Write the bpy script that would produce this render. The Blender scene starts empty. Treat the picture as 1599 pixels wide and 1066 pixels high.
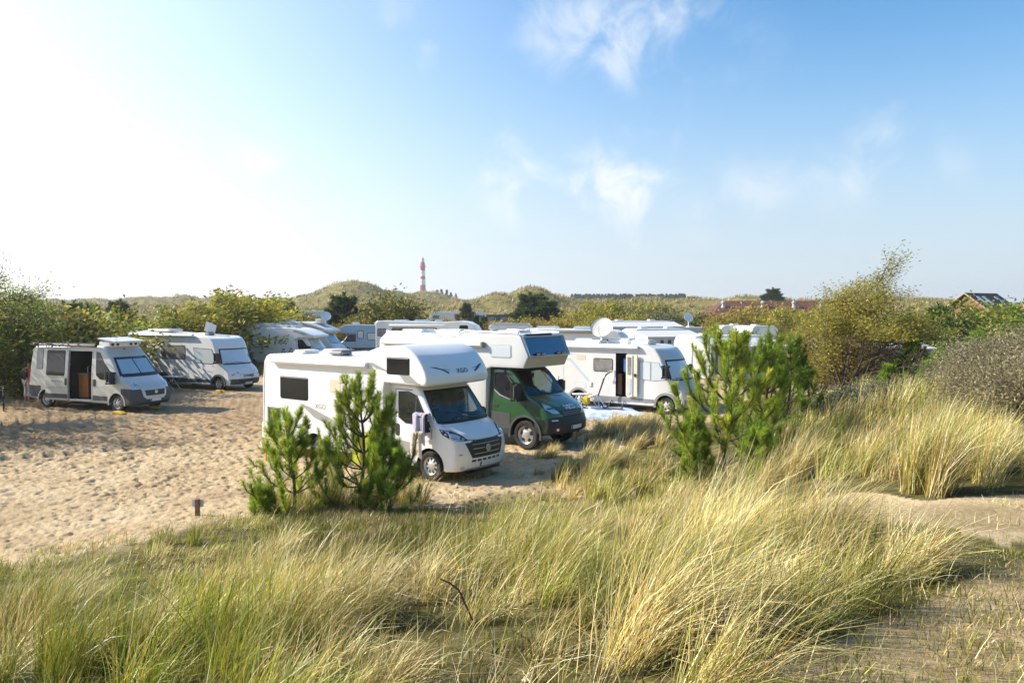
import bpy, bmesh, math, random
import numpy as np
from mathutils import Vector, Matrix
from mathutils.bvhtree import BVHTree

SC = bpy.context.scene
COL = SC.collection
rad = math.radians
PI = math.pi

# ------------------------------------------------------------------ camera, sky, sun, exposure
CAM_H = 4.0
FPX, CX = 1222.0, 799.5                 # focal length and centre of the 1599 px wide photograph
HORIZON = 487.0
cam = bpy.data.cameras.new('camera')
cam.sensor_width = 36.0
cam.lens = FPX / 1599.0 * 36.0
cam.clip_start = 0.05
cam.clip_end = 20000
camo = bpy.data.objects.new('camera', cam)
COL.objects.link(camo)
camo.location = (0, 0, CAM_H)
camo.rotation_euler = (rad(90) - math.atan((533 - HORIZON) / FPX), 0, 0)
SC.camera = camo

SUN_EL, SUN_AZ = rad(33), rad(-80)      # azimuth from +Y, negative to the left
SUN_DIR = Vector((math.sin(SUN_AZ) * math.cos(SUN_EL), math.cos(SUN_AZ) * math.cos(SUN_EL), math.sin(SUN_EL)))
sun = bpy.data.lights.new('sun', 'SUN')
sun.energy = 5.0
sun.angle = rad(0.5)
sun.color = (1.0, 0.90, 0.74)
suno = bpy.data.objects.new('sun', sun)
COL.objects.link(suno)
suno.rotation_euler = SUN_DIR.to_track_quat('Z', 'Y').to_euler()
suno.location = (-40, 10, 40)

SC.view_settings.view_transform = 'Standard'
SC.view_settings.look = 'None'
SC.view_settings.exposure = 0.95
SC.view_settings.gamma = 1.0


def pix_dir(px, py):
    a = math.atan((533 - HORIZON) / FPX)
    dx, dy = (px - CX) / FPX, -(py - 533.0) / FPX
    v = Vector((dx, math.cos(a) + dy * math.sin(a), -math.sin(a) + dy * math.cos(a)))
    return v.normalized()


def world():
    w = bpy.data.worlds.new('World')
    SC.world = w
    w.use_nodes = True
    nt = w.node_tree
    nt.nodes.clear()
    N, L = nt.nodes.new, nt.links.new
    out = N('ShaderNodeOutputWorld')
    bg = N('ShaderNodeBackground')
    bg.inputs['Strength'].default_value = 0.100
    sky = N('ShaderNodeTexSky')
    sky.sky_type = 'NISHITA'
    sky.sun_disc = False
    sky.sun_elevation = SUN_EL
    sky.sun_rotation = SUN_AZ
    sky.altitude = 0
    sky.air_density = 1.0
    sky.dust_density = 0.3
    sky.ozone_density = 2.2
    tc = N('ShaderNodeTexCoord')

    def math_(op, a, b=None, c=None):
        n = N('ShaderNodeMath')
        n.operation = op
        for i, v in enumerate((a, b, c)):
            if v is None:
                continue
            if isinstance(v, (int, float)):
                n.inputs[i].default_value = v
            else:
                L(v, n.inputs[i])
        return n.outputs[0]

    def dot(vec):
        n = N('ShaderNodeVectorMath')
        n.operation = 'DOT_PRODUCT'
        L(tc.outputs['Generated'], n.inputs[0])
        n.inputs[1].default_value = vec
        return n.outputs['Value']

    # hazy glow of the air round the sun and the pale veil of sea haze low in the sky
    tint = N('ShaderNodeMix')
    tint.data_type = 'RGBA'
    tint.blend_type = 'MULTIPLY'
    tint.inputs[0].default_value = 1.0
    L(sky.outputs[0], tint.inputs[6])
    tint.inputs[7].default_value = SKY_TINT
    sep = N('ShaderNodeSeparateXYZ')
    L(tc.outputs['Generated'], sep.inputs[0])
    el = math_('MAXIMUM', sep.outputs[2], 0.0)
    veil = math_('MULTIPLY', math_('POWER', 2.718, math_('MULTIPLY', math_('MULTIPLY', el, el), -1.0 / VEIL_EL ** 2)), VEIL)
    mv = N('ShaderNodeMix')
    mv.data_type = 'RGBA'
    L(veil, mv.inputs[0])
    L(tint.outputs[2], mv.inputs[6])
    mv.inputs[7].default_value = VEIL_COL
    ga, ge = rad(-72), rad(17)          # the bright haze lies low, under the sun
    dsun = dot((math.sin(ga) * math.cos(ge), math.cos(ga) * math.cos(ge), math.sin(ge)))
    mx0 = math_('MAXIMUM', math_('ADD', math_('MULTIPLY', dsun, .86), .14), 0.0)
    gl = math_('MULTIPLY', math_('POWER', mx0, GLOW_POW), GLOW)
    mg = N('ShaderNodeMix')
    mg.data_type = 'RGBA'
    mg.blend_type = 'ADD'
    mg.inputs[0].default_value = 1.0
    L(mv.outputs[2], mg.inputs[6])
    gcol = N('ShaderNodeVectorMath')
    gcol.operation = 'SCALE'
    gcol.inputs[0].default_value = (1.0, 0.80, 0.74)
    L(gl, gcol.inputs['Scale'])
    L(gcol.outputs[0], mg.inputs[7])
    # thin clouds, each a soft patch of noise at its place in the sky
    noise = N('ShaderNodeTexNoise')
    noise.inputs['Scale'].default_value = 17.0
    noise.inputs['Detail'].default_value = 8.0
    noise.inputs['Roughness'].default_value = 0.58
    noise.inputs['Distortion'].default_value = 0.5
    L(tc.outputs['Generated'], noise.inputs['Vector'])
    n2 = N('ShaderNodeTexNoise')
    n2.inputs['Scale'].default_value = 4.5
    n2.inputs['Detail'].default_value = 3.0
    L(tc.outputs['Generated'], n2.inputs['Vector'])
    nz = math_('ADD', math_('SUBTRACT', noise.outputs[0], 0.5), math_('MULTIPLY', math_('SUBTRACT', n2.outputs[0], 0.5), 0.8))
    total = None
    for px, py, r, st in CLOUDS:
        # bumpy patch: 1 in its middle, 0 at r degrees, its outline broken up by the noise
        ang = math_('ARCCOSINE', math_('MINIMUM', dot(pix_dir(px, py)), 0.99999))
        f = math_('SUBTRACT', 1.0, math_('DIVIDE', ang, rad(r * 1.35)))
        f = math_('ADD', f, math_('MULTIPLY', nz, 3.3))
        m = N('ShaderNodeMapRange')
        m.interpolation_type = 'SMOOTHSTEP'
        m.inputs[1].default_value = 0.0
        m.inputs[2].default_value = 1.7
        m.inputs[3].default_value = 0
        m.inputs[4].default_value = st
        L(f, m.inputs[0])
        k = N('ShaderNodeMapRange')
        k.interpolation_type = 'SMOOTHSTEP'
        k.inputs[1].default_value = rad(r * 2.1)
        k.inputs[2].default_value = rad(r * 0.3)
        L(ang, k.inputs[0])
        v = math_('MULTIPLY', m.outputs[0], k.outputs[0])
        total = v if total is None else math_('SUBTRACT', math_('ADD', total, v), math_('MULTIPLY', total, v))
    mc = N('ShaderNodeMix')
    mc.data_type = 'RGBA'
    L(total, mc.inputs[0])
    L(mg.outputs[2], mc.inputs[6])
    mc.inputs[7].default_value = (5.6, 5.7, 5.75, 1)
    L(mc.outputs[2], bg.inputs['Color'])
    L(bg.outputs[0], out.inputs[0])


GLOW, GLOW_POW = 6.8, 2.8
SKY_TINT = (.22, .80, 1.06, 1)
VEIL, VEIL_EL, VEIL_COL = .93, .235, (3.9, 4.2, 4.45, 1)
CLOUDS = [(880, 45, 2.8, .55), (965, 90, 2.4, .6), (1060, 5, 3.4, .6), (985, 15, 2.2, .5), (1000, 272, 3.3, .95), (935, 265, 2.4, .75), (968, 322, 2.6, .75),
          (818, 262, 2.8, .8), (790, 310, 2.8, .55), (1075, 330, 2.4, .35), (1385, 215, 2.0, .5), (1325, 275, 2.2, .42), (1190, 300, 2.6, .4),
          (425, 250, 2.6, .9), (670, 80, 1.2, .5), (625, 15, 1.8, .35), (1180, 50, 2.6, .2), (1480, 260, 2.0, .2)]
world()
# ------------------------------------------------------------------ helpers
def at(px, Y):
    """world X of a column of the photograph at distance Y"""
    return (px - CX) / FPX * Y


def zat(py, Y):
    """world height of a row of the photograph at distance Y (small-pitch camera)"""
    return CAM_H - (py - HORIZON) / FPX * Y


def tag(o, label=None, cat=None, group=None, kind=None):
    if label: o['label'] = label
    if cat: o['category'] = cat
    if group: o['group'] = group
    if kind: o['kind'] = kind
    return o


def empty(name, loc=(0, 0, 0), rz=0.0, parent=None):
    o = bpy.data.objects.new(name, None)
    o.empty_display_size = 0.3
    COL.objects.link(o)
    o.location = loc
    o.rotation_euler = (0, 0, rz)
    if parent: o.parent = parent
    return o


def link(name, me, parent=None):
    o = bpy.data.objects.new(name, me)
    COL.objects.link(o)
    if parent: o.parent = parent
    return o


def fin(name, bm, mats, parent=None, smooth=34.0):
    """finish a bmesh as one object"""
    if smooth:
        ca = math.cos(rad(smooth))
        for f in bm.faces: f.smooth = True
        bm.normal_update()
        for e in bm.edges:
            if len(e.link_faces) == 2:
                if e.link_faces[0].normal.dot(e.link_faces[1].normal) < ca: e.smooth = False
    me = bpy.data.meshes.new(name)
    bm.to_mesh(me)
    bm.free()
    for m in (mats if isinstance(mats, (list, tuple)) else [mats]): me.materials.append(m)
    return link(name, me, parent)


def mesh_np(name, verts, faces, mat, col=None, parent=None, smooth=False, make=True):
    """verts (N,3), faces (M,k); col (N,3) goes to the attribute 'col'"""
    me = bpy.data.meshes.new(name)
    n, (m, k) = len(verts), faces.shape
    me.vertices.add(n)
    me.vertices.foreach_set('co', np.asarray(verts, np.float32).ravel())
    me.loops.add(m * k)
    me.loops.foreach_set('vertex_index', np.asarray(faces, np.int32).ravel())
    me.polygons.add(m)
    me.polygons.foreach_set('loop_start', np.arange(0, m * k, k, dtype=np.int32))
    me.polygons.foreach_set('loop_total', np.full(m, k, np.int32))
    if smooth: me.polygons.foreach_set('use_smooth', np.ones(m, bool))
    if col is not None:
        a = me.attributes.new('col', 'FLOAT_COLOR', 'POINT')
        c = np.ones((n, 4), np.float32)
        c[:, :3] = col
        a.data.foreach_set('color', c.ravel())
    me.update(calc_edges=True)
    me.materials.append(mat)
    return link(name, me, parent) if make else me


# ---- materials
MATS = {}


def mk(name, rgb, rough=0.5, metal=0.0, coat=0.0, var=0.06, scale=3.0, bump=0.0, bscale=40.0, emit=0.0, spec=0.5):
    """plain painted or plastic surface with slight cloudy wear"""
    if name in MATS: return MATS[name]
    m = bpy.data.materials.new(name)
    m.use_nodes = True
    nt = m.node_tree
    N, L = nt.nodes.new, nt.links.new
    b = nt.nodes['Principled BSDF']
    b.inputs['Roughness'].default_value = rough
    b.inputs['Metallic'].default_value = metal
    b.inputs['Coat Weight'].default_value = coat
    b.inputs['Coat Roughness'].default_value = 0.08
    b.inputs['Specular IOR Level'].default_value = spec
    tc = N('ShaderNodeTexCoord')
    nz = N('ShaderNodeTexNoise')
    nz.inputs['Scale'].default_value = scale
    nz.inputs['Detail'].default_value = 6
    L(tc.outputs['Object'], nz.inputs['Vector'])
    mr = N('ShaderNodeMapRange')
    mr.inputs[1].default_value, mr.inputs[2].default_value = 0.3, 0.7
    mr.inputs[3].default_value, mr.inputs[4].default_value = 1 - var, 1 + var
    L(nz.outputs[0], mr.inputs[0])
    mx = N('ShaderNodeVectorMath')
    mx.operation = 'SCALE'
    mx.inputs[0].default_value = rgb
    L(mr.outputs[0], mx.inputs['Scale'])
    L(mx.outputs[0], b.inputs['Base Color'])
    if bump:
        n2 = N('ShaderNodeTexNoise')
        n2.inputs['Scale'].default_value = bscale
        n2.inputs['Detail'].default_value = 4
        L(tc.outputs['Object'], n2.inputs['Vector'])
        bp = N('ShaderNodeBump')
        bp.inputs['Strength'].default_value = bump
        bp.inputs['Distance'].default_value = 0.02
        L(n2.outputs[0], bp.inputs['Height'])
        L(bp.outputs[0], b.inputs['Normal'])
    MATS[name] = m
    return m


def mk_glass(name, tint, mix):
    if name in MATS: return MATS[name]
    m = bpy.data.materials.new(name)
    m.use_nodes = True
    nt = m.node_tree
    nt.nodes.clear()
    N, L = nt.nodes.new, nt.links.new
    out, tr, gl, ms, fr, mt = (N('ShaderNodeOutputMaterial'), N('ShaderNodeBsdfTransparent'), N('ShaderNodeBsdfGlossy'),
                               N('ShaderNodeMixShader'), N('ShaderNodeFresnel'), N('ShaderNodeMath'))
    tr.inputs[0].default_value = (*tint, 1)
    gl.inputs['Roughness'].default_value = 0.02
    fr.inputs[0].default_value = 1.5
    mt.operation = 'ADD'
    mt.inputs[1].default_value = mix
    L(fr.outputs[0], mt.inputs[0])
    L(mt.outputs[0], ms.inputs[0])
    L(tr.outputs[0], ms.inputs[1])
    L(gl.outputs[0], ms.inputs[2])
    L(ms.outputs[0], out.inputs[0])
    MATS[name] = m
    return m


def mk_leaf(name, rgb=None, trans=0.35, rough=0.55, var=0.25, hue=None):
    """leaf / blade: colour from the mesh's own 'col' attribute (one colour per leaf) or rgb with per-object variation; thin and translucent"""
    if name in MATS: return MATS[name]
    m = bpy.data.materials.new(name)
    m.use_nodes = True
    nt = m.node_tree
    nt.nodes.clear()
    N, L = nt.nodes.new, nt.links.new
    out, b, t, ms = N('ShaderNodeOutputMaterial'), N('ShaderNodeBsdfPrincipled'), N('ShaderNodeBsdfTranslucent'), N('ShaderNodeMixShader')
    b.inputs['Roughness'].default_value = rough
    b.inputs['Specular IOR Level'].default_value = 0.3
    ms.inputs[0].default_value = trans
    at_ = N('ShaderNodeAttribute')
    at_.attribute_name = 'col'
    src = at_.outputs['Color']
    if rgb:
        mx = N('ShaderNodeMix')
        mx.data_type = 'RGBA'
        mx.blend_type = 'MULTIPLY'
        mx.inputs[0].default_value = 1
        L(src, mx.inputs[6])
        mx.inputs[7].default_value = (*rgb, 1)
        src = mx.outputs[2]
    oi = N('ShaderNodeObjectInfo')
    mr = N('ShaderNodeMapRange')
    mr.inputs[3].default_value, mr.inputs[4].default_value = 1 - var, 1 + var
    L(oi.outputs['Random'], mr.inputs[0])
    sc = N('ShaderNodeVectorMath')
    sc.operation = 'SCALE'
    L(src, sc.inputs[0])
    L(mr.outputs[0], sc.inputs['Scale'])
    L(sc.outputs[0], b.inputs['Base Color'])
    L(sc.outputs[0], t.inputs['Color'])
    L(b.outputs[0], ms.inputs[1])
    L(t.outputs[0], ms.inputs[2])
    L(ms.outputs[0], out.inputs[0])
    MATS[name] = m
    return m


# ---- bmesh shapes
def bisect_all(bm, axis, planes):
    no = Vector((axis == 0, axis == 1, axis == 2))
    for p in planes:
        bmesh.ops.bisect_plane(bm, geom=bm.verts[:] + bm.edges[:] + bm.faces[:], dist=1e-5, plane_co=no * p, plane_no=no)


def frange(a, b, step):
    n = max(1, int(math.ceil((b - a) / step)))
    return [a + (b - a) * i / n for i in range(1, n)]


def prism(prof, w, bev=0.05, seg=2, gx=0.45, gz=0.45, gy=0.35, deform=None, y0=None, y1=None):
    """side outline (x,z) swept across the width, long edges rounded, gridded, then shaped by deform(x,y,z)"""
    y0 = -w if y0 is None else y0
    y1 = w if y1 is None else y1
    bm = bmesh.new()
    A = [bm.verts.new((x, y0, z)) for x, z in prof]
    B = [bm.verts.new((x, y1, z)) for x, z in prof]
    n = len(prof)
    for i in range(n):
        j = (i + 1) % n
        bm.faces.new((A[i], A[j], B[j], B[i]))
    fa, fb = bm.faces.new(A[::-1]), bm.faces.new(B)
    bmesh.ops.recalc_face_normals(bm, faces=bm.faces[:])
    if bev:
        es = [e for e in bm.edges if abs(e.verts[0].co.y - e.verts[1].co.y) < 1e-6]
        bmesh.ops.bevel(bm, geom=es, offset=bev, segments=seg, affect='EDGES', profile=0.6, clamp_overlap=True)
    bmesh.ops.triangulate(bm, faces=[f for f in bm.faces if len(f.verts) > 4], ngon_method='EAR_CLIP')
    xs = [v.co.x for v in bm.verts]
    zs = [v.co.z for v in bm.verts]
    if gx: bisect_all(bm, 0, frange(min(xs), max(xs), gx))
    if gz: bisect_all(bm, 2, frange(min(zs), max(zs), gz))
    if gy: bisect_all(bm, 1, frange(y0, y1, gy))
    if deform:
        for v in bm.verts: v.co = deform(v.co.x, v.co.y, v.co.z)
    bmesh.ops.recalc_face_normals(bm, faces=bm.faces[:])
    return bm


def rbox(x0, x1, y0, y1, z0, z1, bev=0.02, seg=2, bm=None, rot=None, org=None):
    own = bmesh.new()
    r = bmesh.ops.create_cube(own, size=1.0)
    for v in own.verts:
        v.co = Vector((x0 + (v.co.x + .5) * (x1 - x0), y0 + (v.co.y + .5) * (y1 - y0), z0 + (v.co.z + .5) * (z1 - z0)))
    if bev: bmesh.ops.bevel(own, geom=own.edges[:], offset=min(bev, .49 * min(abs(x1 - x0), abs(y1 - y0), abs(z1 - z0))), segments=seg, affect='EDGES')
    if rot is not None:
        bmesh.ops.rotate(own, verts=own.verts[:], cent=org or (0, 0, 0), matrix=rot)
    return own if bm is None else join(bm, own)


def join(bm, other, mi=None):
    me = bpy.data.meshes.new('tmp')
    if mi is not None:
        for f in other.faces: f.material_index = mi
    other.to_mesh(me)
    other.free()
    bm.from_mesh(me)
    bpy.data.meshes.remove(me)
    return bm


def tube(pts, rs, n=6, bm=None, cap=True):
    """round bar along a polyline with a radius per point"""
    bm = bm or bmesh.new()
    pts = [Vector(p) for p in pts]
    if isinstance(rs, (int, float)): rs = [rs] * len(pts)
    rings = []
    for i, p in enumerate(pts):
        d = (pts[min(i + 1, len(pts) - 1)] - pts[max(i - 1, 0)])
        d = d.normalized() if d.length > 1e-9 else Vector((0, 0, 1))
        a = d.cross(Vector((0, 0, 1)) if abs(d.z) < 0.9 else Vector((1, 0, 0))).normalized()
        b = d.cross(a)
        rings.append([bm.verts.new(p + (a * math.cos(2 * PI * k / n) + b * math.sin(2 * PI * k / n)) * rs[i]) for k in range(n)])
    for r0, r1 in zip(rings, rings[1:]):
        for k in range(n): bm.faces.new((r0[k], r0[(k + 1) % n], r1[(k + 1) % n], r1[k]))
    if cap:
        bm.faces.new(rings[0][::-1])
        bm.faces.new(rings[-1])
    return bm


def lathe(prof, n=24, axis='y', closed=False, bm=None, cent=(0, 0, 0), mi=None, cap=True):
    """(r, h) profile turned round an axis through cent; mi(i, k) gives a material index"""
    bm = bm or bmesh.new()
    c = Vector(cent)
    rings = []
    for r, h in prof:
        ring = []
        for k in range(n):
            a = 2 * PI * k / n
            u, v = r * math.cos(a), r * math.sin(a)
            ring.append(bm.verts.new(c + (Vector((u, h, v)) if axis == 'y' else Vector((u, v, h)) if axis == 'z' else Vector((h, u, v)))))
        rings.append(ring)
    m = len(rings)
    for i in range(m if closed else m - 1):
        r0, r1 = rings[i], rings[(i + 1) % m]
        for k in range(n):
            f = bm.faces.new((r0[k], r0[(k + 1) % n], r1[(k + 1) % n], r1[k]))
            if mi: f.material_index = mi(i, k)
    if not closed and cap:
        for ring in (rings[0], rings[-1]):
            try: bm.faces.new(ring)
            except ValueError: pass
    bmesh.ops.recalc_face_normals(bm, faces=bm.faces[:])
    return bm


def rrect(u0, v0, u1, v1, r=0.05, n=4):
    p = []
    for cx, cy, a0 in ((u1 - r, v1 - r, 0), (u0 + r, v1 - r, 90), (u0 + r, v0 + r, 180), (u1 - r, v0 + r, 270)):
        for i in range(n + 1):
            a = rad(a0 + 90 * i / n)
            p.append((cx + r * math.cos(a), cy + r * math.sin(a)))
    return p


def grow(poly, d):
    n = len(poly)
    ar = sum(poly[i][0] * poly[(i + 1) % n][1] - poly[(i + 1) % n][0] * poly[i][1] for i in range(n))
    s = 1 if ar > 0 else -1
    out = []
    for i in range(n):
        p0, p1, p2 = Vector(poly[i - 1]), Vector(poly[i]), Vector(poly[(i + 1) % n])
        e0, e1 = (p1 - p0), (p2 - p1)
        if e0.length < 1e-6 or e1.length < 1e-6:
            out.append(tuple(p1))
            continue
        n0 = Vector((e0.y, -e0.x)).normalized() * s
        n1 = Vector((e1.y, -e1.x)).normalized() * s
        b = (n0 + n1)
        b = b / max(0.4, 1 + n0.dot(n1))
        out.append(tuple(p1 + b * d))
    return out


_q = math.sqrt(.5)
SIDES = {'R': (Vector((0, -1, 0)), Vector((1, 0, 0)), Vector((0, 0, 1))), 'L': (Vector((0, 1, 0)), Vector((1, 0, 0)), Vector((0, 0, 1))),
         'F': (Vector((1, 0, 0)), Vector((0, 1, 0)), Vector((0, 0, 1))), 'B': (Vector((-1, 0, 0)), Vector((0, 1, 0)), Vector((0, 0, 1))),
         'T': (Vector((0, 0, 1)), Vector((1, 0, 0)), Vector((0, 1, 0))),
         'FR': (Vector((_q, -_q, 0)), Vector((_q, _q, 0)), Vector((0, 0, 1))), 'FL': (Vector((_q, _q, 0)), Vector((_q, -_q, 0)), Vector((0, 0, 1)))}


def cut(bm, poly, side):
    """open a convex hole in the faces that look towards side"""
    n, u, v = SIDES[side]
    c = Vector((sum(p[0] for p in poly) / len(poly), sum(p[1] for p in poly) / len(poly)))
    us, vs = [p[0] for p in poly], [p[1] for p in poly]

    def near(f):
        if f.normal.dot(n) < 0.05: return False
        a = [x.co.dot(u) for x in f.verts]
        b = [x.co.dot(v) for x in f.verts]
        return max(a) > min(us) - .01 and min(a) < max(us) + .01 and max(b) > min(vs) - .01 and min(b) < max(vs) + .01
    lines = []
    for i in range(len(poly)):
        p0, p1 = Vector(poly[i]), Vector(poly[(i + 1) % len(poly)])
        e = p1 - p0
        if e.length < 1e-5: continue
        no = Vector((e.y, -e.x)).normalized()
        if no.dot(c - p0) > 0: no = -no
        lines.append((p0, no))
    bm.normal_update()
    for p0, no in lines:
        fs = [f for f in bm.faces if near(f)]
        g = set(fs)
        for f in fs: g.update(f.edges, f.verts)
        bmesh.ops.bisect_plane(bm, geom=list(g), dist=1e-5, plane_co=u * p0.x + v * p0.y, plane_no=u * no.x + v * no.y)
        bm.normal_update()
    kill = []
    for f in bm.faces:
        if f.normal.dot(n) < 0.05: continue
        q = f.calc_center_median()
        q = Vector((q.dot(u), q.dot(v)))
        if all((q - p0).dot(no) < 1e-4 for p0, no in lines): kill.append(f)
    bmesh.ops.delete(bm, geom=kill, context='FACES')


def text_bm(s, size, bold=0.0):
    cu = bpy.data.curves.new('t', 'FONT')
    cu.body = s
    cu.size = size
    cu.align_x = 'CENTER'
    cu.align_y = 'CENTER'
    cu.offset = bold
    cu.resolution_u = 2
    o = bpy.data.objects.new('t', cu)
    COL.objects.link(o)
    me = o.to_mesh()
    bm = bmesh.new()
    bm.from_mesh(me)
    o.to_mesh_clear()
    bpy.data.objects.remove(o)
    bpy.data.curves.remove(cu)
    return bm


class Veh:
    """a vehicle: an Empty at its front axle that parents its parts; trees of its shell are kept to lay panels on"""

    def __init__(s, name, label, cat, loc, th, group=None):
        s.root = empty(name, loc, rad(th))
        tag(s.root, label, cat, group)
        s.trees = []

    def shell(s, bm):
        s.trees.append(BVHTree.FromBMesh(bm))
        return bm

    def part(s, name, bm, mat, parent=None, smooth=34):
        return fin(name, bm, mat, parent or s.root, smooth)

    def hit(s, uu, vv, side, dflt=None):
        n, u, v = SIDES[side]
        o = u * uu + v * vv + n * 15
        best = None
        for t in s.trees:
            h = t.ray_cast(o, -n)
            if h[0] is not None and (best is None or h[3] < best): best = h[3]
        return (15 - best) if best is not None else dflt

    def lay(s, bm2, side, eps, thick, step=0.16):
        """press a flat bmesh (u,v,0) onto the shell, eps proud of it, with its rim turned in by thick"""
        n, u, v = SIDES[side]
        us = [x.co.x for x in bm2.verts]
        vs = [x.co.y for x in bm2.verts]
        if step:
            bisect_all(bm2, 0, frange(min(us), max(us), step))
            bisect_all(bm2, 1, frange(min(vs), max(vs), step))
        ds = {}
        for x in bm2.verts:
            ds[x] = s.hit(x.co.x, x.co.y, side)
        ok = sorted(d for d in ds.values() if d is not None)
        med = ok[len(ok) // 2] if ok else 0
        for x in bm2.verts:
            d = ds[x] if ds[x] is not None else med
            x.co = u * x.co.x + v * x.co.y + n * (d + eps)
        bm2.normal_update()
        for f in bm2.faces:
            if f.normal.dot(n) < 0: f.normal_flip()
        if thick:
            rim = [e for e in bm2.edges if len(e.link_faces) == 1]
            r = bmesh.ops.extrude_edge_only(bm2, edges=rim)
            for g in r['geom']:
                if isinstance(g, bmesh.types.BMVert): g.co -= n * thick
        return bm2

    def flat(s, poly):
        bm = bmesh.new()
        bm.faces.new([bm.verts.new((a, b, 0)) for a, b in poly])
        bmesh.ops.triangulate(bm, faces=bm.faces[:], ngon_method='EAR_CLIP')
        return bm

    def dec(s, name, side, polys, mat, eps=0.006, thick=0.02, parent=None, step=0.16):
        if not isinstance(polys[0][0], (tuple, list)): polys = [polys]
        if name in ('stripe', 'swoosh', 'bonnet_seam', 'running_light', 'window_top_reflection') and len(polys) > 1:
            return [s.part(name, s.lay(s.flat(p), side, eps, thick, step), mat, parent) for p in polys][0]
        bm = bmesh.new()
        for p in polys: join(bm, s.lay(s.flat(p), side, eps, thick, step))
        return s.part(name, bm, mat, parent)

    def text(s, name, side, txt, uu, vv, size, mat, eps=0.008, flip=False, bold=0.0, slant=0.0, sx=1.0, parent=None):
        bm = text_bm(txt, size, bold)
        for x in bm.verts: x.co = Vector((((x.co.x * sx + slant * x.co.y) * (-1 if flip else 1)) + uu, x.co.y + vv, 0))
        return s.part(name, s.lay(bm, side, eps, 0.0, 0.0), mat, parent)

    def win(s, side, poly, frame, glass, g=0.035, name='window', pane='pane', eps=0.006):
        f = s.dec(name, side, grow(poly, g), frame, eps)
        s.dec(pane, side, poly, glass, eps + 0.008, 0.012, f)
        return f

    def hatch(s, side, poly, paint, seam, name='hatch'):
        h = s.dec(name, side, grow(poly, .012), seam, .002, .004)
        s.dec('panel', side, poly, paint, .006, .008, h)
        return h

    def wheel(s, x, y, r, tyre, rim, dark, holes=8, wid=0.22):
        out = -1 if y < 0 else 1
        rr = r * 0.62
        pr = [(rr, -.42), (rr + .25 * (r - rr), -.5), (r * .93, -.49), (r * .99, -.36), (r, -.1), (r, .1), (r * .99, .36), (r * .93, .49), (rr + .25 * (r - rr), .5), (rr, .42)]
        t = s.part('wheel', lathe([(a, h * wid) for a, h in pr], 28, closed=True, cent=(x, y, r)), tyre, smooth=50)
        o = out * wid
        k = 2 * holes
        p2 = [(rr * 1.0, o * .44), (rr * .96, o * .36), (rr * .86, o * .22), (rr * .5, o * .30), (rr * .36, o * .36), (rr * .1, o * .38), (.001, o * .38)]
        bm = lathe(p2, k * 2, cent=(x, y, r), mi=lambda i, q: 1 if (i == 2 and q % 4 in (0, 1)) else 0, cap=False)
        s.part('rim', bm, [rim, dark], t, 40)
        return t

    def arch(s, x, r, w, lip, dark, lw=0.05, cz=None, proud=0.012):
        """plastic lip and dark well of both wheels at x; the hole itself is cut by the caller"""
        cz = r if cz is None else cz
        R = r * 1.22
        for sg in (-1, 1):
            yo = sg * (w + proud)
            yi = sg * (w - .03)
            if lip:
                bm = bmesh.new()
                rows = []
                for i in range(17):
                    a = PI * (-.06 + 1.12 * i / 16)
                    c, z = math.cos(a), math.sin(a)
                    rows.append([bm.verts.new((x + q * c, yy, cz + q * z)) for q, yy in ((R, yi), (R, yo), (R + lw, yo), (R + lw, yi))])
                for a, b in zip(rows, rows[1:]):
                    for k in range(3): bm.faces.new((a[k], a[k + 1], b[k + 1], b[k]))
                bmesh.ops.recalc_face_normals(bm, faces=bm.faces[:])
                s.part('wheel_arch', bm, lip)
            bm = bmesh.new()
            rows = []
            for i in range(13):
                a = PI * i / 12
                rows.append([bm.verts.new((x + R * math.cos(a), yy, cz + R * math.sin(a))) for yy in (sg * (w - .012), sg * (w - .55))])
            for a, b in zip(rows, rows[1:]): bm.faces.new((a[0], a[1], b[1], b[0]))
            bm.faces.new([q[1] for q in rows])
            s.part('wheel_well', bm, dark)

    def archcut(s, bm, x, r, cz=None):
        cz = r if cz is None else cz
        R = r * 1.22
        p = [(x + R * math.cos(PI * i / 12), cz + R * math.sin(PI * i / 12)) for i in range(13)] + [(x - R, -.2), (x + R, -.2)]
        for sd in 'RL': cut(bm, p, sd)
# ------------------------------------------------------------------ numeric noise and the lie of the land
def _hash(i, j, seed):
    h = (i.astype(np.int64) * 374761393 + j.astype(np.int64) * 668265263 + seed * 974711) & 0x7fffffff
    h = ((h ^ (h >> 13)) * 1274126177) & 0x7fffffff
    return ((h ^ (h >> 16)) & 0xffff) / 65535.0


def vnoise(x, y, seed=0):
    i, j = np.floor(x), np.floor(y)
    fx, fy = x - i, y - j
    fx, fy = fx * fx * (3 - 2 * fx), fy * fy * (3 - 2 * fy)
    a, b = _hash(i, j, seed), _hash(i + 1, j, seed)
    c, d = _hash(i, j + 1, seed), _hash(i + 1, j + 1, seed)
    return (a * (1 - fx) + b * fx) * (1 - fy) + (c * (1 - fx) + d * fx) * fy


def fbm(x, y, seed=0, o=4):
    s, a, t = 0, 1.0, 0
    for k in range(o):
        s = s + a * vnoise(x * 2 ** k + 17.3 * k, y * 2 ** k - 9.1 * k, seed + k)
        t += a
        a *= 0.5
    return s / t


def sstep(a, b, x):
    t = np.clip((x - a) / (b - a), 0, 1)
    return t * t * (3 - 2 * t)


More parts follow.
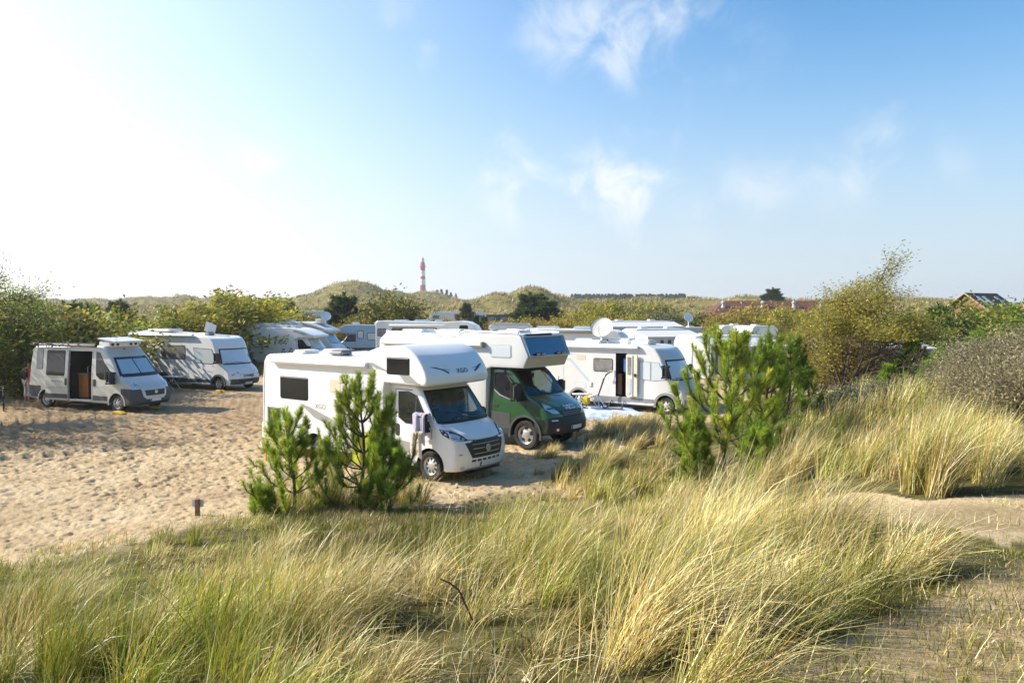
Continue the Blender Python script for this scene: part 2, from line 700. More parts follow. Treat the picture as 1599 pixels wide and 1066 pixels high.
CP = np.array([
    (0, 0, 2.35), (-3, 0, 2.3), (3, 0, 2.35), (0, -6, 2.3), (-8, -4, 1.8), (8, -4, 2.3), (-10, -12, 1.5), (10, -12, 2.0), (0, -14, 1.8),
    (-3, 4, 1.85), (0, 4, 2.1), (3, 4, 2.2), (6, 4, 2.25), (-3.3, 5, 1.6), (-6, 4, 1.4), (-10, 3, 1.0), (-16, 2, .6), (12, 3, 2.2), (20, 4, 2.2),
    (-5, 7, .95), (-2, 7, 1.45), (.5, 7, 1.7), (3, 7, 2.0), (5.5, 7, 2.03), (9, 7, 2.05),
    (-7, 10, .4), (-4, 10, .75), (-1, 10, 1.0), (1.5, 10, 1.25), (4, 10, 1.72), (6, 10, 1.92), (10, 10, 2.1), (16, 10, 2.2),
    (-12, 9, .35), (-16, 10, .1), (-8.5, 13, .0), (-5, 13, .33), (-2, 13, .48), (1, 13, .55), (3.5, 13, .95), (6, 13, 1.7), (9, 13, 2.2), (13, 13, 2.5), (20, 13, 2.5),
    (-10, 16, 0), (-16, 16, 0), (-5.5, 16, .05), (-2, 16, .08), (1, 16, .12), (3, 16, .4), (5, 16, 1.0), (8, 16, 1.85), (12, 16, 2.4), (17, 17, 2.5),
    (-6, 20, 0), (-3, 20, 0), (0, 20, 0), (2.2, 20, .15), (4, 20, .35), (6, 20, .9), (9, 20, 1.5), (13, 20, 2.0), (20, 20, 2.0),
    (1, 25, 0), (4, 25, .08), (7, 25, .45), (10, 25, 1.1), (14, 25, 1.5), (20, 26, 1.4), (4, 29, 0), (6.5, 29.5, 0), (9, 29, .25), (12, 30, .9), (16, 30, .9),
    (0, 36, 0), (5, 36, 0), (8, 36, 0), (14, 36, .2), (20, 36, .4), (0, 44, 0), (10, 44, 0), (20, 44, .2), (30, 30, 1), (30, 44, .5),
    (-20, 22, 0), (-15, 28, 0), (-25, 30, .1), (-10, 30, 0), (-10, 24, 0), (-25, 40, .2), (-15, 40, 0), (-6, 32, 0), (-5, 44, 0), (-20, 48, 0), (-32, 34, .4), (-28, 20, .1)], float)


def _tps():
    P, z = CP[:, :2], CP[:, 2]
    n = len(P)
    d = np.linalg.norm(P[:, None] - P[None], axis=2)
    K = np.where(d > 0, d ** 2 * np.log(d + 1e-12), 0) + np.eye(n) * 0.6
    A = np.zeros((n + 3, n + 3))
    A[:n, :n] = K
    A[:n, n] = 1
    A[:n, n + 1:] = P
    A[n, :n] = 1
    A[n + 1:, :n] = P.T
    return np.linalg.solve(A, np.concatenate([z, np.zeros(3)]))


TPS = _tps()
# far dunes: px, py of the top, distance, half widths across / along (m), skew
DUNES = [(552, 443, 330, 20, 26), (500, 462, 330, 16, 24), (610, 456, 345, 16, 20), (665, 454, 430, 22, 26), (715, 470, 420, 14, 26), (640, 474, 240, 16, 20), (830, 446, 235, 9, 22), (780, 456, 228, 10, 20), (735, 465, 220, 11, 18),
         (868, 462, 250, 7, 20), (930, 470, 260, 16, 24), (1010, 467, 260, 14, 24), (1090, 466, 240, 12, 22), (1165, 461, 220, 9, 18),
         (1215, 464, 225, 9, 18), (1265, 462, 215, 7, 16), (1320, 468, 220, 12, 20), (1420, 470, 240, 22, 24),
         (230, 463, 420, 26, 30), (285, 461, 430, 14, 26), (150, 467, 440, 22, 30), (60, 468, 420, 34, 30), (350, 466, 400, 24, 30), (440, 467, 380, 20, 30)]


def hz(x, y):
    """height of the ground"""
    x, y = np.asarray(x, float), np.asarray(y, float)
    shp = x.shape
    x, y = x.ravel(), y.ravel()
    out = np.empty(len(x))
    for s in range(0, len(x), 60000):
        xs, ys = x[s:s + 60000], y[s:s + 60000]
        d2 = (xs[:, None] - CP[None, :, 0]) ** 2 + (ys[:, None] - CP[None, :, 1]) ** 2
        K = 0.5 * d2 * np.log(d2 + 1e-12)
        near = K @ TPS[:-3] + TPS[-3] + TPS[-2] * xs + TPS[-1] * ys
        near = np.maximum(near, 0.0)
        wn = sstep(47, 38, ys) * sstep(40, 24, np.abs(xs)) * sstep(-16, -8, ys)
        r = np.hypot(xs, ys)
        far = 1.0 * sstep(30, 60, np.abs(xs)) * sstep(80, 40, ys) + 2.2 * sstep(75, 160, r) + 3.0 * sstep(150, 260, r)
        far = far + (fbm(xs / 40, ys / 40, 5, 3) - .5) * 3.0 * sstep(90, 200, r)
        bump = np.zeros(len(xs))
        for px, py, Y, a, b in DUNES:
            top = zat(py, Y) - 5.0
            g = np.exp(-((xs - at(px, Y)) / a) ** 2 * .9 - ((ys - Y) / b) ** 2)
            bump = np.maximum(bump, top * g)
        rough = (fbm(xs / 5, ys / 5, 21, 4) - .5) * 1.1 * sstep(1.0, 5, bump)
        far = far + np.where(bump > .01, bump, 0) + rough
        far = far * (1 - .75 * sstep(520, 900, r))
        out[s:s + 60000] = near * wn + far * (1 - wn)
    return out.reshape(shp)


def ghit(px, py):
    """where a pixel's line of sight meets the ground"""
    d = pix_dir(px, py)
    t, st = 1.5, .05
    prev = 1.5
    while t < 300:
        p = Vector((0, 0, CAM_H)) + d * t
        if p.z < float(hz([p.x], [p.y])[0]): return p.x, p.y
        st = .05 + t * .004
        t += st
    return d.x * t, d.y * t


def inpoly(x, y, poly):
    x, y = np.asarray(x), np.asarray(y)
    c = np.zeros(x.shape, bool)
    n = len(poly)
    for i in range(n):
        (x0, y0), (x1, y1) = poly[i], poly[(i + 1) % n]
        hit = ((y0 > y) != (y1 > y)) & (x < (x1 - x0) * (y - y0) / ((y1 - y0) or 1e-9) + x0)
        c ^= hit
    return c


def polyg(*pts): return [ghit(*p) for p in pts]


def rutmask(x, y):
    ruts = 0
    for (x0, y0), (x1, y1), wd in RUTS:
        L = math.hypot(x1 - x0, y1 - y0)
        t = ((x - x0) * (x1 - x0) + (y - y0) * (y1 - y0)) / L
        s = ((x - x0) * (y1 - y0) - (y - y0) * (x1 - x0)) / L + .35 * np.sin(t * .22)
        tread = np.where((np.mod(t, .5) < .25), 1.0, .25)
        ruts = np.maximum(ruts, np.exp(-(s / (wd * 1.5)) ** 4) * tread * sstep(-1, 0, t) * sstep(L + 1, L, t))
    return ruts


# footprint, wheel ruts: sand of the camper ground
def sandbump(x, y):
    lot = sstep(.45, .05, hz(x, y)) * sstep(8, 11, y) * sstep(44, 34, y)
    w1, w2 = fbm(x, y, 33, 2), fbm(x, y, 34, 2)
    al, ac = .75 * x + .66 * y, .66 * x - .75 * y                     # along and across the wheel tracks
    drag = sstep(17, 21, y - .55 * (x + 14))
    f = (vnoise(x / .20 + w1, y / .16 + w2, 3) - .5) * .036 + (fbm(x / 1.4, y / 1.1, 35, 3) - .5) * .06
    f = f - .042 * sstep(.56, .74, vnoise(x / .15 + 1.5 * w1, y / .125 + w2, 31)) + .02 * sstep(.5, .7, vnoise(x / .09, y / .08, 37))
    f = f + drag * ((vnoise(al / .55, ac / .13, 38) - .5) * .06 + (vnoise(al / .16, ac / .3, 39) - .5) * .03)
    soft = .65 + .35 * sstep(.35, .6, fbm(x / 5, y / 5, 14, 2))
    ruts = rutmask(x, y)
    return lot * (f * soft * (1 - .9 * np.minimum(ruts * 2, 1)) - .12 * ruts * sstep(32, 28, y))


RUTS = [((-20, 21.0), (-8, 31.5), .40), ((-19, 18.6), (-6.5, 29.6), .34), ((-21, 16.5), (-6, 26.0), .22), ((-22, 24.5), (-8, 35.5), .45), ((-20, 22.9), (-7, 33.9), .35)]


def mat_ground():
    m = bpy.data.materials.new('sand_and_turf')
    m.use_nodes = True
    nt = m.node_tree
    N, L = nt.nodes.new, nt.links.new
    b = nt.nodes['Principled BSDF']
    b.inputs['Roughness'].default_value = .95
    b.inputs['Specular IOR Level'].default_value = .1
    g = N('ShaderNodeNewGeometry')

    def noise(sc, det=5, ro=.55):
        n = N('ShaderNodeTexNoise')
        n.inputs['Scale'].default_value = sc
        n.inputs['Detail'].default_value = det
        n.inputs['Roughness'].default_value = ro
        L(g.outputs['Position'], n.inputs['Vector'])
        return n.outputs[0]

    def ramp(src, *stops):
        r = N('ShaderNodeValToRGB')
        e = r.color_ramp.elements
        while len(e) < len(stops): e.new(.5)
        for el, (p, c) in zip(e, stops):
            el.position = p
            el.color = (*c, 1)
        L(src, r.inputs[0])
        return r.outputs[0]

    def mix(f, a, c):
        x = N('ShaderNodeMix')
        x.data_type = 'RGBA'
        L(f, x.inputs[0])
        L(a, x.inputs[6])
        L(c, x.inputs[7])
        return x.outputs[2]
    att = N('ShaderNodeAttribute')
    att.attribute_name = 'col'
    sep = N('ShaderNodeSeparateColor')
    L(att.outputs['Color'], sep.inputs[0])
    sand = ramp(noise(.55, 8, .65), (.3, (.345, .245, .14)), (.5, (.45, .345, .21)), (.72, (.525, .42, .27)))
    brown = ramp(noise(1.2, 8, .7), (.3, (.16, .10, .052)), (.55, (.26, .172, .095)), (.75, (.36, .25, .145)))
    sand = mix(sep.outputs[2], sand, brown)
    fine = ramp(noise(18, 6, .7), (.25, (.72, .7, .68)), (.6, (1.06, 1.06, 1.06)))
    mm = N('ShaderNodeMix')
    mm.data_type = 'RGBA'
    mm.blend_type = 'MULTIPLY'
    mm.inputs[0].default_value = 1
    L(sand, mm.inputs[6])
    L(fine, mm.inputs[7])
    turf = ramp(noise(2.2, 9, .72), (.30, (.030, .032, .012)), (.47, (.075, .070, .024)), (.62, (.17, .14, .055)), (.78, (.34, .27, .14)))
    dune = ramp(noise(.33, 9, .75), (.3, (.055, .060, .022)), (.45, (.14, .135, .045)), (.58, (.26, .205, .075)), (.75, (.38, .28, .12)))
    c = mix(sep.outputs[0], mm.outputs[2], turf)
    c = mix(sep.outputs[1], c, dune)
    L(c, b.inputs['Base Color'])
    bp = N('ShaderNodeBump')
    bp.inputs['Strength'].default_value = .8
    bp.inputs['Distance'].default_value = .05
    L(noise(9, 6, .65), bp.inputs['Height'])
    L(bp.outputs[0], b.inputs['Normal'])
    return m


R_BARE = polyg((1240, 788), (1330, 770), (1450, 783), (1640, 770), (1640, 850), (1560, 850), (1500, 832), (1400, 822), (1300, 812))
R_PATH = polyg((1130, 1120), (1240, 1030), (1400, 960), (1520, 900), (1640, 860), (1640, 1120))


def ground():
    r = np.concatenate([np.geomspace(.4, 9.5, 90), np.arange(9.6, 33, .055), np.geomspace(33, 3400, 225)])
    th = np.concatenate([np.linspace(-180, -42, 60, endpoint=False), np.linspace(-42, 42, 1000, endpoint=False), np.linspace(42, 180, 60, endpoint=False)])
    R, T = np.meshgrid(r, np.radians(th), indexing='ij')
    X, Y = R * np.sin(T), R * np.cos(T)
    Z = hz(X, Y)
    Z = Z + sandbump(X, Y) + (fbm(X / .9, Y / .9, 40, 3) - .5) * .10 * sstep(.25, .8, Z) * sstep(40, 25, R)
    nr, ntn = R.shape
    v = np.stack([X, Y, Z], -1).reshape(-1, 3)
    v = np.concatenate([v, [[0, 0, float(Z[0].mean())]]])
    i, j = np.meshgrid(np.arange(nr - 1), np.arange(ntn), indexing='ij')
    j2 = (j + 1) % ntn
    f = np.stack([i * ntn + j, i * ntn + j2, (i + 1) * ntn + j2, (i + 1) * ntn + j], -1).reshape(-1, 4)
    x, y = X.ravel(), Y.ravel()
    h = hz(x, y)
    n1 = fbm(x / 1.6, y / 1.6, 50, 4)
    grassy = sstep(.10, .35, h + (n1 - .5) * .35)
    patch = inpoly(x, y, polyg((610, 745), (700, 752), (860, 720), (960, 700), (1060, 690), (1060, 800), (960, 800), (560, 800)))
    grassy = np.maximum(grassy, patch * .6 * sstep(.38, .58, n1))
    grassy = np.where(inpoly(x, y, R_BARE), .5 * sstep(.5, .75, n1), grassy)
    pa = inpoly(x, y, R_PATH)
    grassy = np.where(pa, .20 + .45 * sstep(.25, .6, n1), grassy)
    rr = np.hypot(x, y)
    far = sstep(46, 62, rr) * (1 - (np.abs(x) < 12) * 0)
    col = np.zeros((len(v), 3))
    col[:-1, 0] = grassy
    col[:-1, 1] = far
    col[-1, 0] = 1
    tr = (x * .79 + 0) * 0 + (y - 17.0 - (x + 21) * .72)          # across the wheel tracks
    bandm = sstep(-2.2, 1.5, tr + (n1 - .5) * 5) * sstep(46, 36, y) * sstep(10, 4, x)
    col[:-1, 2] = np.clip(np.maximum(bandm * (.15 + .8 * fbm(x / 2.2, y / 1.2, 53, 3)), 1.0 * rutmask(x, y) * sstep(.25, .5, fbm(x / 3, y / 3, 57, 2) + .12)), 0, .95)  # brown sand band; along the ruts the treads' shade is painted in brown too
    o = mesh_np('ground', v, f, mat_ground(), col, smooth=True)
    tri = bpy.data.meshes.new('x')
    bpy.data.meshes.remove(tri)
    tag(o, 'sandy camping ground between grassy dunes', None, None, 'structure')


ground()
# ------------------------------------------------------------------ vehicles
def mats_veh():
    g = globals()
    g['WHITE'] = mk('white_paint', (.76, .755, .74), .28, coat=.5, var=.03, scale=1.3)
    g['CREAM'] = mk('cream_paint', (.62, .615, .595), .35, coat=.3, var=.04, scale=1.3)
    g['GREYW'] = mk('pale_grey_paint', (.72, .72, .71), .35, coat=.4, var=.04, scale=1.3)
    g['SILV'] = mk('champagne_silver_paint', (.56, .565, .54), .3, metal=.2, coat=.6, var=.04)
    g['GREEN'] = mk('dark_green_paint', (.022, .085, .026), .22, coat=1.0, var=.05)
    g['BLACKP'] = mk('black_plastic', (.018, .019, .021), .5, var=.2)
    g['DGREY'] = mk('dark_grey_plastic', (.055, .058, .062), .6, var=.15)
    g['MGREY'] = mk('mid_grey_plastic', (.22, .22, .22), .55, var=.1)
    g['GDEC'] = mk('grey_vinyl', (.30, .30, .29), .4, var=.05)
    g['LDEC'] = mk('faint_grey_vinyl', (.50, .50, .50), .4, var=.05)
    g['SEAM'] = mk('panel_seam', (.30, .30, .29), .7, var=.1)
    g['TYRE'] = mk('tyre_rubber', (.022, .021, .02), .85, var=.25, scale=8, bump=.3)
    g['RIM'] = mk('silver_wheel', (.55, .55, .54), .35, metal=.6, var=.08)
    g['CHROME'] = mk('bright_metal', (.7, .7, .7), .2, metal=1.0, var=.04)
    g['ALU'] = mk('brushed_aluminium', (.55, .56, .57), .38, metal=.7, var=.06)
    g['DGLASS'] = mk('dark_window_glass', (.010, .012, .014), .05, var=.3, spec=.45)
    g['SHADE'] = mk('pale_blue_sunshade', (.42, .55, .62), .22, metal=.25, coat=.8, var=.1, scale=1.5)
    g['SHADEW'] = mk('pale_sunshade', (.60, .65, .68), .25, metal=.15, coat=.8, var=.06, scale=1.5)
    g['CURT'] = mk('grey_curtain_window', (.20, .19, .18), .1, coat=1.0, var=.35, scale=5)
    g['LAMP'] = mk('lamp_glass', (.60, .62, .64), .08, metal=.4, coat=1.0, var=.25, scale=12)
    g['AMBER'] = mk('amber_lens', (.65, .18, .02), .3, var=.1)
    g['RED'] = mk('red_lens', (.5, .03, .02), .3, var=.1)
    g['PLATE'] = mk('number_plate_white', (.7, .7, .69), .35, var=.05)
    g['EUBLUE'] = mk('plate_blue', (.02, .06, .35), .4, var=.05)
    g['DARKIN'] = mk('dark_interior', (.025, .022, .02), .9, var=.3)
    g['SEATG'] = mk('grey_green_upholstery', (.22, .23, .20), .9, var=.15, scale=6, bump=.2)
    g['WOODO'] = mk('orange_brown_veneer', (.36, .13, .035), .35, var=.2, scale=5)
    g['BEIGE'] = mk('beige_panel', (.58, .50, .38), .6, var=.06)
    g['GLASS'] = mk_glass('clear_window_glass', (.62, .70, .66), .05)
    g['TINTG'] = mk_glass('tinted_window_glass', (.30, .36, .36), .06)


mats_veh()


def lerp(a, b, t): return a + (b - a) * t


def ss(a, b, x):
    t = min(1, max(0, (x - a) / (b - a)))
    return t * t * (3 - 2 * t)


def awning(v, x0, x1, y, z, h=.14, d=.11, mat=None, sg=-1, ends=None):
    bm = prism([(0, z), (0, z + h * .75), (d * .5, z + h), (d, z + h * .8), (d * 1.25, z + h * .35), (d, z)], 1, bev=.01, gx=0, gz=0, gy=0, y0=x0, y1=x1)
    for q in bm.verts: q.co = Vector((q.co.y, y + sg * q.co.x, q.co.z))
    bmesh.ops.recalc_face_normals(bm, faces=bm.faces[:])
    a = v.part('awning_case', bm, mat)
    if ends: 
        bm = rbox(x1 - .02, x1 + .08, y + sg * (d * 1.3), y, z - .01, z + h + .01, .02)
        v.part('end_cap', bm, ends, a)
    return a


def wiper(v, pts, parent=None):
    v.part('wiper', tube(pts, .012, 5), BLACKP, parent)


def ducato_deform(w, high=False, nose=.20):
    def f(x, y, z):
        t = max(0, z - 1.05)
        k = 1 - .085 * (t / 1.2) ** 1.3
        k *= 1 - .05 * ss(.3, 1.0, x)
        q = abs(y) / w
        fx = nose * q ** 2.6 * ss(-.9, .75, x)
        return Vector((x - fx, y * k, z))
    return f


def dish(v, x, y, z0, z, r, az, mat, el=25):
    """satellite dish on a roof mast, facing az (degrees in the vehicle's own frame)"""
    m = v.part('dish_mast', tube([(x, y, z0 - .02), (x, y, z0 + .1), (x, y, z - .12)], [.09, .05, .035], 10), WHITE)
    pr = [(r * t, .16 * r * (t * t - 1)) for t in (0.02, .25, .5, .75, .93, 1.0)] + [(r * 1.0, .16 * r * .0 + .02)] + [(r * t, .16 * r * (t * t - 1) - .03) for t in (.9, .5, .02)]
    bm = lathe(pr, 26, 'z')
    M = Matrix.Translation((x, y, z)) @ Matrix.Rotation(rad(az), 4, 'Z') @ Matrix.Rotation(rad(90 - el), 4, 'Y')
    for q in bm.verts: q.co = Vector((q.co.x * .86, q.co.y, q.co.z)) if False else q.co
    bmesh.ops.transform(bm, matrix=M, verts=bm.verts[:])
    d = v.part('satellite_dish', bm, mat, m, 40)
    a = tube([M @ Vector((r * .9, 0, -.02)), M @ Vector((r * .75, 0, r * .5)), M @ Vector((r * .35, 0, r * .75))], .02, 6)
    v.part('receiver_arm', a, ALU, d)


def mirror(v, x, y, z, w=.14, h=.30, mat=None, arm=True, shine=True):
    sg = -1 if y < 0 else 1
    bm = rbox(x - .08, x + .10, y, y + sg * w, z - h / 2, z + h / 2, .045, 3)
    if arm: tube([(x, y - sg * .14, z - h * .45), (x, y + sg * w * .4, z - h * .3)], .025, 6, bm)
    m = v.part('wing_mirror', bm, mat or BLACKP)
    v.part('mirror_glass', rbox(x - .086, x - .078, y + sg * .02, y + sg * (w - .02), z - h * .42, z + h * .42, 0), CHROME, m)


def plate(v, u0, u1, z0, z1, side='F', eps=.02):
    p = v.dec('number_plate', side, rrect(u0, z0, u1, z1, .01, 2), PLATE, eps, .015, step=.3)
    w = (u1 - u0) * .09
    v.dec('blue_band', side, [(u0 + .005, z0 + .005), (u0 + w, z0 + .005), (u0 + w, z1 - .005), (u0 + .005, z1 - .005)], EUBLUE, eps + .004, .003, p, step=0)
    return p


def cab_inside(v, xb, w, zf=.75, dashx=.05, seat=None, steer_y=.42, zs=1.0, cls=None):
    seat = seat or SEATG
    d = prism([(dashx - .35, zf), (dashx - .40, zs + .15), (dashx - .2, zs + .28), (dashx + .05, zs + .26), (dashx + .28, zs + .12), (dashx + .28, zf)], w * .84, .03)
    v.part('dashboard', d, BLACKP)
    for y in (-.42, .42):
        bm = rbox(-1.02, -.55, y - .24, y + .24, .78, .95, .06)
        rbox(-1.12, -.96, y - .24, y + .24, .92, 1.5, .07, 2, bm, Matrix.Rotation(rad(-12), 3, 'Y'), (-1.04, y, .92))
        rbox(-1.22, -1.11, y - .13, y + .13, 1.53, 1.75, .05, 2, bm)
        v.part('seat', bm, seat)
    bm = lathe([(.19 + .018 * math.cos(a), .018 * math.sin(a)) for a in [2 * PI * k / 8 for k in range(8)]], 24, 'z', True)
    for k in range(3):
        a = rad(90 + 120 * k)
        tube([(0, 0, -.03), (.18 * math.cos(a), .18 * math.sin(a), 0)], .014, 5, bm)
    tube([(0, 0, -.03), (0, 0, -.3)], .03, 6, bm)
    bmesh.ops.transform(bm, matrix=Matrix.Translation((dashx - .45, steer_y, zs + .24)) @ Matrix.Rotation(rad(-55), 4, 'Y'), verts=bm.verts[:])
    v.part('steering_wheel', bm, BLACKP)
    if xb is not None:
        v.part('bulkhead', rbox(xb - .03, xb, -w * .9, w * .9, .5, zs + 1.15, .0), cls or DARKIN)


VG = 'campers parked on the sand'


# ---- the white camper with a rounded bunk over the cab, nearest the camera
def alcove_camper():
    v = Veh('alcove_motorhome', 'glossy white motorhome with rounded bunk over the cab, nearest of the campers', 'motorhome', (-1.351, 19.244, 0), -37, VG)
    cab = prism([(-1.5, .30), (.62, .25), (.86, .27), (.93, .36), (.965, .55), (.96, .80), (.92, .98), (.80, 1.11), (.55, 1.26), (.36, 1.36), (-.33, 2.12), (-.5, 2.24), (-1.5, 2.27)], 1.0, .075, 3, .3, .25, .2, ducato_deform(1.0))
    v.shell(cab)
    hab = prism([(-6.32, .42), (-6.30, 2.0), (-6.22, 2.62), (-6.12, 2.77), (-5.95, 2.83), (-2.40, 2.84), (-2.15, 2.90), (-1.85, 3.05), (-1.5, 3.15), (-1.07, 3.19), (-.75, 3.18), (-.45, 3.10), (-.18, 2.95), (.04, 2.75), (.16, 2.58), (.22, 2.42), (.20, 2.30), (.10, 2.24), (-1.36, 2.26), (-1.40, 2.1), (-1.42, .40), (-3.4, .38), (-4.4, .40)], 1.15, .055, 3, .5, .5, .3,
                lambda x, y, z: Vector((x - .16 * (abs(y) / 1.15) ** 2.5 * ss(-.8, .2, x), y, z)))
    v.shell(hab)
    for x in (0, -4.05): v.archcut(cab if x == 0 else hab, x, .35)
    # openings
    WSP = [(-.80, 2.06), (.80, 2.06), (.93, 1.36), (-.93, 1.36)]
    cut(cab, WSP, 'F')
    DW = [(-1.06, 2.03), (-.75, 2.05), (-.46, 1.96), (-.02, 1.30), (-.80, 1.33), (-1.03, 1.45)]
    for sd in 'RL': cut(cab, DW, sd)
    HP = [(-6.05, .48), (-5.48, .48), (-5.48, 1.33), (-6.05, 1.33)]
    cut(hab, HP, 'R')
    v.part('cab', cab, WHITE)
    v.part('living_body', hab, WHITE)
    # windscreen with black rim
    ws = v.dec('windscreen', 'F', grow(WSP, -.005), GLASS, -.004, 0, step=.2)
    rim = [[WSP[i], WSP[(i + 1) % 4], grow(WSP, .05)[(i + 1) % 4], grow(WSP, .05)[i]] for i in range(4)]
    rim[2] = [(.93, 1.41), (-.93, 1.41), (-.97, 1.345), (.97, 1.345)]
    v.dec('rim', 'F', rim, BLACKP, .006, .02, ws)
    wiper(v, [(.42, .55, 1.37), (.30, .1, 1.43), (.24, -.25, 1.47)], ws)
    wiper(v, [(.44, -.1, 1.38), (.34, -.5, 1.43), (.25, -.72, 1.45)], ws)
    for sd in 'RL':
        d = v.hatch(sd, [(-1.17, 2.12), (-.5, 2.08), (-.28, 1.9), (.06, 1.28), (.06, 1.12), (-.45, .9), (-.62, .55), (-1.19, .55)], WHITE, SEAM, 'cab_door') if False else None
        dd = v.dec('cab_door', sd, [[(-1.19, .50), (-1.20, 2.12), (-1.17, 2.12), (-1.17, .50)], [(-1.2, 2.10), (-1.2, 2.13), (-.62, 2.13), (-.62, 2.10)], [(-.62, .48), (-1.19, .48), (-1.19, .51), (-.62, .51)], [(.05, 1.25), (.08, 1.25), (.08, 1.0), (.05, 1.0)], [(.06, 1.0), (.08, 1.0), (-.42, .80), (-.44, .81)]], SEAM, .002, .004)
        v.dec('door_glass', sd, grow(DW, -.005), GLASS, -.003, 0, dd)
        rm = [[DW[i], DW[(i + 1) % 6], grow(DW, .03)[(i + 1) % 6], grow(DW, .03)[i]] for i in range(6)] + [[(-.50, 1.31), (-.46, 1.31), (-.46, 1.95), (-.50, 1.97)], [(-.46, 1.3), (0.02, 1.3), (-.14, 1.52), (-.46, 1.33)]]
        v.dec('rim', sd, rm, BLACKP, .004, .012, dd)
        v.dec('door_handle', sd, rrect(-1.13, .98, -1.0, 1.28, .06), BLACKP, .012, .02, dd)
        v.dec('trim_strip', sd, [(-1.17, .62), (-.60, .60), (-.44, .84), (-1.17, .90)], GDEC, .004, .008, dd)
        mirror(v, -.12, -1.03 if sd == 'R' else 1.03, 1.38, .17, .36)
    # front face
    G = [(-.74, 1.02), (-.3, .985), (.3, .985), (.74, 1.02), (.60, .72), (.52, .57), (-.52, .57), (-.60, .72)]
    gr = v.dec('grille', 'F', G, BLACKP, .010, .03)
    v.dec('chrome_bar', 'F', [[(-.50, .775), (-.12, .775), (-.12, .79), (-.50, .79)], [(.12, .775), (.50, .775), (.50, .79), (.12, .79)], [(-.46, .655), (.46, .655), (.46, .67), (-.46, .67)], [(-.5, .88), (.5, .88), (.5, .888), (-.5, .888)]], ALU, .016, .01, gr)
    em = lathe([(.055, 0), (.06, .02), (.08, .02), (.085, 0)], 20, 'x', cent=(.975, 0, .765))
    tube([(.985, -.02, .71), (.985, -.02, .82)], .007, 4, em)
    tube([(.985, .02, .71), (.985, .02, .82)], .007, 4, em)
    v.part('emblem', em, ALU, gr)
    v.dec('air_slot', 'F', [[(-.53 + .18 * k, .475), (-.40 + .18 * k, .475), (-.40 + .18 * k, .525), (-.53 + .18 * k, .525)] for k in range(6)], BLACKP, .003, .008)
    lo = v.dec('bumper_step', 'F', [(-.66, .275), (.66, .275), (.66, .325), (-.66, .325)], ALU, .012, .02)
    v.dec('bumper_gap', 'F', [(-.62, .20), (.62, .20), (.72, .272), (-.72, .272)], BLACKP, .01, .02)
    plate(v, -.27, .27, .34, .455)
    for sd in ('FR', 'FL'):
        HLP = [(-.50, 1.255), (-.25, 1.215), (.0, 1.13), (.20, .985), (.02, .985), (-.25, 1.04), (-.42, 1.12)]
        hl = v.dec('headlight', sd, HLP, BLACKP, .008, .02, step=.1)
        v.dec('lens', sd, [[(-.24, 1.17), (-.12, 1.14), (.0, 1.09), (-.02, 1.03), (-.2, 1.07)], [(.03, 1.07), (.11, 1.02), (.03, 1.01)]], LAMP, .016, .01, hl, step=.1)
        v.dec('running_light', sd, [(-.30, 1.20), (-.27, 1.195), (-.22, 1.06), (.08, .998), (.08, .99), (-.25, 1.045)], PLATE, .018, .01, hl, step=.1)
        v.dec('foglight', sd, rrect(-.02, .29, .10, .40, .05), LDEC, .004, .01, step=.06)
        v.dec('bumper_recess', sd, [(-.06, .68), (.02, .70), (.06, .66), (-.02, .655)], GDEC, .003, .005, step=.06)
    v.dec('bonnet_seam', 'F', [[(-.80, 1.20), (-.78, 1.20), (-.86, 1.34), (-.88, 1.34)], [(.80, 1.20), (.78, 1.20), (.86, 1.34), (.88, 1.34)]], SEAM, .003, .004)
    # wheels
    for x in (0, -4.05):
        v.arch(x, .35, 1.0 if x == 0 else 1.15, None, BLACKP)
        for y in (-.88, .88): v.wheel(x, y, .35, TYRE, RIM, BLACKP, 9)
    # living body: windows, hatch, graphics
    for sd in 'RL':
        v.win(sd, rrect(-5.46, 1.64, -4.30, 2.22, .05), BLACKP, DGLASS, .02)
        v.win(sd, rrect(-1.26, 2.50, -.52, 2.89, .03), BLACKP, DGLASS, .015)
        v.dec('stripe', sd, [[(-2.05, 2.76), (-1.75, 2.74), (-1.28, 2.58), (-1.28, 2.54), (-1.62, 2.60)], [(-.75, 2.50), (-.52, 2.50), (-.2, 2.30), (-.62, 2.36)], [(-.62, 2.36), (-.05, 2.29), (-.02, 2.25), (-.66, 2.31), (-.86, 2.5), (-.76, 2.5)]], GDEC, .004, .006)
        v.dec('stripe', sd, [(-4.62, 1.54), (-4.2, 1.46), (-3.0, 1.12), (-2.2, .95), (-2.2, .86), (-3.2, .96), (-4.05, 1.2)], GDEC, .004, .006)
        v.dec('stripe', sd, [(-1.85, .95), (-1.45, 1.02), (-1.45, .62), (-1.70, .66)], GDEC, .004, .006)
        v.text('lettering', sd, 'XGO', -3.78, 1.50, .20, GDEC, flip=(sd == 'L'))
        v.hatch(sd, rrect(-3.40, 1.92, -2.98, 2.24, .03), BEIGE, LDEC, 'vent')
        v.hatch(sd, rrect(-2.75, .5, -2.1, 2.3, .06), WHITE, LDEC, 'entrance_door')
    awning(v, -5.78, -1.92, -1.15, 2.60, .15, .12, WHITE)
    for sd in 'RL':
        v.dec('edge_trim', sd, [[(-6.27, .50), (-6.245, .50), (-6.22, 2.0), (-6.15, 2.58), (-6.175, 2.58), (-6.25, 2.0)]], LDEC, .005, .006)
        v.dec('skirt_seam', sd, [[(-6.2, .74), (-4.55, .74), (-4.55, .755), (-6.2, .755)]] if sd == 'L' else [[(-5.40, .74), (-4.55, .74), (-4.55, .755), (-5.40, .755)]], LDEC, .003, .004)
        v.dec('bunk_seam', sd, [(-1.40, 2.29), (.02, 2.29), (.02, 2.30), (-1.40, 2.30)], LDEC, .003, .004)
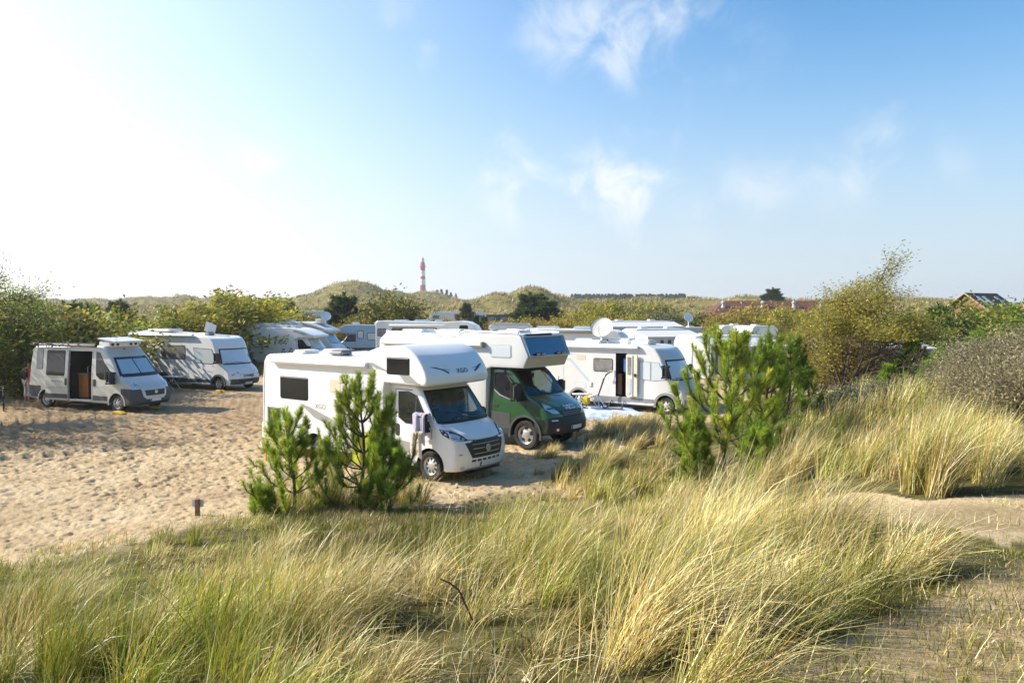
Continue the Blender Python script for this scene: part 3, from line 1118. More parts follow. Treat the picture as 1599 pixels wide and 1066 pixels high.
        v.dec('window_top_reflection', sd, [[(-5.46, 2.205), (-4.30, 2.205), (-4.30, 2.235), (-5.46, 2.235)], [(-1.26, 2.87), (-.52, 2.87), (-.52, 2.90), (-1.26, 2.90)]], MGREY, .022, .01)  # grey strips painted for the bright reflection along the window tops
        v.dec('side_marker', sd, rrect(-4.9, .46, -4.8, .50, .01), AMBER, .008, .008)
    v.dec('grime', 'R', [(-3.4, .40), (-1.5, .40), (-1.5, .47), (-2.4, .50), (-3.4, .46)], mk('road_grime', (.45, .40, .33), .9, var=.3, scale=6), .002, .002)
    v.part('bumper', rbox(-6.46, -6.25, -1.12, 1.12, .38, .95, .08), WHITE)
    # hatch of the rear garage standing open
    ho = bmesh.new()
    rbox(-6.06, -5.47, -.6, -.58, .46, 1.36, 0, 1, ho)
    v.part('garage_lining', rbox(-6.06, -5.47, -.62, -.60, .46, 1.36, 0, 1, ho), BEIGE)
    v.part('garage_crate', rbox(-6.02, -5.5, -1.1, -.66, .47, .74, .02), BLACKP)
    v.dec('hatch_rim', 'R', [[(-6.08, .46), (-6.03, .46), (-6.03, 1.35), (-6.08, 1.35)], [(-5.50, .46), (-5.46, .46), (-5.46, 1.35), (-5.50, 1.35)], [(-6.08, 1.31), (-5.46, 1.31), (-5.46, 1.35), (-6.08, 1.35)]], MGREY, .005, .03)
    # front of the bunk
    v.dec('swoosh', 'F', [[(sg * a, b) for a, b in ((.98, 2.70), (.80, 2.685), (.60, 2.62), (.46, 2.55), (.50, 2.52), (.66, 2.61))] for sg in (-1, 1)] + [[(sg * .7, 2.645), (sg * .42, 2.615), (sg * .42, 2.605), (sg * .7, 2.635)] for sg in (-1, 1)], EUB2, .006, .006, step=.1)
    v.text('lettering', 'F', 'XGO', 0.0, 2.57, .145, EUB2, bold=.003, sx=1.25)
    # roof
    for x, y, a, h in ((-3.0, -.2, .42, .10), (-4.6, .1, .3, .12), (-5.4, -.3, .26, .09)):
        v.part('roof_vent', rbox(x - a, x + a, y - .3, y + .3, 2.80, 2.84 + h, .05), GREYW if x == -3.0 else WHITE)
    v.part('rolled_cover', rbox(-3.9, -3.35, -.8, -.2, 2.82, 2.99, .07, 3), MGREY)
    cab_inside(v, -1.9, 1.0, cls=BEIGE)
    return v


EUB2 = mk('dark_blue_vinyl', (.03, .06, .13), .4, var=.05)


# ---- the green cross-country truck camper
def truck_camper():
    v = Veh('expedition_camper', 'beige box camper on a dark green truck cab with black bumper', 'camper truck', (.983, 23.415, 0), -37, VG)

    def df(x, y, z):
        k = 1 - .11 * (max(0, z - 1.25) / 1.1) ** 1.3
        q = abs(y) / 1.0
        return Vector((x - .24 * q ** 2.4 * ss(-.6, .9, x), y * k, z))
    cab = prism([(-1.35, .62), (.85, .52), (1.0, .56), (1.04, .75), (1.02, .98), (.98, 1.12), (.88, 1.24), (.55, 1.42), (.22, 1.56), (-.42, 2.18), (-.62, 2.33), (-1.35, 2.36)], 1.0, .08, 3, .28, .24, .2, df)
    v.shell(cab)
    box = prism([(-5.98, 1.05), (-5.95, 3.08), (-5.62, 3.34), (-2.58, 3.23), (-2.2, 3.39), (-.17, 3.34), (-.10, 3.29), (.17, 2.72), (.0, 2.37), (-1.2, 2.36), (-1.36, 2.30), (-1.40, .80), (-2.6, .62), (-4.6, .62), (-5.2, 1.02)], 1.1, .045, 2, .5, .5, .3)
    v.shell(box)
    v.archcut(cab, 0, .43)
    v.archcut(box, -3.9, .43)
    WSP = [(-.78, 2.22), (.78, 2.22), (.92, 1.60), (-.92, 1.60)]
    cut(cab, WSP, 'F')
    DW = [(-1.16, 2.16), (-.78, 2.18), (-.50, 2.02), (-.02, 1.52), (-.10, 1.42), (-.80, 1.50), (-1.12, 1.72)]
    for sd in 'RL': cut(cab, DW, sd)
    v.part('cab', cab, GREEN)
    v.part('box_body', box, CREAM)
    ws = v.dec('windscreen', 'F', grow(WSP, -.005), GLASS, -.004, 0, step=.2)
    gw = grow(WSP, .045)
    v.dec('rim', 'F', [[WSP[i], WSP[(i + 1) % 4], gw[(i + 1) % 4], gw[i]] for i in range(4)], BLACKP, .006, .02, ws)
    wiper(v, [(.30, .5, 1.58), (.18, 0, 1.66)], ws)
    for sd in 'RL':
        dd = v.dec('cab_door', sd, [[(-1.24, .75), (-1.24, 2.22), (-1.22, 2.22), (-1.22, .75)], [(.0, 1.45), (.02, 1.45), (.02, 1.2), (.0, 1.2)]], BLACKP, .002, .004)
        g2 = grow(DW, .03)
        v.dec('door_glass', sd, grow(DW, -.005), TINTG, -.003, 0, dd)
        v.dec('rim', sd, [[DW[i], DW[(i + 1) % 7], g2[(i + 1) % 7], g2[i]] for i in range(7)] + [[(-.42, 1.42), (0.02, 1.42), (-.10, 1.62), (-.36, 1.86)]], BLACKP, .004, .012, dd)
        v.dec('door_handle', sd, rrect(-1.18, 1.18, -.98, 1.26, .03), BLACKP, .012, .02, dd)
        v.dec('sill_cladding', sd, [[(-1.3, .58), (-.55, .58), (-.55, 1.02), (-1.3, 1.06)]], DGREY, .01, .02)
        v.dec('waist_line', sd, [[(-1.16, 1.70), (-.95, 1.56), (-.55, 1.44), (-.2, 1.38), (-.2, 1.365), (-.55, 1.425), (-.97, 1.54), (-1.17, 1.68)]], ALU, .006, .008)
        y = -1.06 if sd == 'R' else 1.06
        mirror(v, -.20, y, 1.68, .22, .44)
        v.part('mirror_bar', tube([(-.18, y * 1.24, 1.46), (-.16, y * 1.26, 1.6), (-.16, y * 1.26, 1.86)], .022, 6), CHROME)
    for sg in (-1, 1):
        v.part('snorkel' if sg < 0 else 'aerial', tube([(-.2, sg * .97, 1.5), (-.45, sg * .93, 1.85), (-.78, sg * .88, 2.2), (-.85, sg * .87, 2.34)], .045 if sg < 0 else .012, 8), BLACKP)
    # nose
    bp = prism([(.60, .50), (.98, .48), (1.12, .55), (1.14, .78), (1.06, .98), (.6, 1.02)], 1.0, .06, 2, .2, .2, .2, lambda x, y, z: Vector((x - .30 * (abs(y) / 1.0) ** 2.4, y, z)))
    v.shell(bp)
    v.part('bumper', bp, BLACKP)
    gr = v.dec('grille', 'F', [(-.50, 1.16), (.50, 1.16), (.46, .985), (-.46, .985)], BLACKP, .012, .02)
    v.dec('slat', 'F', [[(-.46, 1.02 + .045 * k), (.46, 1.02 + .045 * k), (.46, 1.035 + .045 * k), (-.46, 1.035 + .045 * k)] for k in range(3)], MGREY, .018, .01, gr)
    v.text('lettering', 'F', 'IVECO', 0, 1.225, .15, PLATE, eps=.025, bold=.008, sx=1.2)
    plate(v, -.26, .26, .62, .73)
    for sd in ('FR', 'FL'):
        hl = v.dec('headlight', sd, [(-.28, 1.37), (-.08, 1.31), (.20, 1.14), (.26, 1.08), (.02, 1.10), (-.2, 1.22)], LAMP, .010, .02, step=.1)
        v.dec('lamp_bezel', sd, [[(.20, 1.14), (.34, 1.16), (.36, 1.05), (.26, 1.07)], [(-.36, 1.46), (-.28, 1.37), (-.2, 1.22), (-.3, 1.28)]], BLACKP, .009, .02, hl, step=.1)
        v.dec('running_light', sd, [(-.02, .885), (.18, .885), (.18, .92), (-.02, .92)], PLATE, .012, .02, step=.1)
        v.dec('foglight', sd, rrect(.12, .60, .20, .68, .035), LAMP, .012, .02, step=.06)
    for x in (0, -3.9):
        v.arch(x, .43, 1.0 if x == 0 else 1.1, DGREY, BLACKP, .07, proud=.03)
        for y in (-.86, .86):
            w = v.wheel(x, y, .43, TYRE, RIM, BLACKP, 5, .27)
    for sg in (-1, 1): v.part('mudflap', rbox(-.62, -.60, sg * .72, sg * 1.0, .35, .7, .0), BLACKP)
    # box details
    for sd in 'RL':
        v.win(sd, rrect(-1.17, 2.68, -.45, 3.02, .04), ALU, SHADEW, .03)
        v.win(sd, rrect(-4.6, 2.0, -3.6, 2.55, .05), BLACKP, DGLASS, .03)
        v.hatch(sd, rrect(-3.2, .9, -2.5, 2.8, .05), CREAM, SEAM, 'entrance_door')
        v.hatch(sd, rrect(-5.6, 1.1, -4.8, 1.7, .05), CREAM, SEAM, 'locker_door')
    awning(v, -5.75, -1.48, -1.1, 2.95, .15, .12, WHITE, ends=MGREY)
    # dark mirror panel over the front of the bunk, with four lamps
    pn = prism([(-.075, 3.25), (.172, 2.735), (.185, 2.74), (-.06, 3.262)], .98, 0, gx=0, gz=0, gy=0)
    p = v.part('front_panel', pn, mk('blue_mirror_panel', (.07, .12, .18), .08, metal=.8, coat=1, var=.05))
    fr = tube([(-.05, -1.04, 3.28), (.20, -1.04, 2.71), (.20, 1.04, 2.71), (-.05, 1.04, 3.28), (-.05, -1.04, 3.28)], .03, 6)
    v.part('panel_frame', fr, ALU, p)
    v.part('top_bar', rbox(-.12, -.03, -.9, .45, 3.27, 3.36, .02), BLACKP, p)
    for y in (-.68, -.42, .40, .66):
        lm = v.part('spot_lamp', rbox(.17, .25, y - .11, y + .11, 2.74, 2.81, .02), BLACKP, p)
        v.part('lamp_lens', rbox(.249, .254, y - .09, y + .09, 2.755, 2.795, 0), LAMP, lm)
    v.dec('bunk_underside', 'F', [(-1.05, 2.40), (1.05, 2.40), (1.05, 2.68), (-1.05, 2.68)], BEIGE, .006, .004, step=.4)
    rl = tube([(-5.62, -1.08, 3.36), (-2.6, -1.08, 3.26), (-2.2, -1.08, 3.42), (-.2, -1.08, 3.37)], .028, 6)
    tube([(-5.62, 1.08, 3.36), (-2.6, 1.08, 3.26), (-2.2, 1.08, 3.42), (-.2, 1.08, 3.37)], .028, 6, rl)
    v.part('roof_rail', rl, WHITE)
    for x, y, a in ((-4.9, -.3, .5), (-3.7, .2, .5), (-1.3, .2, .45)):
        v.part('roof_vent', rbox(x - a, x + a, y - .35, y + .35, 3.2, 3.44, .05), SHADEW)
    cab_inside(v, -1.3, 1.0, 1.0, -.02, BLACKP, zs=1.2, cls=mk('maroon_panel', (.10, .03, .025), .8))
    return v


# ---- the silver panel-van camper on the left
def van_camper():
    v = Veh('camper_van', 'silver panel van camper with dark grey bumper and open sliding door', 'camper van', (-15.452, 32.136, 0), -22, VG)
    W = 1.0
    body = prism([(-5.02, .40), (-5.03, 1.0), (-4.98, 1.6), (-4.86, 2.45), (-4.72, 2.56), (-1.05, 2.62), (-.80, 2.60), (-.46, 2.28), (-.30, 2.14), (.32, 1.42), (.55, 1.28), (.80, 1.12), (.92, .98), (.97, .80), (.97, .45), (.90, .28), (-.6, .30), (-4.4, .33)], W, .08, 3, .3, .25, .2, ducato_deform(W))
    v.shell(body)
    for x in (0, -4.03): v.archcut(body, x, .34)
    DO = [(-2.63, .42), (-1.38, .42), (-1.38, 2.40), (-2.63, 2.40)]
    cut(body, DO, 'R')
    v.part('body', body, SILV)
    lining = prism([(-2.7, .40), (-1.3, .40), (-1.3, 2.48), (-2.7, 2.48)], 1, 0, gx=0, gz=0, gy=0, y0=-.86, y1=.8)
    bmesh.ops.delete(lining, geom=[f for f in lining.faces if f.normal.y < -.9], context='FACES')
    v.part('interior_lining', lining, DARKIN)
    kb = v.part('kitchen_unit', rbox(-2.58, -2.0, -.62, .1, .44, 1.42, .02), WOODO)
    v.part('worktop', rbox(-2.60, -1.98, -.66, .12, 1.42, 1.46, .01), MGREY, kb)
    v.part('tap', tube([(-2.4, -.3, 1.46), (-2.4, -.3, 1.7), (-2.3, -.3, 1.74)], .025, 6), ALU, kb)
    v.part('door_sill', rbox(-2.64, -1.38, -1.02, -.8, .36, .43, .01), ALU)
    v.part('step', rbox(-2.4, -1.5, -1.25, -.95, .22, .26, .01), BLACKP)
    # sliding door pushed back
    sd_ = prism([(-3.98, .36), (-2.66, .36), (-2.66, 2.44), (-3.98, 2.44)], 1, .03, 2, .3, .2, 0, lambda x, y, z: Vector((x, y * (1 - .085 * (max(0, z - 1.05) / 1.2) ** 1.3), z)), y0=-1.06, y1=-1.015)
    v.shell(sd_)
    sdo = v.part('sliding_door', sd_, SILV)
    w = v.win('R', rrect(-3.90, 1.38, -2.86, 2.40, .06), BLACKP, DGLASS, .015)
    w.parent = sdo
    b = v.dec('blind', 'R', rrect(-3.88, 2.03, -2.88, 2.38, .03), DGREY, .018, .004, w)
    v.dec('door_handle', 'R', rrect(-2.82, .98, -2.70, 1.28, .05), BLACKP, .012, .02, sdo)
    v.dec('groove', 'R', [[(-3.97, 1.30), (-2.68, 1.30), (-2.68, 1.32), (-3.97, 1.32)], [(-3.97, .84), (-2.68, .88), (-2.68, .90), (-3.97, .86)]], SEAM, .003, .004, sdo)
    v.dec('rub_strip', 'R', [(-3.97, .44), (-2.68, .44), (-2.68, .62), (-3.97, .62)], DGREY, .012, .02, sdo)
    v.dec('lettering', 'R', [[(-3.6 + .11 * k, 1.10), (-3.53 + .11 * k, 1.10), (-3.53 + .11 * k, 1.16), (-3.6 + .11 * k, 1.16)] for k in range(6)], GDEC, .004, .004, sdo)
    # rear quarter, front door
    v.win('R', rrect(-4.58, 1.62, -4.22, 2.44, .06), BLACKP, mk('grey_blind_glass', (.10, .115, .12), .1, coat=1, var=.1), .015)
    v.win('L', rrect(-4.58, 1.5, -3.2, 2.3, .06), BLACKP, DGLASS, .015)
    v.win('L', rrect(-2.9, 1.5, -1.6, 2.3, .06), BLACKP, DGLASS, .015)
    for sd in 'RL':
        v.dec('rub_strip', sd, [(-5.0, .44), (-4.32, .44), (-4.32, .92), (-5.0, .92)], DGREY, .012, .02)
        dd = v.dec('cab_door', sd, [[(-1.33, .42), (-1.33, 2.42), (-1.315, 2.42), (-1.315, .42)], [(-1.3, .93), (-.48, .98), (-.48, .995), (-1.32, .945)]], SEAM, .003, .004)
        v.win(sd, [(-1.14, 2.04), (-.80, 2.04), (-.05, 1.30), (-.3, 1.26), (-.9, 1.30), (-1.10, 1.45)], BLACKP, DGLASS, .02, 'door_window', 'pane').parent = dd
        v.dec('window_divider', sd, [(-.66, 1.28), (-.60, 1.28), (-.60, 1.86), (-.66, 1.92)], BLACKP, .018, .01, dd)
        v.dec('quarter_trim', sd, [(-1.16, 2.40), (-.95, 2.36), (-.72, 2.02), (-1.16, 2.06)], mk('grey_trim', (.13, .13, .125), .4), .006, .01, dd)
        v.dec('door_handle', sd, rrect(-1.27, .98, -1.13, 1.28, .06), BLACKP, .012, .02, dd)
        v.dec('rub_strip', sd, [(-1.32, .42), (-.52, .42), (-.52, .60), (-1.32, .62)], DGREY, .012, .02)
        mirror(v, -.18, -1.02 if sd == 'R' else 1.02, 1.36, .20, .40)
    WSP = [(-.76, 2.12), (.76, 2.12), (.90, 1.44), (-.90, 1.44)]
    ws = v.dec('windscreen', 'F', grow(WSP, .05) , BLACKP, .006, .02, step=.12)
    v.dec('sunshade', 'F', [[(-.73, 2.08), (-.02, 2.08), (-.03, 1.52), (-.83, 1.52)], [(.03, 2.08), (.73, 2.08), (.83, 1.52), (.03, 1.52)]], SHADE, .012, .01, ws, step=.12)
    wiper(v, [(.36, .5, 1.44), (.26, 0, 1.5), (.2, -.4, 1.52)], ws)
    # dark bumper with silver mouth
    bp = prism([(.45, .27), (.93, .27), (1.03, .40), (1.03, .62), (1.0, .86), (.92, .93), (.45, .95)], W, .05, 2, .2, .2, .2, lambda x, y, z: Vector((x - .24 * (abs(y) / W) ** 2.6, y * 1.01, z)))
    v.shell(bp)
    bo = v.part('bumper', bp, DGREY)
    mo = v.dec('grille_surround', 'F', [(-.64, .97), (.64, .97), (.56, .60), (.42, .50), (-.42, .50), (-.56, .60)], SILV, .02, .04)
    gr = v.dec('grille', 'F', [(-.50, .86), (.50, .86), (.46, .64), (-.46, .64)], BLACKP, .03, .03, mo)
    v.part('emblem', lathe([(.002, .03), (.06, .03), (.075, .02), (.08, 0)], 18, 'x', cent=(1.05, 0, .77)), ALU, mo)
    plate(v, -.26, .26, .40, .51)
    for sd in ('FR', 'FL'):
        hl = v.dec('headlight', sd, [(-.46, 1.32), (-.2, 1.26), (.10, 1.10), (.16, 1.0), (-.06, 1.02), (-.34, 1.14)], LAMP, .010, .02, step=.1)
        v.dec('bulb', sd, [rrect(-.26, 1.13, -.16, 1.22, .04), rrect(-.06, 1.05, .05, 1.12, .03)], CHROME, .016, .01, hl, step=.1)
    for x in (0, -4.03):
        v.arch(x, .34, W, SILV, BLACKP, .05, proud=.02)
        for y in (-.88, .88): v.wheel(x, y, .34, TYRE, RIM, BLACKP, 7)
    awning(v, -4.78, -1.05, -.93, 2.57, .16, .13, BLACKP)
    rk = rbox(-1.3, -.3, -.75, .75, 2.82, 2.88, .02, 2, None, Matrix.Rotation(rad(8), 3, 'Y'), (-.8, 0, 2.85))
    r = v.part('roof_hatch', rk, SHADEW)
    bx = rbox(-1.25, -.62, -.72, .72, 2.58, 2.80, .03)
    v.part('hatch_base', bx, WHITE, r)
    for y in (-.6, -.35, .3, .55): v.part('roof_lamp', rbox(-.66, -.58, y - .06, y + .06, 2.62, 2.72, .02), BLACKP, r)
    for sg in (-1, 1): v.part('tail_light', rbox(-5.06, -4.95, sg * .82, sg * .97, 1.0, 1.6, .02), RED)
    v.part('roof_marker', rbox(-.7, -.64, -.05, .05, 2.44, 2.5, .01), BLACKP)
    return v
def integrated(label, loc, th, rear, rr, rf, paint, skirt, w=1.1, wb=3.95, screen=None, name='integrated_motorhome', detail=True, wheel_r=.34):
    """full-width motorhome with the cab inside the body"""
    v = Veh(name, label, 'motorhome', loc, th, VG)
    D = .30

    def df(x, y, z):
        q = abs(y) / w
        return Vector((x - D * q ** 2.4 * ss(-1.0, .3, x), y * (1 - .05 * ss(.0, .9, x)), z))
    b = prism([(rear, .34), (rear - .02, 1.2), (rear + .02, rr - .35), (rear + .10, rr - .10), (rear + .30, rr), (-1.4, rf + .02), (-.75, rf), (-.35, rf - .10), (-.10, rf - .30), (.06, 2.16), (.09, 2.08), (.46, 1.34), (.52, 1.27),
               (.78, 1.10), (.93, .92), (1.0, .70), (1.0, .45), (.92, .30), (-.6, .28), (rear + 1.4, .30)], w, .07, 3, .35, .3, .25, df)
    v.shell(b)
    for x in (0, -wb): v.archcut(b, x, wheel_r)
    v.body_bm = b
    WSP = [(-.90, 2.08), (.90, 2.08), (1.0, 1.36), (-1.0, 1.36)]

    def finish(opening=None):
        if opening: cut(b, opening, 'R')
        v.part('body', b, paint)
        ws = v.dec('windscreen', 'F', grow(WSP, .045), BLACKP, .006, .02, step=.12)
        v.dec('sunshade', 'F', grow(WSP, -.02), screen or SHADEW, .014, .01, ws, step=.12)
        wiper(v, [(.60, .35, 1.34), (.56, -.1, 1.42), (.5, -.5, 1.45)], ws)
        wiper(v, [(.58, -.3, 1.34), (.45, -.65, 1.42), (.3, -.9, 1.44)], ws)
        for x in (0, -wb):
            v.arch(x, wheel_r, w, skirt, BLACKP, .09, proud=.02)
            for y in (-.95, .95): v.wheel(x, y, wheel_r, TYRE, RIM, BLACKP, 6)
        for sd in 'RL':
            R = wheel_r * 1.22 + .08
            v.dec('skirt', sd, [[(rear + .02, .32), (-wb - R, .32), (-wb - R, .58), (rear + .02, .60)], [(-wb + R, .30), (-R, .30), (-R, .56), (-wb + R, .57)]], skirt, .012, .02, step=.4)
            mirror(v, .02, -1.10 if sd == 'R' else 1.10, 1.66, .18, .42)
        v.dec('bumper', 'F', [(-.98, .32), (.98, .32), (1.0, .60), (-1.0, .60)], skirt, .014, .02)
        gr = v.dec('grille', 'F', [(-.52, .84), (.52, .84), (.46, .64), (-.46, .64)], MGREY, .012, .02)
        v.dec('lower_grille', 'F', [(-.62, .56), (.62, .56), (.55, .44), (-.55, .44)], BLACKP, .022, .02, gr)
        plate(v, -.26, .26, .32, .43, eps=.03)
        for sg in (-1, 1):
            for a in (.60, .78):
                v.dec('headlight', 'F', [(sg * a + .065 * math.cos(2 * PI * k / 14), .90 - .05 * (a > .7) + .065 * math.sin(2 * PI * k / 14)) for k in range(14)], LAMP, .012, .02, step=.07)
            v.dec('indicator', 'FR' if sg < 0 else 'FL', rrect(-.12, .78, -.02, .86, .03), AMBER, .01, .01, step=.06)
        return v
    return v, finish


def side_window(v, rect, glass=None, sides='RL', r=.06):
    for sd in sides: v.win(sd, rrect(*rect, r), BLACKP, glass or CURT, .03)


def grey_motorhome():
    v, fin_ = integrated('pale grey motorhome in shade beside the silver van, flat white aerial on its roof', (-14.428, 40.589, 0), -26, -6.75, 2.98, 2.74, GREYW, DGREY)
    fin_()
    side_window(v, (-4.03, 1.56, -2.31, 2.24))
    for sd in 'RL':
        v.win(sd, [(-1.70, 2.14), (-.42, 2.08), (-.05, 1.42), (-.5, 1.36), (-1.5, 1.42)], BLACKP, SHADEW, .03)
        v.dec('stripe', sd, [[(-5.95, 2.72), (-5.3, 2.42), (-5.3, 2.36), (-6.0, 2.66)], [(-5.7, 2.28), (-4.9, 2.22), (-4.9, 2.19), (-5.7, 2.25)], [(-5.55, 2.08), (-4.9, 2.02), (-4.75, 1.9), (-4.85, 1.9), (-5.55, 2.04)], [(-4.62, 1.62), (-4.15, 1.08), (-4.08, 1.08), (-4.52, 1.62)], [(-5.0, 1.82), (-4.6, 1.78), (-4.6, 1.68), (-5.0, 1.70)]], GDEC, .004, .004)
        v.hatch(sd, rrect(-3.27, .62, -2.09, .98, .04), GREYW, LDEC, 'locker_door')
        v.hatch(sd, rrect(-1.66, .62, -.88, 1.06, .04), GREYW, LDEC, 'locker_door')
    awning(v, -6.3, -1.65, -1.1, 2.72, .16, .13, WHITE)
    bs = v.dec('badge_strip', 'F', rrect(-.50, .655, .50, .825, .03), WHITE, .03, .02)
    v.text('lettering', 'F', 'HYMER', 0, .74, .155, BLACKP, eps=.04, bold=.006, sx=1.45, parent=bs)
    v.part('roof_box', rbox(-5.9, -4.2, -.5, .5, 2.94, 3.08, .05), WHITE)
    v.part('roof_vent', rbox(-2.6, -1.9, -.1, .5, 2.76, 2.90, .04), WHITE)
    v.part('flat_aerial', rbox(-1.75, -1.70, -.38, .34, 2.92, 3.42, .02, 2, None, Matrix.Rotation(rad(-18), 3, 'X'), (-1.7, 0, 2.9)), WHITE)
    v.part('aerial_foot', rbox(-1.9, -1.55, -.2, .2, 2.76, 2.95, .04), MGREY)
    return v


def cream_motorhome():
    v, fin_ = integrated('pale beige motorhome with side door folded open and big round dish on the roof', (6.634, 31.292, 0), -36, -6.2, 2.72, 2.66, CREAM, MGREY)
    DO = [(-2.20, .58), (-1.68, .58), (-1.68, 2.34), (-2.20, 2.34)]
    fin_(DO)
    lin = prism([(-2.22, .55), (-1.66, .55), (-1.66, 2.36), (-2.22, 2.36)], 1, 0, gx=0, gz=0, gy=0, y0=-1.0, y1=.4)
    bmesh.ops.delete(lin, geom=[f for f in lin.faces if f.normal.y < -.9], context='FACES')
    v.part('interior_lining', lin, DARKIN)
    v.part('fly_curtain', rbox(-2.19, -1.98, -.98, -.94, .62, 1.5, .02), mk('brown_cloth', (.16, .075, .035), .9))
    v.part('hanging_jacket', rbox(-1.96, -1.72, -.95, -.86, 1.55, 2.15, .05), mk('blue_cloth', (.06, .14, .36), .9))
    dr = rbox(-1.68, -1.16, -1.22, -1.16, .62, 2.30, .02)
    d = v.part('entrance_door', dr, mk('door_cream', (.66, .60, .46), .45))
    v.part('door_window', rbox(-1.60, -1.42, -1.235, -1.22, 1.5, 2.2, .004), CURT, d)
    v.part('door_pocket', rbox(-1.60, -1.42, -1.26, -1.22, .75, 1.35, .01), LDEC, d)
    v.part('door_latch', rbox(-1.30, -1.22, -1.26, -1.22, 1.42, 1.55, .01), BLACKP, d)
    v.part('door_frame', rbox(-1.405, -1.38, -1.25, -1.22, .64, 2.28, .0), WHITE, d)
    st = tube([(-2.4, -1.12, .42), (-2.42, -1.35, .14), (-1.8, -1.35, .14), (-1.82, -1.12, .42)], .03, 6)
    rbox(-2.42, -1.8, -1.42, -1.2, .12, .16, .01, 2, st)
    v.part('step', st, MGREY)
    v.part('grab_rail', tube([(-2.24, -1.12, 1.62), (-2.42, -1.2, 1.60), (-2.50, -1.2, 1.25), (-2.26, -1.14, 1.22)], .022, 6), WHITE)
    side_window(v, (-3.21, 1.58, -2.35, 2.08))
    for sd in 'RL':
        v.win(sd, [(-1.12, 2.03), (-.30, 2.00), (.02, 1.36), (-.5, 1.30), (-1.08, 1.34)], MGREY, SHADEW, .02)
        v.dec('window_divider', sd, [(-.66, 1.33), (-.62, 1.33), (-.62, 2.0), (-.66, 2.0)], MGREY, .02, .01)
        v.dec('stripe', sd, [[(-4.7, 2.05), (-4.35, 2.05), (-3.25, 1.02), (-3.40, 1.02), (-4.42, 1.98), (-4.7, 1.98)], [(-4.6, 2.28), (-4.2, 2.26), (-4.2, 2.23), (-4.6, 2.25)]], mk('sky_vinyl', (.42, .50, .56), .4), .004, .004)
        v.hatch(sd, rrect(-4.12, .84, -3.60, 1.07, .03), CREAM, LDEC, 'vent')
        v.hatch(sd, rrect(-4.05, 2.02, -3.62, 2.20, .03), BEIGE, LDEC, 'vent')
        v.hatch(sd, rrect(-5.6, .7, -4.7, 1.7, .04), CREAM, LDEC, 'locker_door')
    v.part('filler_cap', rbox(-3.46, -3.30, -1.14, -1.09, .92, 1.12, .02), WHITE)
    for x in (-3.38, -1.35): v.part('side_marker', rbox(x - .07, x + .07, -1.125, -1.10, .56, .62, .01), AMBER)
    awning(v, -5.9, -1.16, -1.1, 2.50, .17, .13, CREAM)
    for x, y, a, h in ((-4.3, .2, .45, .16), (-2.55, .1, .5, .2), (-1.45, -.1, .42, .17), (-3.4, -.45, .3, .12)):
        v.part('roof_vent', rbox(x - a, x + a, y - .35, y + .35, 2.64, 2.70 + h, .05), SHADEW if x in (-4.3, -1.45) else WHITE)
    dish(v, -3.28, -.35, 2.68, 3.36, .47, -78, mk('dish_cream', (.68, .64, .58), .5), 32)
    return v


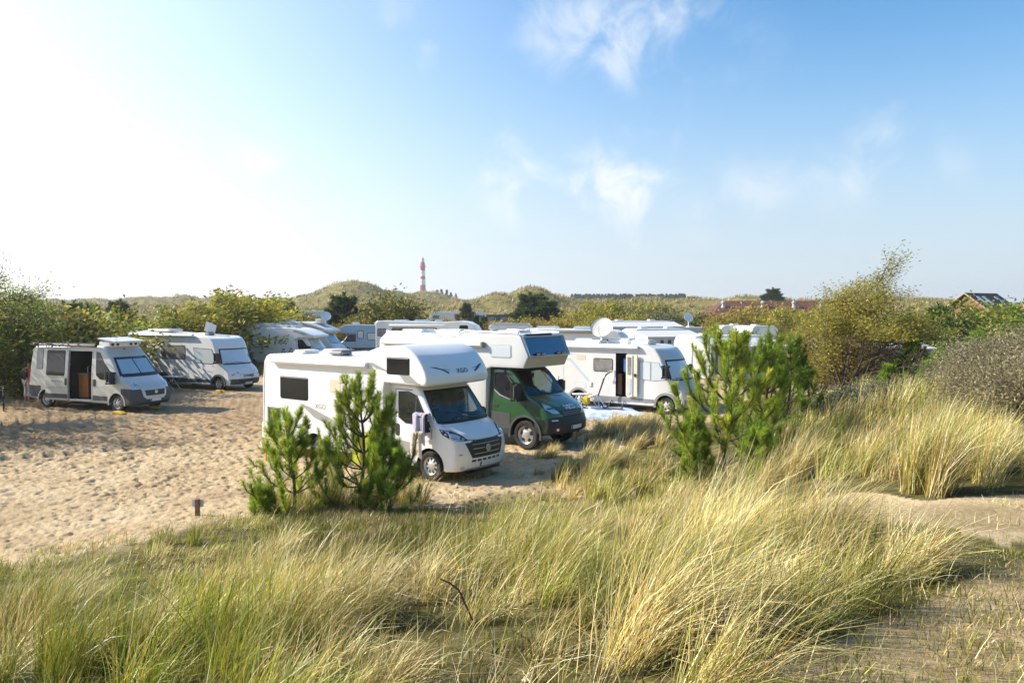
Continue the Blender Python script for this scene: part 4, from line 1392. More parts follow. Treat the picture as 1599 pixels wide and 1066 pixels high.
def caravan(label, loc, th, L=5.2, w=1.1, h=2.5, paint=None, awn=None, awn_mat=None, name='caravan', cat='caravan', bands=True, end_win=True, group='caravans farther back on the site', awn_h=(2.42, 1.95), stripes=9, roof_vents=2):
    """touring caravan; awn = depth of a canvas awning along its right side. Origin at the middle of its rear right corner side"""
    v = Veh(name, label, cat, loc, th, group)
    b = prism([(0, .38), (-.04, 1.0), (.02, h - .45), (.16, h - .12), (.40, h), (L - .55, h), (L - .2, h - .18), (L + .02, h - .8), (L + .08, 1.0), (L, .4)], w, .06, 2, 1.2, .8, .8)
    v.shell(b)
    v.part('body', b, paint or WHITE)
    for sd in 'RL':
        v.win(sd, rrect(.5, 1.35, 1.6, 1.95, .06), BLACKP, CURT, .03)
        v.win(sd, rrect(L - 1.7, 1.35, L - .5, 1.95, .06), BLACKP, CURT, .03)
        if bands: v.dec('stripe', sd, [(.0, .98), (L, .98), (L, 1.08), (.0, 1.08)], LDEC, .004, .004, step=.8)
        v.wheel(L * .47, -w + .12 if sd == 'R' else w - .12, .31, TYRE, RIM, BLACKP, 5)
    if end_win:
        for sd in 'BF': v.win(sd, rrect(-.68, 1.35, .68, 1.98, .08), MGREY, BEIGE if sd == 'B' else CURT, .03)
    for k in range(roof_vents):
        x = L * (k + .6) / (roof_vents + .2)
        v.part('roof_vent', rbox(x - .3, x + .3, -.3, .3, h - .02, h + .12, .04), WHITE)
    v.part('drawbar', tube([(L, .4, .42), (L + 1.1, 0, .45), (L, -.4, .42)], .04, 6), MGREY)
    if awn:
        hi, lo = awn_h
        am = awn_mat or mk('awning_canvas', (.50, .50, .49), .8, var=.05)
        y0, y1 = -w - awn, -w
        bm = prism([(y1 - .005, .05), (y1 - .005, hi), (y0, lo), (y0 - .02, .05)], 1, .03, 1, 0, 0, 0, y0=.1, y1=L - .2)
        for q in bm.verts: q.co = Vector((q.co.y, q.co.x, q.co.z))
        bmesh.ops.recalc_face_normals(bm, faces=bm.faces[:])
        v.shell(bm)
        a = v.part('awning', bm, am)
        pr = prism([(y1, hi + .012), (y0 - .06, lo + .02), (y0 - .05, lo - .08), (y0 - .03, lo - .02), (y1, hi - .02)], 1, 0, gx=0, gz=0, gy=0, y0=.05, y1=L - .15)
        for q in pr.verts: q.co = Vector((q.co.y, q.co.x, q.co.z))
        bmesh.ops.recalc_face_normals(pr, faces=pr.faces[:])
        v.part('awning_roof', pr, mk('awning_roof_canvas', (.52, .52, .52), .75, var=.04), a)
        n = stripes
        dx = (L - .6) / max(n, 1)
        if n:
            v.dec('awning_window', 'R', [[(.3 + dx * (k + .3), .35), (.3 + dx * (k + .75), .35), (.3 + dx * (k + .75), lo - .22), (.3 + dx * (k + .3), lo - .22)] for k in range(n)], mk('awning_dark_stripe', (.05, .055, .07), .3), .008, .01, a, step=0)
    return v


def semi_camper():
    v = Veh('low_profile_motorhome', 'white low-profile motorhome with black cow pictures, half hidden behind the pale grey one', 'motorhome', (-13.3 - .6, 56.0, 0), -14, VG)
    W = 1.12
    b = prism([(-7.5, .40), (-7.52, 2.3), (-7.35, 2.80), (-7.1, 2.92), (-1.5, 2.88), (-.9, 2.78), (-.3, 2.60), (.25, 2.38), (.33, 2.26), (.22, 2.18), (-.9, 2.16), (-1.25, 2.0), (-1.28, .40)], W, .07, 3, .5, .5, .4)
    v.shell(b)
    cab = prism([(-1.4, .32), (.88, .28), (.96, .5), (.94, .9), (.80, 1.1), (.35, 1.36), (-.32, 2.08), (-.5, 2.2), (-1.4, 2.2)], 1.0, .07, 2, .3, .3, .25, ducato_deform(1.0))
    v.shell(cab)
    v.archcut(cab, 0, .34)
    v.archcut(b, -4.7, .34)
    v.part('living_body', b, WHITE)
    v.part('cab', cab, WHITE)
    for x in (0, -4.7):
        v.arch(x, .34, 1.0 if x == 0 else W, None, BLACKP)
        for y in (-.9, .9): v.wheel(x, y, .34, TYRE, RIM, BLACKP, 6)
    for sd in 'RL':
        v.win(sd, rrect(-5.75, 1.72, -4.6, 2.36, .06), BLACKP, DGLASS, .03)
        v.win(sd, [(-1.05, 2.02), (-.72, 2.02), (-.05, 1.32), (-.85, 1.34), (-1.0, 1.5)], BLACKP, DGLASS, .03, 'door_window')
        v.hatch(sd, rrect(-4.2, .55, -3.0, 1.35, .08), WHITE, GDEC, 'garage_door')
        v.dec('stripe', sd, [(-1.3, 2.72), (-.5, 2.5), (-.2, 2.4), (-.5, 2.42), (-1.3, 2.62)], GDEC, .005, .004)
        sp = []
        for x0, z0, s in ((-2.35, 1.90, .8), (-1.95, 1.92, .8), (-2.1, 1.30, 1.0), (-1.5, 1.34, 1.0)):
            sp += [[(x0 - .10 * s, z0), (x0 + .12 * s, z0 + .03), (x0 + .10 * s, z0 + .1 * s), (x0 - .08 * s, z0 + .09 * s)], [(x0 - .16 * s, z0 - .22 * s), (x0 - .02 * s, z0 - .14 * s), (x0 - .06 * s, z0 - .05 * s), (x0 - .15 * s, z0 - .08 * s)], [(x0 + .03 * s, z0 - .3 * s), (x0 + .12 * s, z0 - .26 * s), (x0 + .14 * s, z0 - .12 * s), (x0 + .05 * s, z0 - .1 * s)]]
        v.dec('cow_picture', sd, sp, BLACKP, .005, .003, step=0)
        mirror(v, -.1, -1.02 if sd == 'R' else 1.02, 1.4, .16, .34)
    WSP = [(-.76, 2.04), (.76, 2.04), (.90, 1.40), (-.90, 1.40)]
    ws = v.dec('windscreen', 'F', grow(WSP, .04), BLACKP, .006, .02)
    v.dec('pane', 'F', WSP, SHADE, .014, .01, ws)
    v.dec('grille', 'F', [(-.55, .92), (.55, .92), (.48, .66), (-.48, .66)], BLACKP, .01, .02)
    for x, y, a, h in ((-5.1, 0, .6, .2), (-3.9, .1, .75, .28), (-2.6, -.1, .5, .16), (-1.9, .1, .4, .12)):
        v.part('roof_vent', rbox(x - a, x + a, y - .4, y + .4, 2.84, 2.92 + h, .07), SHADEW if a > .7 else WHITE)
    return v


def skylight_camper():
    v = Veh('low_profile_motorhome', 'white motorhome with cab roof skylight and small dish, behind the one with cow pictures', 'motorhome', (-14.7, 64.5, 0.1), -14, VG)
    b = prism([(-6.0, .4), (-6.02, 2.6), (-5.8, 2.98), (-5.5, 3.08), (-2.4, 3.10), (-1.6, 3.02), (-.8, 2.78), (-.1, 2.5), (.1, 2.36), (.0, 2.22), (-1.2, 2.2), (-1.25, .4)], 1.12, .07, 2, .6, .6, .4)
    v.shell(b)
    cab = prism([(-1.3, .32), (.9, .28), (.96, .5), (.92, .95), (.35, 1.36), (-.32, 2.08), (-.5, 2.21), (-1.3, 2.21)], 1.0, .07, 2, .4, .4, .3, ducato_deform(1.0))
    v.shell(cab)
    v.part('living_body', b, WHITE)
    v.part('cab', cab, WHITE)
    for x in (0, -3.8):
        for y in (-.95, .95): v.wheel(x, y, .34, TYRE, RIM, BLACKP, 6)
    v.dec('skylight', 'T', [(-1.5, -.6), (-.4, -.6), (-.4, .6), (-1.5, .6)], DGLASS, .012, .02)
    for sd in 'RL':
        v.win(sd, rrect(-5.0, 1.7, -3.8, 2.3, .06), BLACKP, DGLASS, .03)
        v.dec('stripe', sd, [(-2.2, 2.96), (-1.0, 2.68), (-.1, 2.42), (-.9, 2.55), (-2.2, 2.86)], GDEC, .005, .004)
    v.win('F', [(-.76, 2.04), (.76, 2.04), (.9, 1.4), (-.9, 1.4)], BLACKP, SHADE, .04, 'windscreen')
    v.part('roof_box', rbox(-1.75, -1.15, .1, .9, 2.9, 3.35, .06), WHITE)
    v.part('roof_vent', rbox(-4.3, -3.6, -.4, .4, 3.06, 3.28, .05), WHITE)
    dish(v, -.8, .2, 2.75, 3.55, .42, -70, WHITE, 25)
    return v


def shaded_alcove():
    v = Veh('alcove_motorhome', 'bluish white motorhome in shade by the bushes with a dark open doorway', 'motorhome', (at(541, 71), 71, .1), 187, VG)
    b = prism([(-5.2, .45), (-5.2, 2.4), (-5.0, 2.72), (-1.7, 2.74), (-.6, 2.78), (.1, 2.72), (.5, 2.5), (.55, 2.2), (.4, 2.02), (-.9, 1.98), (-1.0, .45)], 1.1, .06, 2, .5, .4, .4)
    v.shell(b)
    cab = prism([(-1.2, .35), (.9, .3), (.98, .6), (.9, 1.0), (.3, 1.3), (-.2, 1.98), (-1.2, 2.0)], .98, .07, 2, .4, .4, .3, ducato_deform(.98))
    v.shell(cab)
    v.archcut(cab, 0, .34)
    DO = [(-4.6, .5), (-3.75, .5), (-3.75, 2.3), (-4.6, 2.3)]
    cut(b, DO, 'L')
    v.part('living_body', b, mk('shade_tinted_white_paint', (.38, .50, .62), .35, coat=.4, var=.04))  # white body; the blue of its shade is put into the paint colour
    v.part('cab', cab, MATS['shade_tinted_white_paint'])
    lin = prism([(-4.62, .45), (-3.73, .45), (-3.73, 2.35), (-4.62, 2.35)], 1, 0, gx=0, gz=0, gy=0, y0=-.6, y1=1.0)
    bmesh.ops.delete(lin, geom=[f for f in lin.faces if f.normal.y > .9], context='FACES')
    v.part('interior_lining', lin, DARKIN)
    v.win('L', rrect(-3.2, 1.42, -1.95, 2.0, .07), BLACKP, SHADEW, .05)
    v.win('L', rrect(-1.55, 1.55, -1.1, 2.2, .06), BLACKP, SHADEW, .05)
    v.win('L', [(-.85, 1.85), (-.3, 1.85), (.15, 1.28), (-.85, 1.28)], BLACKP, DGLASS, .03, 'door_window')
    v.win('F', [(-.7, 1.9), (.7, 1.9), (.86, 1.34), (-.86, 1.34)], BLACKP, DGLASS, .04, 'windscreen')
    for x in (0, -3.4):
        v.arch(x, .34, .98, DGREY, BLACKP, .07)
        for y in (-.9, .9): v.wheel(x, y, .34, TYRE, RIM, BLACKP, 6)
    v.dec('skirt', 'L', [(-3.0, .46), (-.55, .46), (-.55, .7), (-3.0, .7)], DGREY, .01, .02)
    for x in (-2.8, -.9): v.part('roof_vent', rbox(x - .3, x + .3, -.3, .3, 2.7, 2.98, .06), WHITE)
    return v


def big_alcove():
    v = Veh('alcove_motorhome', 'long white motorhome with small oval window in its rounded bunk, behind the truck camper', 'motorhome', (at(734, 56), 56, 0), -6, VG)
    b = prism([(-6.6, .4), (-6.6, 3.25), (-6.5, 3.36), (-6.2, 3.38), (-1.6, 3.28), (-.6, 3.36), (.0, 3.30), (.5, 3.02), (.78, 2.6), (.8, 2.35), (.6, 2.15), (-1.3, 2.1), (-1.3, .4)], 1.15, .06, 3, .5, .5, .4)
    v.shell(b)
    cab = prism([(-1.4, .32), (.9, .28), (.96, .5), (.92, .95), (.35, 1.36), (-.32, 2.08), (-.5, 2.2), (-1.4, 2.2)], 1.0, .07, 2, .4, .4, .3, ducato_deform(1.0))
    v.shell(cab)
    v.part('living_body', b, WHITE)
    v.part('cab', cab, WHITE)
    for x in (0, -4.2):
        for y in (-.95, .95): v.wheel(x, y, .34, TYRE, RIM, BLACKP, 6)
    for sd in 'RL':
        v.win(sd, rrect(-.55, 2.78, .02, 3.04, .1), BLACKP, DGLASS, .03)
        v.win(sd, rrect(-5.4, 2.36, -2.2, 2.86, .06), BLACKP, CURT, .03)
        v.win(sd, rrect(-6.45, 2.3, -5.85, 2.8, .06), BLACKP, CURT, .03)
    v.win('F', [(-.76, 2.04), (.76, 2.04), (.9, 1.4), (-.9, 1.4)], BLACKP, SHADE, .04, 'windscreen')
    for x, a in ((-5.0, .5), (-3.4, .6), (-2.2, .3)): v.part('roof_vent', rbox(x - a, x + a, -.4, .4, 3.26, 3.46, .06), SHADEW)
    awning(v, -5.6, -1.6, -1.15, 2.98, .14, .12, WHITE)
    return v


def roof_row():
    """motorhome and caravans whose roofs show behind the dish"""
    v, fin_ = integrated('white motorhome with dark windscreen, its long roof showing behind the round dish', (at(985, 43), 43.5, .0), -14, -5.9, 3.08, 3.0, GREYW, DGREY, screen=DGLASS)
    fin_()
    side_window(v, (-3.4, 1.7, -2.4, 2.3), DGLASS)
    awning(v, -5.4, -1.6, -1.1, 2.84, .17, .14, MGREY)
    for x, a in ((-4.6, .6), (-2.6, .5)): v.part('roof_vent', rbox(x - a, x + a, -.4, .4, 3.0, 3.2, .06), SHADEW)
    v.win('R', [(-1.3, 2.5), (-.4, 2.44), (-.1, 2.0), (-1.2, 2.0)], BLACKP, DGLASS, .03)
    b = Veh('motorhome', 'white motorhome with silver roof box, between the truck bunk and the round dish', 'motorhome', (at(862, 52), 52, 0), -10, VG)
    p = prism([(-5.6, .4), (-5.6, 2.4), (-5.4, 2.72), (-1.0, 2.76), (-.4, 2.6), (.1, 2.1), (.5, 1.3), (.9, .9), (.95, .4)], 1.12, .07, 2, .6, .5, .4)
    b.shell(p)
    b.part('body', p, WHITE)
    rb = b.part('roof_box', rbox(-4.2, -1.4, -.7, .7, 2.72, 3.22, .14, 3), ALU)
    b.part('solar_panel', rbox(-4.0, -1.6, -.6, .6, 3.22, 3.25, .01), SHADE, rb)
    for sd in 'RL': b.win(sd, rrect(-4.4, 1.5, -3.2, 2.1, .06), BLACKP, CURT, .03)
    for x in (0, -3.6):
        for y in (-.95, .95): b.wheel(x, y, .34, TYRE, RIM, BLACKP, 6)


alcove_camper()
truck_camper()
van_camper()
grey_motorhome()
cream_motorhome()
semi_camper()
skylight_camper()
shaded_alcove()
big_alcove()
roof_row()
# caravans
th = 17.5


def cara_at(label, px, Y, th, awn=2.0, w=1.1, z=None, **k):
    """its awning corner (or rear right corner) stands at px, Y"""
    X = at(px, Y)
    c, s = math.cos(rad(th)), math.sin(rad(th))
    ly = w + (awn or 0)
    x, y = X - s * ly, Y + c * ly
    z = float(hz([x], [y])[0]) if z is None else z
    return caravan(label, (x, y, z), th, w=w, awn=awn, **k)


CARAVANS = [
    ('white caravan with long grey striped awning, its sunlit end beside the pale beige motorhome', 1108, 45.5, 17.5, 2.0, dict(L=5.6, h=2.55, stripes=14, z=0)),
    ('white caravan with flat grey awning and small windows, behind the pale beige motorhome', 1010, 56, 17, 2.2, dict(L=4.8, h=2.75, stripes=7, z=.0, awn_h=(2.62, 2.2))),
    ('white caravan with peaked grey roof canvas, farthest of the white roofs behind the round dish', 955, 68, 14, 2.0, dict(L=7.0, h=3.05, stripes=0, z=.15, awn_h=(2.95, 2.55))),
    ('grey caravan with framed plate, half hidden behind the wind-bent willow', 1312, 38.5, 8, 1.2, dict(L=5.4, h=2.5, paint=GREYW, stripes=3, z=.1, awn_h=(2.3, 2.05), awn_mat=mk('dirty_grey_canvas', (.62, .62, .63), .8))),
]
for lab, px, Y, t, aw, k in CARAVANS:
    cc = cara_at(lab, px, Y, t, aw, **k)
    if 'framed' in lab:
        cc.text('plate_text', 'R', 'ERIBA', 1.25, 1.32, .18, BLACKP, eps=.014) if False else None
        pl = cc.dec('number_plate', 'R', rrect(1.05, 1.12, 1.65, 1.42, .02), BLACKP, .012, .01, step=0)
        cc.dec('plate_face', 'R', rrect(1.10, 1.17, 1.60, 1.37, .02), PLATE, .02, .008, pl, step=0)
        cc.dec('dark_window', 'R', rrect(.55, 1.5, 1.35, 1.95, .03), DGLASS, .014, .01, step=0)
        cc.dec('grey_base', 'R', [(.2, .2), (5.0, .2), (5.0, .85), (.2, .85)], BEIGE, .01, .01, step=0)
# dish box caravan roof at the bushes, small far ones
for lab, px, Y, t, k in [
    ('white caravan with small round dish on its roof, by bushes left of the red roof', 1052, 74, 12, dict(L=4.4, h=2.9)),
    ('small white caravan with rounded ends, left of the pair in front of the red roof', 1125, 66, 8, dict(L=3.4, h=2.35)),
    ('small white caravan with sloping front, right of the pair in front of the red roof', 1174, 64, 30, dict(L=3.2, h=2.3)),
    ('white caravan glimpsed through the yellow leaves of the bent willow', 1262, 63, 10, dict(L=4.2, h=2.3)),
    ('white caravan glimpsed behind the trunk of the bent willow', 1372, 62, 10, dict(L=4.0, h=2.6)),
    ('cream caravan alone among the bushes above the upright little dish', 462, 105, 10, dict(L=4.6, h=2.5)),
    ('far white caravan with a red patch on its side, below the grassy dune', 672, 150, 4, dict(L=7.4, h=2.6)),
    ('far white caravan with a pale square end, right of the one with the red patch', 721, 140, 10, dict(L=4.4, h=2.6)),
    ('far dark-sided caravan, rightmost of three below the grassy dune', 758, 150, 0, dict(L=4.6, h=2.4, paint=DGREY)),
    ('tiny white caravan at the foot of the dune left of the dark round pine', 805, 165, 0, dict(L=3.0, h=2.4)),
]:
    zr = zat({1052: 511, 1125: 508, 1174: 509, 1262: 516, 1372: 513, 462: 485, 672: 487, 721: 487, 758: 491, 805: 483}[px], Y)
    z = min(zr - k['h'], float(hz([at(px, Y)], [Y + 1])[0]))
    k['h'] = zr - z
    cc = cara_at(lab, px, Y, t, None, z=z, roof_vents=1, **k)
    if px == 1052: dish(cc, 2.0, 0, k['h'], k['h'] + .95, .5, -80, WHITE, 25)
    if px == 672: cc.dec('red_panel', 'R', [(4.6, 1.3), (5.6, 1.3), (5.6, 2.2), (4.6, 2.2)], RED, .012, .01, step=0)
# ------------------------------------------------------------------ lighthouse and buildings
def gz(x, y): return float(hz([x], [y])[0])


def lighthouse():
    Y = 900.0
    x = at(660.5, Y)
    top = zat(401.5, Y)
    z0 = gz(x, Y)
    r = empty('lighthouse', (x, Y, z0))
    tag(r, 'red and white banded lighthouse far off behind the dunes', 'lighthouse')
    red = mk('lighthouse_red', (.36, .022, .03), .6)
    wht = mk('lighthouse_white', (.72, .72, .70), .6)
    drk = mk('lantern_grey', (.16, .17, .17), .5)
    zs = lambda py: zat(py, Y) - z0
    zz = [zs(p) for p in (423.0, 431.2, 436.2, 444.8, 454, 470)]

    def R(z): return 2.6 + (zs(423) - z) / (zs(423) - zs(470)) * 1.2
    # bands, each from its lower to its upper edge
    for nm, m, a, b in (('lower_band', red, max(-1, zz[5] - 12), zz[3]), ('white_band', wht, zz[3], zz[2]), ('middle_band', red, zz[2], zz[1]), ('white_band', wht, zz[1], zz[0])):
        o = fin(nm, lathe([(R(a), a), (R(b), b)], 24, 'z'), m, r, 40)
    for z in (zs(426), zs(440)): fin('window', rbox(-1.6, -.9, -2.9, -2.5, z - .6, z + .6, .02), drk, r)
    t0 = zz[0]
    fin('gallery_tower', lathe([(R(t0), t0), (2.7, t0 + 1.5), (2.8, zs(418)), (3.4, zs(417)), (3.4, zs(416)), (2.6, zs(415.8)), (2.5, zs(413)), (2.9, zs(412.6)), (2.2, zs(412.4)), (2.1, zs(409))], 24, 'z'), red, r, 40)
    rl = bmesh.new()
    for rr, z in ((3.5, zs(416) + .9), (3.0, zs(412.6) + .9)):
        n = 20
        tube([(rr * math.cos(2 * PI * k / n), rr * math.sin(2 * PI * k / n), z) for k in range(n + 1)], .07, 4, rl)
        for k in range(n): tube([(rr * math.cos(2 * PI * k / n), rr * math.sin(2 * PI * k / n), z - 1), (rr * math.cos(2 * PI * k / n), rr * math.sin(2 * PI * k / n), z)], .05, 4, rl)
    fin('gallery_rail', rl, drk, r)
    ln = fin('lantern', lathe([(1.6, zs(409)), (1.6, zs(405.4))], 14, 'z'), mk('lantern_glass', (.45, .48, .48), .1, metal=.3), r, 0)
    fin('lantern_roof', lathe([(2.0, zs(405.6)), (1.9, zs(405.2)), (.9, zs(403.6)), (.35, zs(402.8)), (.3, zs(402)), (.02, zs(401.2))], 14, 'z'), drk, ln, 40)


lighthouse()


def long_roof():
    Y = 118.0
    x0, x1 = at(1098, Y), at(1322, Y)
    zr, ze = zat(469.5, Y), zat(492, Y - 5)
    g = min(gz(x0, Y), gz(x1, Y)) - .3
    r = empty('service_building', ((x0 + x1) / 2, Y, g))
    tag(r, 'long low building with red-brown roof and grey ventilator caps behind the bushes', 'building')
    hl = (x1 - x0) / 2
    roof = mk('red_brown_roof', (.095, .036, .024), .85, var=.35, scale=1.5, bump=.6, bscale=9)
    zr, ze = zr - g, ze - g
    bm = bmesh.new()
    d, hip = 5.0, 3.0
    P = [(-hl, -d, ze), (hl, -d, ze), (hl, d, ze), (-hl, d, ze), (-hl + hip, 0, zr), (hl - .5, 0, zr)]
    vs = [bm.verts.new(p) for p in P]
    lo = [bm.verts.new((p[0], p[1], p[2] - .18)) for p in P[:4]]
    for f in ((0, 1, 5, 4), (1, 2, 5), (2, 3, 4, 5), (3, 0, 4)): bm.faces.new([vs[i] for i in f])
    for i in range(4): bm.faces.new((vs[i], lo[i], lo[(i + 1) % 4], vs[(i + 1) % 4]))
    bm.faces.new(lo)
    bmesh.ops.recalc_face_normals(bm, faces=bm.faces[:])
    rf = fin('roof', bm, roof, r, 0)
    fin('wall', rbox(-hl + .4, hl - .4, -d + .5, d - .5, -.5, ze - .15, 0), mk('brick_wall', (.26, .11, .07), .9, var=.2, scale=6), r)
    for px in (1128.5, 1190, 1238.5, 1281):
        x = at(px, Y - 2) - (x0 + x1) / 2
        y = -2.2
        zb = zr + (ze - zr) * 2.2 / 5
        bm = lathe([(.42, zb - .35), (.38, zb + .02), (.24, zb + .12), (.24, zb + .55), (.36, zb + .58), (.36, zb + .72), (.18, zb + .78), (.18, zb + .92), (.02, zb + .95)], 12, 'z', cent=(x, y, 0))
        fin('roof_ventilator', bm, mk('zinc_grey', (.45, .46, .46), .5, metal=.3), rf, 40)


def gable_house():
    Y = 92.0
    xc = at(1507, Y) + 1.9
    z0 = gz(xc, Y)
    th = rad(30)
    r = empty('brick_house', (xc + .9, Y + 1.7, z0), th)
    tag(r, 'brick house with steep dark brown roof and skylights behind the right-hand trees', 'house')
    zr = zat(457, Y) - z0
    ze = zr - 2.8
    roof = mk('dark_brown_roof', (.035, .016, .018), .7, var=.2, bump=.4, bscale=12)
    brick = mk('orange_brick', (.22, .10, .055), .9, var=.25, scale=8)
    # ridge runs along x; gable end towards -x
    bm = bmesh.new()
    hl, d = 3.4, 3.8
    for sg in (-1, 1):
        a = [(-hl, 0, zr), (hl, 0, zr), (hl, sg * d, ze), (-hl, sg * d, ze)]
        q = [bm.verts.new(p) for p in a] + [bm.verts.new((p[0], p[1], p[2] - .2)) for p in a]
        for f in ((0, 1, 2, 3), (4, 5, 6, 7), (0, 1, 5, 4), (1, 2, 6, 5), (2, 3, 7, 6), (3, 0, 4, 7)): bm.faces.new([q[i] for i in f])
    bmesh.ops.recalc_face_normals(bm, faces=bm.faces[:])
    rf = fin('roof', bm, roof, r, 0)
    w = prism([(-d + .4, -.5), (-d + .4, ze + .2), (0, zr - .3), (d - .4, ze + .2), (d - .4, -.5)], 1, 0, gx=0, gz=0, gy=0, y0=-hl + .5, y1=hl - .3)
    for v in w.verts: v.co = Vector((v.co.y, v.co.x, v.co.z))
    bmesh.ops.recalc_face_normals(w, faces=w.faces[:])
    fin('wall', w, brick, r, 0)
    fin('gable_window', rbox(-hl + .42, -hl + .5, -.6, .6, ze - .4, ze + .9, 0), DGLASS, r)
    fin('bargeboard', tube([(-hl - .02, -d, ze - .1), (-hl - .02, 0, zr - .1), (-hl - .02, d, ze - .1)], .12, 4), mk('pale_wood', (.42, .28, .18), .7), r, 0)
    sl = math.atan2(zr - ze, d)
    for x in (-1.9, -.7, 1.8):
        c = Vector((x, -d * .34, zr + (ze - zr) * .34))
        n = Vector((0, -math.sin(sl), math.cos(sl)))
        bm = bmesh.new()
        t = Vector((0, -math.cos(sl), -math.sin(sl)))
        for a, b, m in ((.22, .85, .09),):
            q = [c + Vector((sx * a, 0, 0)) + t * sy * b + n * h for h in (-.05, m) for sx, sy in ((-1, -1), (1, -1), (1, 1), (-1, 1))]
            vv = [bm.verts.new(p) for p in q]
            for f in ((0, 1, 2, 3), (4, 5, 6, 7), (0, 1, 5, 4), (1, 2, 6, 5), (2, 3, 7, 6), (3, 0, 4, 7)): bm.faces.new([vv[i] for i in f])
        bmesh.ops.recalc_face_normals(bm, faces=bm.faces[:])
        fin('skylight', bm, mk('skylight_glass', (.30, .36, .42), .15, metal=.3), rf, 0)


long_roof()
gable_house()


# ------------------------------------------------------------------ small things on the camp ground
def ramp_wedge(px, py, label):
    x, y = ghit(px, py)
    bm = prism([(-.28, 0), (.28, 0), (.28, .03), (.10, .10), (-.2, .10)], .12, .01, 1, 0, 0, 0)
    o = fin('levelling_ramp', bm, mk('yellow_plastic', (.62, .42, .02), .5), None)
    o.location = (x, y, gz(x, y) - .005)
    o.rotation_euler = (0, 0, rad(-22))
    tag(o, label, 'levelling ramp', 'yellow levelling ramps under wheels')


ramp_wedge(186, 645.5, 'yellow ramp under the near front wheel of the silver van')
ramp_wedge(242, 637.5, 'yellow ramp under the far front wheel of the silver van')
ramp_wedge(344, 612, 'yellow ramp under the front wheel of the pale grey motorhome')


def camp_table(x, y, rz, label, L=.95, W=.6, h=.7, leg=None):
    r = empty('camping_table', (x, y, gz(x, y)), rz)
    tag(r, label, 'table')
    fin('table_top', rbox(-L / 2, L / 2, -W / 2, W / 2, h - .03, h, .012), mk('table_white', (.62, .64, .66), .4), r)
    for sy in (-1, 1):
        for sx in (-1, 1):
            fin('leg', tube([(sx * L * .30 * (1 if sy > 0 else 1), sy * W * .42, h - .03), (-sx * .30 * L + sx * 0, sy * W * .42, 0)], .016, 6), leg or ALU, r)
    return r


tx, ty = ghit(270, 609.5)
camp_table(tx, ty, rad(-18), 'white folding table with crossed legs beside the silver van', .98, .6, .72)


def camp_chair(x, y, rz, label, cloth, h=.42, back=.62):
    r = empty('folding_chair', (x, y, gz(x, y)), rz)
    tag(r, label, 'chair')
    for sy in (-.25, .25):
        fin('leg', tube([(-.22, sy, 0), (.2, sy, h + .15)], .014, 6), ALU, r)
        fin('leg', tube([(.22, sy, 0), (-.22, sy, h)], .014, 6), ALU, r)
    fin('seat', rbox(-.24, .24, -.24, .24, h, h + .03, .01), cloth, r)
    b = bmesh.new()
    for k in range(4): rbox(-.27 - .03 * k, -.25 - .03 * k, -.25, .25, h + .08 + .14 * k, h + .18 + .14 * k, .008, 2, b)
    for sy in (-.25, .25): tube([(-.22, sy, h), (-.36, sy, h + back)], .014, 6, b)
    fin('backrest', b, cloth, r)
    return r


stripe = mk('blue_white_cloth', (.16, .22, .42), .8, var=.3, scale=9)
cx_, cy_ = ghit(264, 606)
camp_chair(cx_, cy_ + .8, rad(-110), 'blue and white folding chair behind the white table', stripe)


def local(o, th, x, y): 
    c, s = math.cos(rad(th)), math.sin(rad(th))
    return o[0] + x * c - y * s, o[1] + x * s + y * c


HR = (6.634, 31.292)
# groundsheet beside the pale beige motorhome
def groundsheet():
    pts = [ghit(*p) for p in ((868, 638), (872, 652), (915, 655.5), (962, 658.5), (1008, 651), (985, 641), (925, 634))]
    c = Vector((sum(p[0] for p in pts) / 7, sum(p[1] for p in pts) / 7))
    bm = bmesh.new()
    bm.faces.new([bm.verts.new((p[0] - c.x, p[1] - c.y, 0)) for p in pts])
    bmesh.ops.triangulate(bm, faces=bm.faces[:])
    bisect_all(bm, 0, frange(min(p[0] for p in pts) - c.x, max(p[0] for p in pts) - c.x, .08))
    bisect_all(bm, 1, frange(min(p[1] for p in pts) - c.y, max(p[1] for p in pts) - c.y, .08))
    for v in bm.verts:
        x, y = v.co.x + c.x, v.co.y + c.y
        n = float(fbm(np.array([x * 1.6]), np.array([y * 3.2]), 77, 3)[0])
        v.co.z = gz(x, y) + .07 + max(0, n - .5) * .35
    bmesh.ops.recalc_face_normals(bm, faces=bm.faces[:])
    if sum(f.normal.z for f in bm.faces) < 0: bmesh.ops.reverse_faces(bm, faces=bm.faces[:])
    r = bmesh.ops.extrude_edge_only(bm, edges=[e for e in bm.edges if len(e.link_faces) == 1])
    for g in r['geom']:
        if isinstance(g, bmesh.types.BMVert): g.co.z -= .12
    o = fin('groundsheet', bm, mk('pale_blue_groundsheet', (.46, .56, .72), .7, var=.2, scale=2.5), None, 60)
    o.location = (c.x, c.y, 0)
    tag(o, 'crumpled pale blue groundsheet on the sand beside the pale beige motorhome', 'groundsheet')


groundsheet()
x, y = ghit(906, 641)
r = empty('side_table', (x, y, gz(x, y) + .08))
tag(r, 'small white pedestal table at the left end of the blue groundsheet', 'table')
fin('table_top', rbox(-.32, .32, -.25, .25, .58, .61, .01), WHITE, r)
fin('pedestal', tube([(0, 0, .0), (0, 0, .58)], .03, 8), ALU, r)
fin('foot', tube([(-.2, -.1, .02), (0, 0, .06), (.2, -.1, .02)], .02, 6), BLACKP, r)
